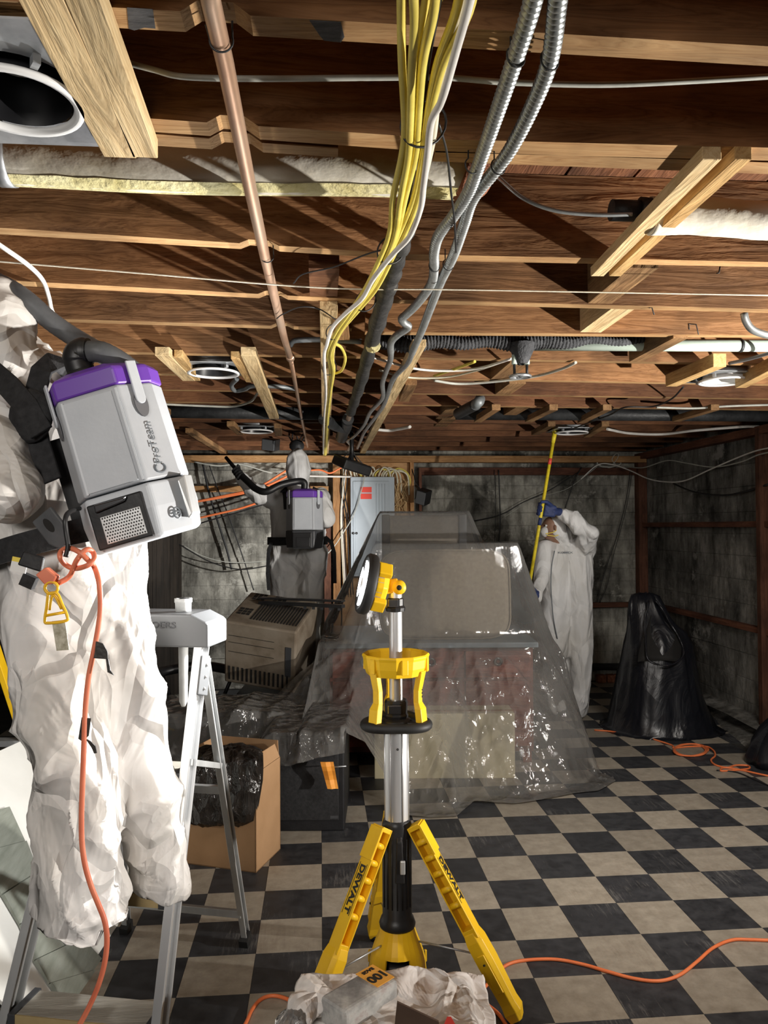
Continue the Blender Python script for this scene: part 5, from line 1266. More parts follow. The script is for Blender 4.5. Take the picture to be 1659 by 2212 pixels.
for a in (-90, 30, 150):
    sb = MB()
    ar = radians(a); o_ = TV(cos(ar), sin(ar), 0); t_ = TV(-sin(ar), cos(ar), 0)
    c = T(.088*cos(ar), .088*sin(ar), 0)
    sb.hexa([c-t_*.040+Z_*.07-o_*.03, c+t_*.040+Z_*.07-o_*.03, c+t_*.040+Z_*.07+o_*.012, c-t_*.040+Z_*.07+o_*.012, c-t_*.03+Z_*.165-o_*.03, c+t_*.03+Z_*.165-o_*.03, c+t_*.03+Z_*.165+o_*.002, c-t_*.03+Z_*.165+o_*.002])
    sb.obj('battery_bay', M['dw_black'], tl, bevel=.004)

for a in (-90, 30, 150):
    ar = radians(a); o_ = TV(cos(ar), sin(ar), 0); t_ = TV(-sin(ar), cos(ar), 0)
    for s_ in (-1, 1):
        c = T(.098*cos(ar), .098*sin(ar), .138)+t_*s_*.021
        MB().box(c, (.009, .009, .04), Matrix.Rotation(ar-YAW, 3, 'Z')).obj('yellow_catch', M['dw_yellow'], tl, bevel=.002)
lt = MB(); c = T(0, -.102, .135); lt.box(c, (.020, .012, .05), Matrix.Rotation(-YAW, 3, 'Z')); lt.obj('battery_latch', M['dw_black'], tl, bevel=.004)
MB().lathe([(.052, .255), (.060, .258), (.062, .268), (.056, .285), (.050, .295), (.050, .60), (.046, .614), (.040, .62)], MT, 30).obj('lower_body', M['dw_black'], tl)
gv = MB()
for k in range(7): 
    a = radians(-150+20*k); gv.tube([T(.0505*cos(a), .0505*sin(a), .33), T(.0505*cos(a), .0505*sin(a), .56)], .0022, 5)
gv.obj('grip_rib', M['dw_black'], tl)
Rc = Matrix.Rotation(-YAW, 3, 'Z')
hb = MB(); hb.hexa([T(-.008, -.056, .42), T(.026, -.056, .42), T(.026, -.04, .42), T(-.008, -.04, .42), T(-.002, -.062, .56), T(.016, -.062, .56), T(.016, -.04, .58), T(-.002, -.04, .58)]); hb.obj('trigger_housing', M['dw_black'], tl, bevel=.004)
MB().box(T(.018, -.063, .478), (.017, .010, .045), Rc).obj('grey_button', M['alu_old'], tl, bevel=.003)
MB().lathe([(.042, .60), (.042, .935)], MT, 28).obj('main_tube', M['alu'], tl)
gr = MB()
for a in (-118, -62, -20, 200): 
    q = radians(a); gr.tube([T(.0425*cos(q), .0425*sin(q), .61), T(.0425*cos(q), .0425*sin(q), .93)], .0022, 5)
gr.obj('tube_rib', M['alu'], tl)
MB().lathe([(.004, 0), (.004, .002), (.001, .002)], frame(T(.004, -.0425, .862), -F_), 10).obj('pin_hole', M['slot'], tl)
# handle ring
pts = [T(cos(a)*(.101+.013*cos(3*(a-radians(-30)))), sin(a)*(.101+.013*cos(3*(a-radians(-30)))), .942) for a in [2*pi*k/48 for k in range(48)]]
hr = MB(); hr.tube(pts, .0165, 12, closed=True); hr.obj('handle_ring', M['rubber'], tl)
hs = MB(); hs.lathe([(.001, .925), (.052, .925), (.056, .935), (.052, .952), (.036, .962), (.001, .962)], MT, 24)
for a in (-150, -30, 90):
    q = radians(a); hs.beam(T(.03*cos(q), .03*sin(q), .93), T(.10*cos(q), .10*sin(q), .93), .03, .02)
hs.obj('handle_spoke', M['dw_black'], tl, bevel=.003)
MB().lathe([(.026, .955), (.040, .957), (.042, .968), (.038, .975), (.040, 1.012), (.036, 1.02), (.022, 1.02)], MT, 10, smooth=False).obj('lower_clamp', M['dw_black'], tl)
MB().box(T(-.006, -.040, .994), (.046, .012, .030), Rc).obj('clamp_lever', M['steel_dark'], tl, bevel=.003)
MB().lathe([(.0225, .95), (.0225, 1.39)], MT, 24).obj('upper_tube', M['alu'], tl)
MB().lathe([(.024, 1.318), (.032, 1.320), (.034, 1.332), (.028, 1.34), (.028, 1.362), (.023, 1.366)], MT, 12, smooth=False).obj('upper_clamp', M['dw_black'], tl)
MB().box(T(-.008, -.029, 1.350), (.036, .010, .026), Rc).obj('clamp_lever', M['steel_dark'], tl, bevel=.003)
# crown that guards the folded head
MB().lathe([(.112, 1.178), (.116, 1.172), (.112, 1.162), (.109, 1.135), (.100, 1.108), (.094, 1.108), (.101, 1.135), (.105, 1.17), (.112, 1.178)], MT, 12, smooth=False).obj('crown_ring', M['dw_yellow'], tl, bevel=.002)
for k in range(6):
    a = radians(-75+60*k); c = T(.108*cos(a), .108*sin(a), 1.145); MB().box(c, (.010, .022, .05), Matrix.Rotation(a-YAW, 3, 'Z')).obj('crown_lug', M['dw_yellow'], tl, bevel=.002)
for a in (-137, -30, 102):
    ar = radians(a); o_ = TV(cos(ar), sin(ar), 0); t_ = TV(-sin(ar), cos(ar), 0)
    st = MB()
    sec = [(1.125, .098, .017, .010), (1.06, .084, .014, .010), (1.02, .084, .014, .010), (1.0, .093, .020, .012), (.955, .098, .020, .012)]
    S = []
    for z, r, hw, ht in sec:
        c = T(r*cos(ar), r*sin(ar), z); S.append([c-t_*hw-o_*ht, c+t_*hw-o_*ht, c+t_*hw+o_*ht, c-t_*hw+o_*ht])
    st.loft(S, smooth=False); st.obj('crown_post', M['dw_yellow'], tl, bevel=.002)
for ci, (z0_, n_) in enumerate(((1.085, 5),)):
    nb = MB()
    for k in range(n_):
        a = radians(-22); nb.box(T(.0945*cos(a), .0945*sin(a), z0_-.012*k), (.001, .010, .0065), Matrix.Rotation(a-YAW, 3, 'Z'))
    nb.obj('post_marking', M['ink'], tl)
# three legs
for li, a in enumerate((-18, -138, 102)):
    ar = radians(a); rd = TV(cos(ar), sin(ar), 0)
    top_ = T(.062*cos(ar), .062*sin(ar), .605); foot = T(.405*cos(ar), .405*sin(ar), .022)
    al = (foot-top_); Lg = al.length; al.normalize()
    n_ = (rd-al*rd.dot(al)).normalized(); t_ = n_.cross(al)
    if t_.dot(F_) > 0: t_ = -t_
    def LP(s, t, n): return top_+al*s+t_*t+n_*n
    def lbox(m, s0, s1, t0, t1, n0, n1):
        return m.hexa([LP(s0, t0, n0), LP(s1, t0, n0), LP(s1, t1, n0), LP(s0, t1, n0), LP(s0, t0, n1), LP(s1, t0, n1), LP(s1, t1, n1), LP(s0, t1, n1)])
    h = Lg*.56
    m = MB()
    lbox(m, 0, h+.02, -.026, -.021, -.021, .023); lbox(m, 0, h+.02, -.026, .026, .018, .023); lbox(m, 0, h+.02, -.026, .026, -.023, -.018)
    lbox(m, 0, .016, -.026, .024, -.021, .021); lbox(m, h-.012, h+.02, -.026, .024, -.021, .021)
    lbox(m, .005, .11, -.030, .027, .019, .028)
    # lower, thicker housing tapering to the foot
    S = []
    for s_, t0, t1, n0, n1 in ((h, -.026, .026, -.022, .022), (h+.03, -.031, .031, -.027, .028), (h+.10, -.031, .031, -.027, .030), (Lg-.06, -.027, .028, -.022, .026), (Lg-.03, -.027, .030, -.026, .030), (Lg, -.020, .022, -.022, .018)):
        S.append([LP(s_, t0, n0), LP(s_, t1, n0), LP(s_, t1, n1*.5), LP(s_, t1*.55, n1), LP(s_, t0, n1)])
    m.loft(S, smooth=False)
    lbox(m, h+.07, Lg-.10, .010, .034, -.012, .012)
    leg = m.obj('leg', M['dw_yellow'], tl, bevel=.0022, seg=2)
    for k in range(5):
        s_ = .060+.056*k
        MB().tube([LP(s_, .012, -.020), LP(s_, .012, .020)], .0105, 12).obj('rung', M['dw_yellow'], leg)
    MB().tube([LP(Lg-.02, 0, -.005), LP(Lg+.012, 0, -.012)], .020, 12).obj('rubber_foot', M['rubber'], leg)
    if li < 2:
        text_mesh('DEWALT', .030, frame(LP(.205, -.001, .0240), n_, al), M['ink'], 'lettering', leg, .0006, 0, .0012, 1.25)
        bl = MB(); lbox(bl, .125, .285, .0145, .0165, .0232, .0240); lbox(bl, .125, .285, -.0185, -.0165, .0232, .0240); bl.obj('lettering_border', M['ink'], leg)
    MB().tube([LP(Lg-.20, .033, -.002), LP(Lg-.195, .0355, -.002)], .004, 8).obj('pivot_pin', M['slot'], leg)
    rod = MB(); rod.tube([T(.075*cos(ar), .075*sin(ar), .215), LP(Lg*.665, 0, -.024)], .0035, 8); rod.obj('brace_rod', M['galv'], tl)
# lamp head
nH = (R_*-.960+F_*-.165+Z_*.22).normalized()
HCn = T((801-853)*sT, -.01, zv(1262, d0))
MH = frame(HCn, nH, Z_)
hd = MB().lathe([(.001, -.006), (.070, -.006), (.098, -.004), (.104, .004), (.104, .024), (.098, .032), (.088, .030), (.084, .022), (.001, .020)], MH, 40).obj('bezel', M['rubber'], tl)
ht = MB().lathe([(.03, -.052), (.062, -.05), (.074, -.044), (.080, -.030), (.080, -.006), (.066, -.006), (.066, -.030), (.05, -.038), (.03, -.038)], MH, 8, smooth=False).obj('head_cage', M['dw_yellow'], tl, bevel=.003)
fn = MB()
for k in range(28):
    a = 2*pi*k/28; fn.box(MH @ V((.067*cos(a), .067*sin(a), -.018)), (.016, .0025, .022), MH.to_3x3() @ Matrix.Rotation(a, 3, 'Z'))
fn.obj('cooling_fin', M['alu_old'], tl)
for k in range(4):
    a = pi/4+pi/2*k; MB().box(MH @ V((.083*cos(a), .083*sin(a), -.028)), (.022, .05, .046), MH.to_3x3() @ Matrix.Rotation(a, 3, 'Z')).obj('cage_corner', M['dw_yellow'], tl, bevel=.004)
for k in range(3):
    a = 2*pi*k/3+pi/2; m = MB()
    m.lathe([(.030, .0285), (.078, .0300), (.078, .0315), (.030, .0315), (.030, .0285)], MH, 12, a0=a-.72, a1=a+.72); m.obj('led_panel', M['led'], tl)
MB().lathe([(.001, .036), (.020, .034), (.026, .026), (.026, .018)], MH, 18).obj('centre_lens', M['white_metal'], tl)
J = T((861-853)*sT, 0, zv(1268, d0))
ym = MB(); b0 = MH @ V((0, 0, -.046))
for s_ in (-1, 1):
    k_ = R_.cross(nH); k_ = F_*1.0
    ym.beam(b0+k_*.016*s_-Z_*.022, J+k_*.016*s_-Z_*.016, .008, .046, F_)
ym.obj('yoke', M['dw_yellow'], tl, bevel=.003)
MB().lathe([(.001, -.026), (.022, -.026), (.024, -.02), (.024, .02), (.022, .026), (.001, .026)], frame(J, F_), 20).obj('hinge_barrel', M['dw_yellow'], tl)
MB().lathe([(.001, .0268), (.009, .0268), (.009, .024)], frame(J, -F_), 14).obj('hinge_bolt', M['slot'], tl)
sp = spot('tripod_lamp_beam', HCn+nH*.045, HCn+nH*1.0, L1_POWER, 150, .45, .03, (1.0, .99, .97))

# ================================================================== STEPLADDER
lad = thing('stepladder', 'aluminium stepladder with grey top cap, the near worker standing on its step', 'ladder', CX(-.85, 2.2, 0))
wdir = (R_*.487-F_*.078).normalized()
fr0 = CX(xu(316, 1.87), 1.87, 0); fr1 = CX(xu(440, 2.20), 2.20, 1.30)
fl0 = fr0-wdir*.47; fl1 = fr1-wdir*.335
rr0 = PZ(531, 2040, 0); rl0 = PZ(273, 2012, 0); rr1 = CX(xu(441, 2.27), 2.27, 1.19); rl1 = rr1-wdir*.33
def rail(a, b, name, w, dp, mat='alu'):
    al = (b-a).normalized(); out = wdir
    nn_ = al.cross(out).normalized(); m = MB()
    def P(s, x, y): return a.lerp(b, s)+out*x+nn_*y
    poly = [(-w/2, -dp/2), (w/2, -dp/2), (w/2, -dp/2+.005), (-w/2+.006, -dp/2+.006), (-w/2+.006, -.008), (w*.1, -.008), (w*.1, .008), (-w/2+.006, .008), (-w/2+.006, dp/2-.006), (w/2, dp/2-.005), (w/2, dp/2), (-w/2, dp/2)]
    m.loft([[P(0, x, y) for x, y in poly], [P(1, x, y) for x, y in poly]], smooth=False)
    o = m.obj(name, M[mat], lad, bevel=.001, seg=1)
    return o
rail(fr0, fr1, 'front_rail', .026, .062); rail(fl0, fl1, 'front_rail', .026, .062, 'alu_old')
rail(rr0+Z_*.03, rr1, 'rear_rail', .022, .040, 'alu_old'); rail(rl0+Z_*.03, rl1, 'rear_rail', .022, .040, 'alu_old')
for p, q in ((rr0, rr1), (rl0, rl1), (fr0, fr1), (fl0, fl1)):
    al = (q-p).normalized(); MB().beam(p, p+al*.045, .034, .05, wdir, drop=-.025).obj('rubber_foot', M['rubber'], lad)
back = (F_*.98+R_*.15)
back = (back-wdir*back.dot(wdir)); back.z = 0; back.normalize()
STEPS = (.275, .585, .895)
for z in STEPS:
    t_ = z/1.30; a = fl0.lerp(fl1, t_)+wdir*.012; b = fr0.lerp(fr1, t_)-wdir*.012
    m = MB(); off = back*-.03
    m.hexa([a+off-Z_*.03, b+off-Z_*.03, b+off+back*.115-Z_*.03, a+off+back*.115-Z_*.03, a+off, b+off, b+off+back*.115, a+off+back*.115], 0)
    stp = m.obj('step', M['step_top'], lad, bevel=.003)
    f = MB(); f.hexa([a+off-back*.004-Z_*.034, b+off-back*.004-Z_*.034, b+off-Z_*.034, a+off-Z_*.034, a+off-back*.004+Z_*.001, b+off-back*.004+Z_*.001, b+off+Z_*.001, a+off+Z_*.001]); f.obj('step_edge', M['step_front'], stp)
    for p, s_ in ((a, 1), (b, -1)):
        q = p+off; MB().hexa([q-back*.006-Z_*.037, q+wdir*s_*.022-back*.006-Z_*.037, q+wdir*s_*.022+back*.12-Z_*.037, q+back*.12-Z_*.037, q-back*.006+Z_*.003, q+wdir*s_*.022-back*.006+Z_*.003, q+wdir*s_*.022+back*.12+Z_*.003, q+back*.12+Z_*.003]).obj('step_end', M['vac_dark'], stp, bevel=.002)
for z in (.15, .70):
    t_ = z/1.19; a = rl0.lerp(rl1, t_); b = rr0.lerp(rr1, t_)
    MB().beam(a, b, .018, .028, back, drop=-.014).obj('cross_bar', M['alu_old'], lad, bevel=.002)
for p, q in ((fr0, rr0), (fl0, rl0)):
    pass
ta, tb = fl1.lerp(fr1, -.06), fl1.lerp(fr1, 1.10)
cm = MB(); hh = .045
def CPt(p, y, z): return p+back*y+Z_*z
S = []
for p, zz, dp in ((ta, -.03, 0), (ta+wdir*.03, .0, 0), (tb-wdir*.055, .0, 0), (tb-wdir*.01, -.022, 0), (tb, -.032, 0)):
    S.append([CPt(p, -.05, -.055), CPt(p, -.05, zz+hh), CPt(p, .11, zz+hh), CPt(p, .11, -.055)])
cm.loft(S, smooth=False); cm.obj('top_cap', M['grey_plastic'], lad, bevel=.006)
text_mesh('JOERS', .026, frame(CPt(fl1.lerp(fr1, .66), -.0515, .012), -back, wdir), M['vac_dark'], 'cap_lettering', lad, .0006, 0, .0006, 1.3)
br = MB(); al = (fr1-fr0).normalized(); p = fr0.lerp(fr1, .89)
br.beam(p-al*.055+wdir*.018, p+al*.06+wdir*.018, .075, .006, back, drop=-.003); br.obj('hinge_plate', M['grey_plastic'], lad, bevel=.003)
rv = MB()
for k in (-.035, 0, .035): rv.lathe([(.005, 0), (.004, .004), (.001, .005)], frame(p+al*k+wdir*.022, wdir), 10)
rv.obj('rivet', M['alu'], lad)
sp_ = MB(); a = fr0.lerp(fr1, .70); b = rr0.lerp(rr1, .66); sp_.beam(a+wdir*.0, b, .012, .018, wdir); sp_.obj('spreader', M['alu_old'], lad)
# nozzle hanging through the cap
pn = CPt(fl1.lerp(fr1, .76), .03, 0)
nz = thing('crevice_nozzle', 'pale grey plastic vacuum nozzle hanging through the stepladder top', 'nozzle', pn)
Mn = Matrix.Translation(pn)
MB().lathe([(.022, hh+.042), (.0275, hh+.042), (.0275, hh+.030), (.0255, hh+.028), (.0245, hh+.001), (.0160, hh), (.0150, -.10), (.0130, -.235), (.006, -.252), (.001, -.253)], Mn, 20).obj('tube', M['pale_plastic'], nz)
MB().lathe([(.022, hh+.041), (.019, hh-.01), (.001, hh-.01)], Mn, 18).obj('bore', M['vac_dark'], nz)

# ================================================================== PEOPLE
def cap_mesh(p0, r0, p1, r1, n=14):
    m = MB(); p0 = V(p0); p1 = V(p1); ax = p1-p0; Ln = ax.length
    if Ln < 1e-5: ax = V((0, 0, 1)); Ln = 1e-5
    M_ = frame(p0, ax); prof = []
    for k in range(5):
        a = -pi/2+(pi/2)*k/4; prof.append((max(1e-4, r0*cos(a)), r0*sin(a)))
    for k in range(5):
        a = (pi/2)*k/4; prof.append((max(1e-4, r1*cos(a)), Ln+r1*sin(a)))
    return m.lathe(prof, M_, n)
def grow(caps, voxel, smooth, name):
    m = MB()
    for c in caps:
        q = cap_mesh(*c); m.add(q.v, q.f)
    me = bpy.data.meshes.new('tmp'); me.from_pydata(m.v, [], m.f)
    bm = bmesh.new(); bm.from_mesh(me)
    bmesh.ops.remove_doubles(bm, verts=bm.verts, dist=2e-4); bmesh.ops.holes_fill(bm, edges=bm.edges, sides=0); bmesh.ops.recalc_face_normals(bm, faces=bm.faces); bm.to_mesh(me); bm.free()
    o = bpy.data.objects.new('tmp', me); COL.objects.link(o)
    r = o.modifiers.new('r', 'REMESH'); r.mode = 'VOXEL'; r.voxel_size = voxel; r.adaptivity = 0
    dg = bpy.context.evaluated_depsgraph_get(); dg.update()
    out = bpy.data.meshes.new_from_object(o.evaluated_get(dg)); bpy.data.objects.remove(o, do_unlink=True)
    nv = len(out.vertices); co = np.empty(nv*3, 'f'); out.vertices.foreach_get('co', co); co = co.reshape(-1, 3)
    ed = np.empty(len(out.edges)*2, 'i'); out.edges.foreach_get('vertices', ed); ed = ed.reshape(-1, 2)
    deg = np.zeros(nv); np.add.at(deg, ed[:, 0], 1); np.add.at(deg, ed[:, 1], 1); deg[deg == 0] = 1
    for _ in range(smooth):
        acc = np.zeros_like(co); np.add.at(acc, ed[:, 0], co[ed[:, 1]]); np.add.at(acc, ed[:, 1], co[ed[:, 0]])
        co = co*.4+acc/deg[:, None]*.6
    out.vertices.foreach_set('co', co.astype('f').ravel()); out.update()
    return out
def skin(name, caps, mat, parent, voxel=.012, smooth=6, amp=0.0, fq=6.0, seed=0, squash=(1, 1, .6), cuts=()):
    me = grow(caps, voxel, smooth, name); org = ORG[parent.name]
    if amp:
        nrm = [V(v.normal) for v in me.vertices]
        for v, n_ in zip(me.vertices, nrm):
            p = v.co
            q = V((p.x*squash[0]+seed, p.y*squash[1], p.z*squash[2]))
            wv = V((noise.noise(q*3), noise.noise(q*3+V((5, 1, 2))), noise.noise(q*3+V((1, 7, 3)))))*.16
            a = 1-abs(noise.noise((q+wv)*fq))*2.2; b = 1-abs(noise.noise((q+wv)*fq*2.1+V((9, 2, 4))))*2.2
            c_ = noise.noise(q*fq*.45+V((3, 3, 3))); vd = noise.voronoi((q+wv)*fq*1.5)[0]
            v.co = p+n_*(amp*(.75*max(0, a)**2+.35*max(0, b)**2+.8*c_-.3+.9*(vd[0]-.35)))
    for (p_, n_, R0) in cuts:      # flat hem: everything past the plane is pressed onto it
        n_ = V(n_).normalized()
        for v in me.vertices:
            e_ = v.co-p_; h_ = e_.dot(n_)+.010*noise.noise(v.co*30)
            if h_ > 0 and e_.length < R0: v.co -= n_*h_
    me.transform(Matrix.Translation(-org))
    me.materials.clear(); me.materials.append(mat); me.name = name
    me.polygons.foreach_set('use_smooth', [True]*len(me.polygons)); me.update()
    o = bpy.data.objects.new(name, me); COL.objects.link(o); o.parent = parent; ORG[o.name] = org
    return o
def glove(name, c, ax, pd, mat, parent, rp=.016, s=1.0, arm=None):
    """a gloved hand closed round a rod: c on the rod, ax rod axis, pd from rod to the palm."""
    c = V(c); ax = V(ax).normalized(); pd = V(pd); pd = (pd-ax*pd.dot(ax)).normalized(); q = ax.cross(pd)
    caps = []
    R1 = rp+.011*s
    for k, (o_, ln, rf) in enumerate(((-.036, 215, .0102), (-.013, 235, .0108), (.010, 230, .0108), (.032, 205, .0098))):
        pr_ = None
        for ang in np.linspace(-15, ln, 6):
            an = radians(float(ang)); p = c+ax*o_*s+(pd*cos(an)+q*sin(an))*R1
            if pr_ is not None: caps.append((pr_, rf*s, p, rf*s*.97))
            pr_ = p
    for o_ in (-.032, -.010, .012, .030):
        caps.append((c+ax*o_*s+pd*(R1+.002), .014*s, c+ax*o_*.75*s+pd*(R1+.058*s)-q*.004, .017*s))
    t0 = c+ax*.034*s+pd*(R1+.030*s)-q*.012
    t1 = c+ax*.050*s-q*(R1+.006)+pd*.012*s; t2 = c+ax*.044*s-q*(R1)-pd*.020*s
    caps += [(t0, .014*s, t1, .012*s), (t1, .012*s, t2, .0105*s)]
    wrist = c+pd*(R1+.072*s) if arm is None else V(arm)
    caps += [(c+pd*(R1+.055*s), .024*s, wrist, .028*s)]
    return skin(name, caps, mat, parent, .0045*s, 2)
def pack(parent, O, up, nf, S=1.0, detail=True):
    """backpack vacuum; O centre of the rear face, up its axis, nf pointing away from the wearer's back."""
    up = V(up).normalized(); nf = V(nf); nf = (nf-up*nf.dot(up)).normalized(); rt = up.cross(nf)
    def P(x, y, z): return O+(rt*x+up*y+nf*z)*S
    poly = [(-.080, 0), (.080, 0), (.137, -.085), (.137, -.165), (-.137, -.165), (-.137, -.085)]
    def sec(y, k=1.0, dz=0.0): return [P(x*k, y, z*k-.0*k+dz) for x, z in poly]
    body = MB().loft([sec(-.085), sec(.152, .97), sec(.158, .96)], smooth=False).obj('vacuum_shell', M['vac_grey'], parent, bevel=.010*S, seg=3)
    pn_ = MB(); pn_.hexa([P(-.068, -.078, -.004), P(.062, -.078, -.004), P(.060, .148, -.004), P(-.066, .148, -.004), P(-.068, -.078, .003), P(.062, -.078, .003), P(.060, .148, .003), P(-.066, .148, .003)]); pn_.obj('back_panel', M['vac_pale'], body, bevel=.002)
    lid = MB().loft([sec(.158, .985), sec(.196, .985), sec(.206, .94), sec(.222, .62, -.03)], smooth=False).obj('purple_lid', M['purple'], parent, bevel=.005*S, seg=2)
    mot = MB().loft([sec(-.225, .90, -.006), sec(-.215, .97), sec(-.150, 1.03, .004), sec(-.089, 1.02)], smooth=False).obj('motor_housing', M['vac_pale'] if detail else M['vac_dark'], parent, bevel=.008*S, seg=3)
    def quad(m, x0, x1, y0, y1, z0, z1): return m.hexa([P(x0, y0, z0), P(x1, y0, z0), P(x1, y1, z0), P(x0, y1, z0), P(x0, y0, z1), P(x1, y0, z1), P(x1, y1, z1), P(x0, y1, z1)])
    fr_ = quad(MB(), -.078, .062, -.218, -.105, .0, .012).obj('grille_surround', M['dw_black'], mot, bevel=.004)
    gq = quad(MB(), -.052, .050, -.208, -.140, .011, .0145).obj('exhaust_grille', M['alu_old'] if detail else M['dw_black'], mot, bevel=.003)
    if detail:
        hl = MB()
        for i in range(15):
            for j in range(9):
                x = -.046+.0066*i+(.0033 if j % 2 else 0); y = -.203+.0073*j
                if x < .047: hl.prism([(.0022*cos(k*pi/3), .0022*sin(k*pi/3)) for k in range(6)], 0, .0006, frame(P(x, y, .0142), nf, rt))
        hl.obj('grille_hole', M['slot'], mot)
        lv = MB(); lv.hexa([P(-.060, -.128, .012), P(.02, -.118, .012), P(.03, -.108, .012), P(-.058, -.106, .012), P(-.055, -.128, .022), P(.02, -.120, .024), P(.028, -.110, .024), P(-.055, -.108, .020)]); lv.obj('latch_lever', M['steel_dark'], mot, bevel=.003)
    bn = (rt*.085+nf*.057).normalized()          # normal of the right-hand bevel
    for s_ in (-1, 1):
        n2 = (rt*.085*s_+nf*.057).normalized(); al = up
        c0 = P(.1065*s_, .152, -.040)+n2*.003*S
        m = MB(); Mf = frame(c0, n2, al)
        pl = [(.06, -.014), (.06, .014)]+[(-.035+.014*cos(a)-.0, .014*sin(a)) for a in [pi/2+pi*k/8 for k in range(9)]]
        m.prism([(x*S, y*S) for x, y in pl], 0, .006*S, Mf); m.obj('side_latch', M['vac_pale'], body, bevel=.002)
        m = MB(); pl2 = [(-.02+.022*cos(2*pi*k/20)*1.5, .019*sin(2*pi*k/20)) for k in range(20)]
        m.prism([(x*S-.028*S, y*S) for x, y in pl2], -.002*S, .0015*S, Mf); m.obj('latch_recess', M['vac_slot'], body)
    if detail:
        c1 = P(.1075, .004, -.0405)+bn*.0035
        text_mesh('ProTeam', .026*S, frame(c1, bn, up), M['letter_grey'], 'lettering', body, .0006, 0, 0, 1.12)
        m = MB(); Mf = frame(P(.1075, -.060, -.0405)+bn*.002, bn, up)
        m.tube([Mf @ V((.011*cos(a), .015*sin(a), 0)) for a in [radians(40+10*k) for k in range(29)]], .0022, 6); m.obj('swirl_emblem', M['letter_grey'], body)
        m = MB(); Mf = frame(P(.111, -.178, -.040)+bn*.008, bn, up)
        m.tube([Mf @ V((.013*cos(a), .010*sin(a), 0)) for a in [radians(15*k) for k in range(24)]], .0022, 6, closed=True); m.tube([Mf @ V((.004*cos(a), .007*sin(a), 0)) for a in [radians(15*k) for k in range(24)]], .0022, 6, closed=True)
        m.obj('round_emblem', M['letter_grey'], mot)
        rb_ = MB()
        for s_ in (-1, 1):
            rb_.beam(P(.071*s_, -.08, .002), P(.069*s_, .15, .002), .005*S, .005*S)
        for k in range(3): rb_.beam(P(-.015, -.03+.05*k, .0025), P(.055, -.022+.05*k, .0025), .0025, .0015, up)
        rb_.obj('panel_rib', M['vac_pale'], body)
        lc = MB(); lc.hexa([P(.137, -.20, -.12), P(.150, -.19, -.12), P(.150, -.19, -.05), P(.137, -.20, -.05), P(.137, -.10, -.12), P(.155, -.09, -.12), P(.155, -.09, -.06), P(.137, -.10, -.05)]); lc.obj('side_clip', M['alu_old'], mot, bevel=.003)
    return P
def strap(name, pts, w, t, nrm, mat, parent):
    pts = [V(p) for p in pts]; m = MB(); S = []
    for i, p in enumerate(pts):
        d = (pts[min(i+1, len(pts)-1)]-pts[max(i-1, 0)]).normalized(); n_ = V(nrm[i] if isinstance(nrm, list) else nrm); n_ = (n_-d*n_.dot(d)).normalized(); s_ = d.cross(n_)
        S.append([p-s_*w/2-n_*t/2, p+s_*w/2-n_*t/2, p+s_*w/2+n_*t/2, p-s_*w/2+n_*t/2])
    m.loft(S, smooth=False); return m.obj(name, mat, parent, bevel=.003)
W = PD
# ---- near worker on the stepladder
P1 = thing('person', 'person in white hooded coverall standing on the stepladder, grey backpack vacuum on back', 'person', W(190, 2010, 1.95))
cs = []
def c_(a, r0, b, r1): cs.append((W(*a), r0, W(*b), r1))
c_((-22, 690, 1.98), .112, (-20, 715, 1.96), .108)                       # head in its hood
c_((-12, 745, 1.95), .085, (20, 830, 2.0), .095)                         # neck and collar
c_((-40, 872, 1.98), .085, (215, 872, 2.02), .085); c_((20, 840, 2.0), .10, (150, 850, 2.02), .10)
c_((30, 900, 2.0), .125, (80, 1180, 2.0), .120); c_((170, 900, 2.03), .125, (205, 1180, 2.03), .120); c_((100, 900, 2.0), .13, (140, 1200, 2.0), .125)
c_((95, 1190, 1.98), .125, (92, 1330, 1.98), .125); c_((215, 1190, 2.03), .130, (222, 1330, 2.04), .130); c_((150, 1190, 1.97), .13, (150, 1320, 1.97), .125)
c_((95, 1330, 1.98), .130, (135, 1500, 1.93), .122); c_((135, 1500, 1.93), .118, (165, 1680, 1.90), .105); c_((165, 1680, 1.90), .106, (172, 1850, 1.89), .108); c_((172, 1850, 1.89), .108, (174, 1990, 1.88), .118)
c_((222, 1330, 2.04), .128, (262, 1480, 2.03), .108); c_((262, 1480, 2.03), .106, (300, 1650, 2.02), .085); c_((300, 1650, 2.02), .086, (335, 1800, 2.03), .086); c_((335, 1800, 2.03), .082, (348, 1920, 2.03), .074)
c_((-45, 880, 1.95), .085, (-12, 960, 1.84), .078); c_((-12, 960, 1.84), .078, (20, 1055, 1.76), .070); c_((20, 1055, 1.76), .066, (-130, 960, 1.75), .05)
c_((215, 872, 2.04), .08, (80, 790, 2.36), .07); c_((80, 790, 2.36), .066, (-80, 640, 2.5), .05)
skin('coverall', cs, M['tyvek'], P1, .0115, 6, .024, 4.6, 0, (1, 1, .9), ((W(174, 1985, 1.88), -Z_-R_*.42, .30), (W(348, 1926, 2.03), -Z_-R_*.22, .26)))
for (u, v, d, dy) in ((172, 1985, 1.93, 0), (335, 1915, 2.06, 0)):
    foot = W(u, v, d); zt_s = STEPS[1]
    skin('boot', [((foot.x, foot.y, zt_s+.05), .042, (foot.x, foot.y, zt_s+.22), .05), ((foot.x, foot.y-.02, zt_s+.035), .034, (foot.x-.01, foot.y+.13, zt_s+.034), .036)], M['boot'], P1, .009, 3)
upP = Z_*cos(radians(15.8))-R_*sin(radians(15.8))-F_*.04
nfP = -F_*cos(radians(4))-R_*sin(radians(4))
Pk = pack(P1, W(228, 985, 1.715), upP, nfP, 1.0)
nfP = (nfP-upP.normalized()*nfP.dot(upP.normalized())).normalized(); rtP = upP.normalized().cross(nfP)
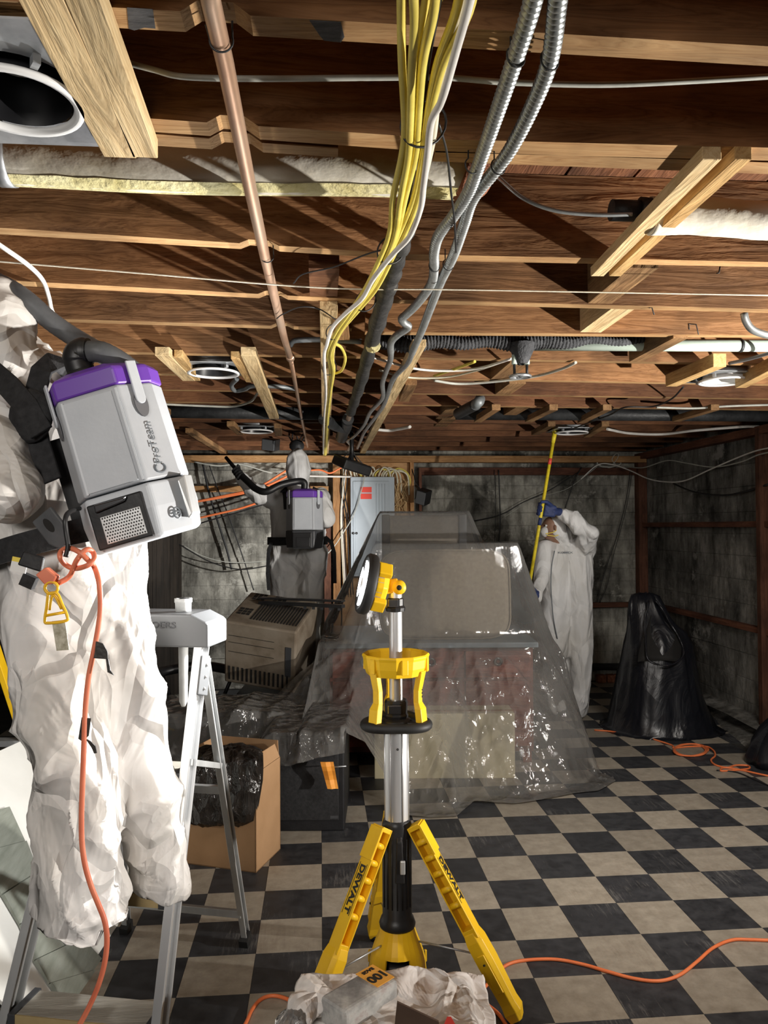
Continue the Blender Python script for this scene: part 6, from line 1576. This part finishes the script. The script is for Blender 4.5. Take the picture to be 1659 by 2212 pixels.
# hose elbow on the lid
e0 = Pk(-.03, .20, -.08)
eb = MB(); eb.tube(cat_rom([e0, e0+upP*.035, e0+upP*.062, e0+upP*.078+rtP*.012, e0+upP*.074+rtP*.035], 6), [.032]*6+[.034]*6+[.037]*6+[.036]*4+[.034]*3, 18)
eb.obj('hose_elbow', M['hose_black'], P1)
MB().lathe([(.032, 0), (.039, .004), (.039, .018), (.032, .022)], frame(e0+upP*.012, upP), 20).obj('elbow_collar', M['hose_black'], P1)
hp = cat_rom([e0+upP*.076+rtP*.025, e0+upP*.064+rtP*.065, e0+upP*.035+rtP*.092-nfP*.04, e0+upP*.03+rtP*.08-nfP*.13, W(200, 752, 2.0), W(150, 722, 2.02), W(105, 690, 2.0), W(62, 652, 1.98), W(15, 620, 2.0), W(-60, 585, 2.1)], 9)
MB().tube(hp, [.027+.0008*(k % 2) for k in range(len(hp))], 16).obj('hose', M['hose'], P1)
# harness
strap('shoulder_strap', [W(150, 800, 1.92), W(112, 782, 1.86), W(90, 800, 1.83), W(70, 870, 1.82), W(85, 960, 1.80), W(110, 1040, 1.78)], .055, .012, -F_, M['black_fab'], P1)
strap('shoulder_strap', [W(-20, 800, 1.84), W(20, 835, 1.80), W(60, 880, 1.77), W(90, 935, 1.76)], .06, .012, -F_, M['black_fab'], P1)
MB().lathe([(.001, 0), (.066, 0), (.070, .012), (.060, .022), (.001, .024)], frame(W(72, 900, 1.80), -F_-R_*.4), 24).obj('lumbar_pad', M['black_fab'], P1)
MB().beam(Pk(-.142, -.16, -.150), Pk(-.142, .10, -.150), .02, .05, nfP).obj('back_frame', M['dw_black'], P1)
ring = []
for k in range(41):
    a = 2*pi*k/40; q = W(146, 1168, 2.0)+R_*(.212*cos(a))+F_*(.205*sin(a))+Z_*(-.075*cos(a)*-1*0+.03*sin(a)*0+.055*cos(a))
    ring.append(q)
m = MB(); S = [[q+Z_*-.032, q+Z_*.032, q+Z_*.032+(q-W(146, 1168, 2.0)).normalized()*.012, q-Z_*.032+(q-W(146, 1168, 2.0)).normalized()*.012] for q in ring]
m.loft(S, smooth=False, cap=False); m.obj('waist_belt', M['black_fab'], P1)
m = MB(); Mf = frame(W(112, 1135, 1.74), -F_*.9-R_*.3, R_*.75-Z_*.66)
pl = [(-.045, -.03), (.03, -.035), (.065, -.02), (.068, .012), (.03, .032), (-.03, .036)]
m.prism(pl, 0, .010, Mf); m.obj('hip_plate', M['hose'], P1, bevel=.004)
m = MB(); m.prism([(.022*cos(k*pi/8), .010*sin(k*pi/8)) for k in range(16)], .0095, .011, Mf); m.obj('plate_slot', M['slot'], P1)
m = MB(); Mf = frame(W(72, 1214, 1.72), -F_, R_*.95-Z_*.3); m.prism([(-.03, -.016), (.03, -.016), (.026, .02), (-.026, .02)], 0, .014, Mf); m.obj('buckle', M['dw_black'], P1, bevel=.004)
m = MB(); Mf = frame(W(42, 1220, 1.715), -F_, R_*.97-Z_*.2); m.prism([(-.019, -.018), (.019, -.018), (.019, .006), (-.019, .006)], 0, .003, Mf); m.obj('care_label', M['white_ink'], P1)
m = MB(); m.prism([(-.019, .006), (.019, .006), (.019, .017), (-.019, .017)], 0, .003, Mf); m.obj('label_band', M['strap_yellow'], P1)
MB().beam(W(45, 1250, 1.72), W(72, 1262, 1.72), .03, .02, R_).obj('belt_end', M['black_fab'], P1)
# cord, tape, clip
dc = 1.655
pc = thing('power_cord', 'orange red power cord knotted at the near worker\'s belt, hanging down past the coverall leg', 'cord', W(215, 1900, dc))
MB().tube(cat_rom([W(172, 1098, 1.72), W(150, 1106, 1.68), W(141, 1122, dc), W(143, 1150, dc), W(147, 1180, dc), W(142, 1203, dc)], 7), .006, 8).obj('black_lead', M['black_cable'], pc)
kp = [(122, 1262), (150, 1245), (165, 1212), (185, 1188), (200, 1192), (203, 1208), (188, 1222), (162, 1228), (142, 1220), (130, 1204), (133, 1190), (150, 1184), (170, 1192), (190, 1210), (204, 1225), (214, 1260), (217, 1310), (213, 1350), (207, 1385), (200, 1420), (192, 1460), (186, 1510), (183, 1560), (181, 1620), (178, 1700), (176, 1760), (177, 1820), (184, 1870), (197, 1915), (213, 1955), (226, 1990), (231, 2030), (226, 2080), (212, 2130), (190, 2180), (165, 2225), (120, 2300)]
path = [W(u, v, dc+.012*sin(k*1.9) if k < 15 else dc-.02*(k-15)/20) for k, (u, v) in enumerate(kp)]
MB().tube(cat_rom(path, 8), .0062, 9).obj('cord', M['red_cord'], pc)
m = MB(); Mf = frame(W(104, 1243, dc), -F_, R_*.8-Z_*.6); m.prism([(-.02, -.012), (.012, -.018), (.026, -.004), (.022, .014), (-.012, .016)], -.008, .016, Mf); m.obj('plug', M['red_cord'], pc, bevel=.003)
for poly_ in ([(204, 1384), (222, 1390), (232, 1408), (233, 1424), (201, 1422)], [(176, 1550), (196, 1552), (191, 1590), (178, 1602), (169, 1596)], [(184, 1595), (196, 1602), (206, 1612), (209, 1627), (203, 1628), (198, 1616)], [(228, 1420), (234, 1424), (238, 1448), (246, 1459), (232, 1452)]):
    m = MB(); a = [W(u, v, dc-.008) for u, v in poly_]; b = [q+F_*.003 for q in a]; k = len(a)
    m.add(a+b, [tuple(range(k)), tuple(range(k, 2*k))[::-1]]+[(i, (i+1) % k, k+(i+1) % k, k+i) for i in range(k)]); m.obj('black_tape', M['tape_black'], pc)
yc_ = thing('belt_clip', 'yellow triangular plastic clip with a worn tag hanging at the near worker\'s hip', 'clip', W(122, 1405, dc-.02))
dk_ = dc-.012
MB().tube([W(111+14*cos(a), 1270+13*sin(a), dk_) for a in [2*pi*k/20 for k in range(20)]], .0035, 8, closed=True).obj('ring', M['yellow_clip'], yc_)
MB().tube(cat_rom([W(u, v, dk_) for u, v in ((104, 1282), (101, 1310), (97, 1340), (104, 1346), (142, 1341), (145, 1330), (134, 1305), (123, 1282), (104, 1282))], 5), .0036, 8).obj('frame', M['yellow_clip'], yc_)
MB().tube([W(99, 1330, dk_), W(143, 1322, dk_)], .0034, 8).obj('bar', M['yellow_clip'], yc_)
MB().tube(cat_rom([W(u, v, dk_) for u, v in ((107, 1318), (112, 1290), (120, 1290), (133, 1316))], 4), .003, 8).obj('inner_bar', M['yellow_clip'], yc_)
m = MB(); a = [W(u, v, dk_) for u, v in ((112, 1342), (140, 1339), (149, 1404), (122, 1406))]; b = [q+F_*.002 for q in a]
m.add(a+b, [(0, 1, 2, 3), (7, 6, 5, 4), (0, 4, 5, 1), (1, 5, 6, 2), (2, 6, 7, 3), (3, 7, 4, 0)]); m.obj('hang_tag', M['tag_paper'], yc_)

# ---- far worker at the rear left, on a low platform
dW = 5.6
P2 = thing('person', 'person in white hooded coverall seen from behind near the electrical panel, raising a vacuum wand', 'person', W(645, 1467, dW))
cs = []
c_((642, 995, dW), .088, (645, 1018, dW), .096); c_((646, 1030, dW), .075, (647, 1060, dW), .085)
c_((600, 1078, dW), .085, (690, 1076, dW), .085); c_((618, 1090, dW), .115, (620, 1190, dW), .115); c_((668, 1090, dW), .115, (668, 1190, dW), .115)
c_((616, 1195, dW), .13, (614, 1230, dW), .13); c_((668, 1195, dW), .13, (668, 1230, dW), .13)
c_((614, 1230, dW), .125, (618, 1330, dW), .10); c_((618, 1330, dW), .098, (620, 1440, dW), .085)
c_((668, 1230, dW), .12, (668, 1330, dW), .095); c_((668, 1330, dW), .092, (668, 1440, dW), .082)
c_((690, 1078, dW), .08, (704, 1120, dW-.05), .07); c_((704, 1120, dW-.05), .065, (672, 1120, dW+.25), .05)
c_((598, 1080, dW), .08, (556, 1068, dW-.12), .066); c_((556, 1068, dW-.12), .062, (523, 1034, dW-.2), .045)
skin('coverall', cs, M['tyvek_far'], P2, .013, 4, .020, 6, 4)
for u in (620, 670):
    q = W(u, 1462, dW); skin('boot', [(q+Z_*.03, .05, q+Z_*.12, .05), (q+Z_*.02, .04, q+F_*.14+Z_*.02, .04)], M['boot_dark'], P2, .012, 2)
P2k = pack(P2, W(655, 1120, dW-.345), Z_, -F_, 1.0, False)
hq = cat_rom([P2k(-.0, .21, -.07), P2k(-.0, .27, -.06), W(640, 1040, dW-.3), W(605, 1048, dW-.35), W(575, 1062, dW-.38), W(553, 1056, dW-.34), W(535, 1040, dW-.28), W(512, 1018, dW-.2)], 8)
MB().tube(hq, .026, 12).obj('hose', M['hose_black'], P2)
MB().tube([W(520, 1030, dW-.23), W(508, 1012, dW-.2), W(488, 988, dW-.14)], [.02, .016, .014], 10).obj('wand', M['hose_black'], P2)
glove('glove', W(515, 1022, dW-.215), W(488, 988, dW-.14)-W(520, 1030, dW-.23), R_*.5-Z_*.8, M['glove_black'], P2, .016, 1.1, W(524, 1036, dW-.2))
for s_ in (-1, 1):
    strap('shoulder_strap', [W(648+s_*36, 1062, dW-.10), W(648+s_*34, 1055, dW-.02), W(648+s_*30, 1070, dW-.13), W(648+s_*28, 1100, dW-.15)], .05, .012, -F_, M['black_fab'], P2)
m = MB(); S = []
for k in range(31):
    a = 2*pi*k/30; o_ = R_*(.225*cos(a))+F_*(.19*sin(a)); q = W(643, 1168, dW)+o_; S.append([q-Z_*.03, q+Z_*.03, q+Z_*.03+o_*.06, q-Z_*.03+o_*.06])
m.loft(S, smooth=False, cap=False); m.obj('waist_belt', M['black_fab'], P2)
strap('belt_tail', [W(586, 1172, dW-.16), W(580, 1195, dW-.17), W(578, 1240, dW-.17), W(581, 1275, dW-.16)], .028, .01, -F_, M['black_fab'], P2)
strap('belt_tail', [W(702, 1160, dW-.16), W(716, 1172, dW-.17), W(722, 1195, dW-.17), W(723, 1260, dW-.16)], .03, .01, -F_, M['black_fab'], P2)
pf = thing('step_stool', 'low dark step stool under the far worker\'s boots, hidden behind the air conditioner', 'stool', CX(xu(645, dW), dW, 0))
zf = W(645, 1466, dW).z-.02
cbox(MB(), xu(590, dW), xu(700, dW), dW-.12, dW+.26, zf-.03, zf).obj('top', M['panel_dark'], pf)
for a in (590, 692):
    for dd in (dW-.12, dW+.22): cbox(MB(), xu(a, dW), xu(a, dW)+.035, dd, dd+.035, 0, zf-.03).obj('leg', M['panel_dark'], pf)

# ---- right worker holding the yellow pole
d3 = 5.95
P3 = thing('person', 'person in loose white coverall at the right, blue gloves holding up a yellow pole', 'person', W(1225, 1550, d3))
cs = []
c_((1182, 1190, d3), .075, (1262, 1188, d3+.02), .078); c_((1200, 1200, d3), .11, (1200, 1320, d3), .115); c_((1245, 1200, d3+.02), .115, (1248, 1320, d3+.02), .12)
c_((1200, 1320, d3), .115, (1203, 1400, d3), .115); c_((1248, 1320, d3+.02), .120, (1252, 1400, d3+.02), .110)
c_((1203, 1400, d3+.05), .105, (1205, 1500, d3+.1), .08); c_((1205, 1500, d3+.1), .08, (1206, 1528, d3+.12), .075)
c_((1252, 1400, d3), .108, (1255, 1480, d3), .085); c_((1255, 1480, d3), .08, (1252, 1512, d3-.02), .08); c_((1250, 1512, d3-.02), .092, (1252, 1530, d3-.02), .07)
c_((1264, 1186, d3), .080, (1274, 1150, d3-.22), .070); c_((1274, 1150, d3-.22), .066, (1245, 1128, d3-.25), .06); c_((1245, 1128, d3-.25), .058, (1210, 1108, d3-.24), .042)
c_((1178, 1195, d3), .07, (1170, 1250, d3-.12), .058); c_((1170, 1250, d3-.12), .055, (1158, 1290, d3-.26), .042)
c_((1215, 1152, d3+.03), .07, (1212, 1180, d3+.02), .07)
skin('coverall', cs, M['tyvek_far'], P3, .012, 4, .026, 5.5, 8, (1, 1, .28), ((W(1254, 1548, d3), -Z_-R_*.15, .2), (W(1206, 1548, d3+.1), -Z_, .2)))
hC = W(1192, 1140, d3-.06)
skin('head', [(hC+Z_*.02, .078, hC-Z_*.02-R_*.012, .068), (hC-R_*.03-Z_*.055, .045, hC-Z_*.06, .05), (hC-Z_*.06+R_*.02, .05, W(1212, 1182, d3), .055), (hC-R_*.085-F_*.01+Z_*.0, .016, hC-R_*.07+Z_*.03, .014)], M['skin'], P3, .009, 3)
fd = (R_*-.93-F_*.35).normalized()
MB().lathe([(.001, .040), (.022, .034), (.040, .016), (.046, 0)], frame(hC+fd*.066-Z_*.032, fd), 18).obj('face_mask', M['mask'], P3)
strap('mask_strap', [hC+fd*.06-Z_*.06-F_*.05, hC-F_*.075-Z_*.07+R_*.01, hC-F_*.06-Z_*.055+R_*.05], .007, .003, -F_, M['strap_yellow'], P3)
strap('mask_strap', [hC+fd*.07-Z_*.05-F_*.04, hC-F_*.079-Z_*.035, hC-F_*.06-Z_*.0+R_*.055], .007, .003, -F_, M['strap_yellow'], P3)
for s_ in (-1, 1):
    q = hC+fd*.074+fd.cross(Z_)*.028*s_+Z_*.018
    MB().lathe([(.001, .011), (.008, .008), (.011, 0), (.008, -.008), (.001, -.011)], frame(q, fd), 12).obj('eye', M['eye'], P3)
    MB().lathe([(.001, .0118), (.005, .0105), (.006, .008)], frame(q, fd), 10).obj('iris', M['iris'], P3)
skin('ear', [(hC-F_*.075+R_*.01+Z_*.012, .014, hC-F_*.078+R_*.012-Z_*.014, .011)], M['skin'], P3, .006, 2)
skin('hood', [(hC+R_*.035+Z_*.035, .082, hC+R_*.045-Z_*.03, .078), (hC+R_*.05-Z_*.03, .075, W(1216, 1180, d3+.02), .075)], M['tyvek_far'], P3, .011, 3, .006, 8, 3)
pTop, pBot = W(1199, 930, d3-.32), W(1139, 1290, d3-.32)
axp = (pTop-pBot).normalized()
g1 = pBot+(pTop-pBot)*((1290-1100)/360.0)
glove('glove', g1, axp, R_*.9+F_*.2-Z_*.05, M['glove_blue'], P3, .016, 1.22, W(1208, 1106, d3-.25))
glove('glove', pBot+axp*.02, axp, R_*.75+F_*.5-Z_*.1, M['glove_blue'], P3, .016, 1.15, W(1155, 1288, d3-.26))
for (u, v, d) in ((1206, 1552, d3+.16), (1254, 1548, d3)):
    q = PZ(u, v, 0) if False else W(u, 1550, d); q.z = .0
    skin('boot', [(q+Z_*.05, .042, q+Z_*.13, .045), (q+Z_*.036, .034, q-R_*.14+Z_*.034, .033)], M['boot_dark'], P3, .010, 3)
text_mesh('KOMEX', .022, frame(W(1221, 1194, d3-.118), -F_-R_*.05, R_), M['letter_grey'], 'chest_lettering', P3, .0008, 0, .0006, 1.6)
MB().tube(cat_rom([W(u, v, d3-.122) for u, v in ((1198, 1190), (1192, 1220), (1190, 1260), (1192, 1300), (1196, 1340), (1204, 1380))], 5), .004, 6).obj('zip', M['letter_grey'], P3)
yp = thing('pole', 'long yellow pole with a red band, raised to the joists by the right worker', 'pole', pBot)
MB().tube([pBot-axp*.04, pTop], .0135, 14).obj('shaft', M['pole_yellow'], yp)
MB().tube([pTop-axp*.10, pTop-axp*.02], [.015, .020], 14).obj('collar', M['pole_yellow'], yp)
hd_ = MB(); hd_.tube([pTop-axp*.02, pTop+axp*.035, pTop+axp*.05], [.021, .026, .026], 14); hd_.box(pTop+axp*.085, (.055, .03, .07), Matrix.Rotation(-YAW, 3, 'Z')); hd_.obj('clamp_head', M['pole_yellow'], yp, bevel=.002)
tm = pBot+(pTop-pBot)*((1290-997)/360.0); MB().tube([tm-axp*.025, tm+axp*.025], .0142, 14).obj('red_band', M['red_tape'], yp)
tm = pBot+(pTop-pBot)*((1290-1127)/360.0); MB().tube([tm-axp*.03, tm+axp*.03], .0142, 14).obj('blue_band', M['glove_blue'], yp)

# ================================================================== FLOOR THINGS ON THE LEFT
# cardboard box with a liner
c0 = PZ(553, 1886, 0); c1 = PZ(606, 1834, 0); dv_ = (c1-c0); fx = V((-dv_.y, dv_.x, 0)).normalized()
c3 = c0+fx*.37; c2 = c1+fx*.37; H = zv(1640, 3.28)
cbx = thing('cardboard_box', 'open brown cardboard box on the tiles behind the stepladder, flaps standing up', 'box', (c0+c2)/2)
m = MB(); tk = .006
cen = (c0+c2)/2
def wallp(p, q, z0, z1, lean=0.0):
    mid = (p+q)/2; inn = (cen-mid); inn.z = 0; inn.normalize(); o_ = inn*-lean
    return [p+Z_*z0, q+Z_*z0, q+inn*tk+Z_*z0, p+inn*tk+Z_*z0, p+Z_*z1+o_, q+Z_*z1+o_, q+inn*tk+Z_*z1+o_, p+inn*tk+Z_*z1+o_]
for p, q in ((c0, c3), (c3, c2), (c2, c1), (c1, c0)): MB().hexa(wallp(p, q, 0.0, H*.86)).obj('side', M['card'], cbx)
MB().hexa([c0, c1, c2, c3, c0+Z_*.005, c1+Z_*.005, c2+Z_*.005, c3+Z_*.005]).obj('bottom', M['card'], cbx)
for (p, q, hh_, ln) in ((c2, c1, H*1.02, -.01), (c1, c0, H*.99, -.02), (c3, c2, H*1.0, .0)):
    pp_, qq_ = p.lerp(q, .02), p.lerp(q, .98)
    mid = (p+q)/2; inn = (cen-mid); inn.z = 0; inn.normalize(); o_ = inn*-ln
    MB().hexa([pp_+Z_*H*.865, qq_+Z_*H*.865, qq_+inn*.004+Z_*H*.865, pp_+inn*.004+Z_*H*.865, pp_+Z_*hh_+o_+(qq_-pp_)*.06, qq_+Z_*hh_+o_, qq_+inn*.004+Z_*hh_+o_, pp_+inn*.004+Z_*hh_+o_+(qq_-pp_)*.06]).obj('flap', M['card'], cbx)
fc = (c0+c3)/2; fxl, fdl = fc.dot(R_), dep(fc)
ln_ = thing('bin_liner', 'crumpled black bin liner spilling over the front of the cardboard box', 'bag', fc+Z_*.25)
secs = [(fxl+.01, fdl-.010, H*.40, .115, .030, .8), (fxl+.01, fdl-.02, H*.46, .165, .045, .75), (fxl+.005, fdl-.018, H*.60, .182, .055, .7), (fxl+.01, fdl-.01, H*.80, .185, .06, .7), (fxl+.01, fdl+.0, H*.92, .18, .062, .75), (fxl+.02, fdl+.03, H*1.0, .16, .075, .8), (fxl+.02, fdl+.04, H*1.04, .11, .06, .9), (fxl+.02, fdl+.04, H*1.05, .03, .02, 1)]
section_bag('l', '', secs, M['bag_brown'], .035, 5).obj('film', M['bag_brown'], ln_)
# white board leaning at the left and the grey-green siding laid on it
b1, b2 = PZ(195, 2089, .0), PZ(312, 1914, .0)
be = (b2-b1).normalized(); bp2 = V((-be.y, be.x, 0))
if bp2.dot(R_) > 0: bp2 = -bp2
bu = (bp2*.72+Z_*.69).normalized(); bn_ = be.cross(bu)
if bn_.dot(CAM-b1) < 0: bn_ = -bn_
wbd = thing('white_board', 'large white board leaning at the left behind the stepladder', 'board', b1)
q = [b1-be*.40, b2+be*.42, b2+be*.42+bu*.86, b1-be*.40+bu*.95]
q = [p+Z_*.002 for p in q]
MB().hexa([q[0]-bn_*.012, q[1]-bn_*.012, q[2]-bn_*.012, q[3]-bn_*.012, q[0], q[1], q[2], q[3]]).obj('sheet', M['white_sheet'], wbd, bevel=.002)
MB().beam(q[0].lerp(q[1], .3)-bn_*.04+bu*.5, q[0].lerp(q[1], .3)-bn_*.04+bu*.5-Z_*.38+bp2*.15, .04, .02).obj('back_prop', M['old_y'], wbd)
sdg = thing('siding_panel', 'grey green siding boards lying slanted on the leaning white board', 'siding', b1+bu*.3)
def SP(u, v, k): return PP(u, v, b1+bn_*k, bn_)
rowsA = [(15, 1746), (52, 1820), (80, 1885), (118, 1965), (172, 2030), (232, 2090), (290, 2135)]
rowsB = [(-110, 1780), (-60, 1850), (2, 1936), (40, 2000), (72, 2078), (104, 2128), (150, 2190)]
for i in range(6):
    A0, A1, B0, B1 = rowsA[i], rowsA[i+1], rowsB[i], rowsB[i+1]
    k0 = .006; k1 = .020
    P4 = [SP(*A0, k0), SP(*A1, k0), SP(*B1, k0), SP(*B0, k0)]
    Q4 = [P4[0].lerp(P4[1], .02)+bn_*(k1-k0), P4[1].lerp(P4[0], .02)+bn_*(k1-k0-.006), P4[2].lerp(P4[3], .02)+bn_*(k1-k0-.006), P4[3].lerp(P4[2], .02)+bn_*(k1-k0)]
    MB().hexa(P4+Q4).obj('plank', M['siding'], sdg)
# yellow ladder at the far left edge
yl_ = thing('yellow_ladder', 'yellow fibreglass ladder, only its rail showing at the left edge behind the white board', 'ladder', CX(-1.95, 3.8, 0))
ra0, ra1 = PD(52, 1590, 3.75), PD(-20, 1372, 3.8)
dr_ = (ra1-ra0).normalized(); k = ra0.z/dr_.z; ft0 = ra0-dr_*k; tp0 = ra0+dr_*.9
for off in (0, -.42):
    MB().beam(ft0+R_*off, tp0+R_*off, .03, .07, R_, drop=-.035).obj('rail', M['dw_yellow'], yl_, bevel=.003)
for k in (.35, .65, .95):
    MB().beam(ft0.lerp(tp0, k), ft0.lerp(tp0, k)-R_*.42, .07, .03, F_).obj('rung', M['alu_old'], yl_)
# carton with discarded coveralls in the foreground
ct = thing('carton', 'dark brown carton in the foreground holding the discarded coveralls, its flap up', 'box', CX(.02, 1.72, 0))
tpz = .375
for (x0_, x1_, a_, b_) in ((-.225, .255, 1.46, 1.466), (-.225, .255, 1.954, 1.96), (-.225, -.219, 1.466, 1.954), (.249, .255, 1.466, 1.954)):
    cbox(MB(), x0_, x1_, a_, b_, 0, tpz).obj('side', M['card_dark'], ct)
cbox(MB(), -.219, .249, 1.466, 1.954, .004, .33).obj('contents', M['card_dark'], ct)
fp = [PD(u, v, 1.58) for u, v in ((858, 2165), (948, 2208), (945, 2290), (850, 2240))]
MB().hexa([p+F_*.006 for p in fp]+fp).obj('flap', M['card_dark'], ct)
def heap(name, label, outline_fn, nxh, ndh, x0_, x1_, a_, b_, mat, cat):
    m = MB(); vs = []
    for j in range(ndh+1):
        for i in range(nxh+1):
            s_, t_ = i/nxh, j/ndh; x = x0_+(x1_-x0_)*s_; d = a_+(b_-a_)*t_
            vs.append(CX(x+.012*noise.noise((x*18, d*18, 1)), d+.012*noise.noise((x*18, d*18, 4)), outline_fn(x, d, s_, t_)))
    n0 = len(vs); vs2 = [p-Z_*.006 for p in vs]; fs = []
    W1 = nxh+1
    for j in range(ndh):
        for i in range(nxh):
            k = j*W1+i; fs.append((k, k+1, k+W1+1, k+W1)); fs.append((n0+k, n0+k+W1, n0+k+W1+1, n0+k+1))
    for i in range(nxh):
        fs.append((i+1, i, n0+i, n0+i+1)); k = ndh*W1+i; fs.append((k, k+1, n0+k+1, n0+k))
    for j in range(ndh):
        k = j*W1; fs.append((k, k+W1, n0+k+W1, n0+k)); k = j*W1+nxh; fs.append((k+W1, k, n0+k, n0+k+W1))
    m.add(vs+vs2, fs, 0, True); return tag(m.obj(name, mat), label, cat)
def hz_(x, d, s_, t_):
    e = min(s_, 1-s_, (1-t_)*1.1, t_*1.1)
    bump_ = math.exp(-((x-.18)/.07)**2)*.032+math.exp(-((x-.02)/.10)**2)*.02-math.exp(-((x+.17)/.075)**2)*.03
    z = tpz+.012+bump_*(.4+.6*t_)
    k_ = max(0.0, (.16-e)/.16)
    q = V((x+.10*noise.noise((x*5, d*5, 1)), d+.10*noise.noise((x*5, d*5, 9)), .3))
    v1 = noise.voronoi(q*9)[0]; v2 = noise.voronoi(q*21+V((3, 1, 0)))[0]
    z += .050*(v1[0]-.35)+.016*(v2[0]-.35)+.018*noise.noise(q*6)
    z -= .16*k_**1.6
    inside = min(x+.228, .258-x, d-1.452, 1.968-d)
    if inside > -.01: z = max(z, tpz+.006)
    return z
heap('discarded_coverall', 'crumpled white discarded coverall heaped on the carton in front of the tripod', hz_, 110, 90, -.262, .292, 1.42, 2.0, M['tyvek_heap'], 'coverall')
# packet of bags
zk = tpz+.075
k0, k1, k2 = PZ(690, 2150, zk), PZ(806, 2084, zk), PZ(852, 2122, zk)
e1 = (k1-k0); e2 = (k2-k1); e2 = e2-e1*(e2.dot(e1)/e1.dot(e1))
pk = thing('bag_packet', 'clear packet of bags with an orange 100 label lying behind the white coverall', 'packet', k0-Z_*.055)
MB().hexa([k0-Z_*.068, k1-Z_*.068, k1+e2-Z_*.068, k0+e2-Z_*.068, k0, k1, k1+e2, k0+e2]).obj('packet', M['packet'], pk, bevel=.012, seg=3)
la, lb_ = k0.lerp(k1, .66), k0.lerp(k1, .99)
MB().hexa([la+Z_*.0004, lb_+Z_*.0004, lb_+e2*.85+Z_*.0004, la+e2*.85+Z_*.0004, la+Z_*.002, lb_+Z_*.002, lb_+e2*.85+Z_*.002, la+e2*.85+Z_*.002]).obj('label', M['orange_label'], pk)
lc_ = (la+lb_)/2
text_mesh('100', .040, frame(lc_+e2*.50+Z_*.0026, Z_, -e1), M['ink'], 'label_number', pk, .0004, 0, .0016)
text_mesh('BAGS', .016, frame(lc_+e2*.14+Z_*.0026, Z_, -e1), M['ink'], 'label_word', pk, .0004, 0, .0006)
# glove and small clear bag at the left of the heap
gl_ = thing('discarded_glove', 'crumpled white glove lying on the left end of the carton', 'glove', CX(-.17, 1.80, tpz))
gb = CX(-.17, 1.80, tpz+.045)
caps = [(gb, .035, gb+R_*-.05-F_*.02, .03), (gb+R_*.02, .03, gb-R_*.03+F_*.03+Z_*.015, .032)]
for k in range(4): caps.append((gb-R_*.045+F_*(.012*k-.02), .012, gb-R_*(.085-.006*k)+F_*(.02*k-.035)-Z_*.02, .010))
caps.append((gb+F_*-.02, .013, gb-F_*.06-R_*.02-Z_*.01, .011)); caps.append((gb+R_*.02, .026, gb+R_*.10+F_*.02, .018))
skin('shell', caps, M['tyvek_heap'], gl_, .006, 2, .006, 16, 2)
cb_ = thing('clear_bag', 'small clear plastic bag with a blue print at the far left of the carton', 'bag', CX(-.25, 1.72, tpz))
secs = [(-.235, 1.73, tpz-.06, .035, .045, 1), (-.235, 1.73, tpz-.02, .045, .06, 1), (-.232, 1.74, tpz+.02, .042, .055, 1), (-.225, 1.75, tpz+.05, .02, .02, 1)]
section_bag('cb', '', secs, M['film_bag'], .02, 3, 40).obj('film', M['film_bag'], cb_)
m = MB(); m.box(CX(-.225, 1.715, tpz+.012), (.04, .002, .006), Rc); m.obj('print', M['glove_blue'], cb_)
m = MB(); m.hexa([PD(u, v, 1.54) for u, v in ((958, 2215), (985, 2215), (985, 2230), (958, 2230))]+[PD(u, v, 1.545) for u, v in ((966, 2196), (974, 2196), (990, 2230), (955, 2230))])
tag(m.obj('red_tag', M['red_plastic']), 'small red pointed plastic tag on the front edge of the white coverall', 'tag')
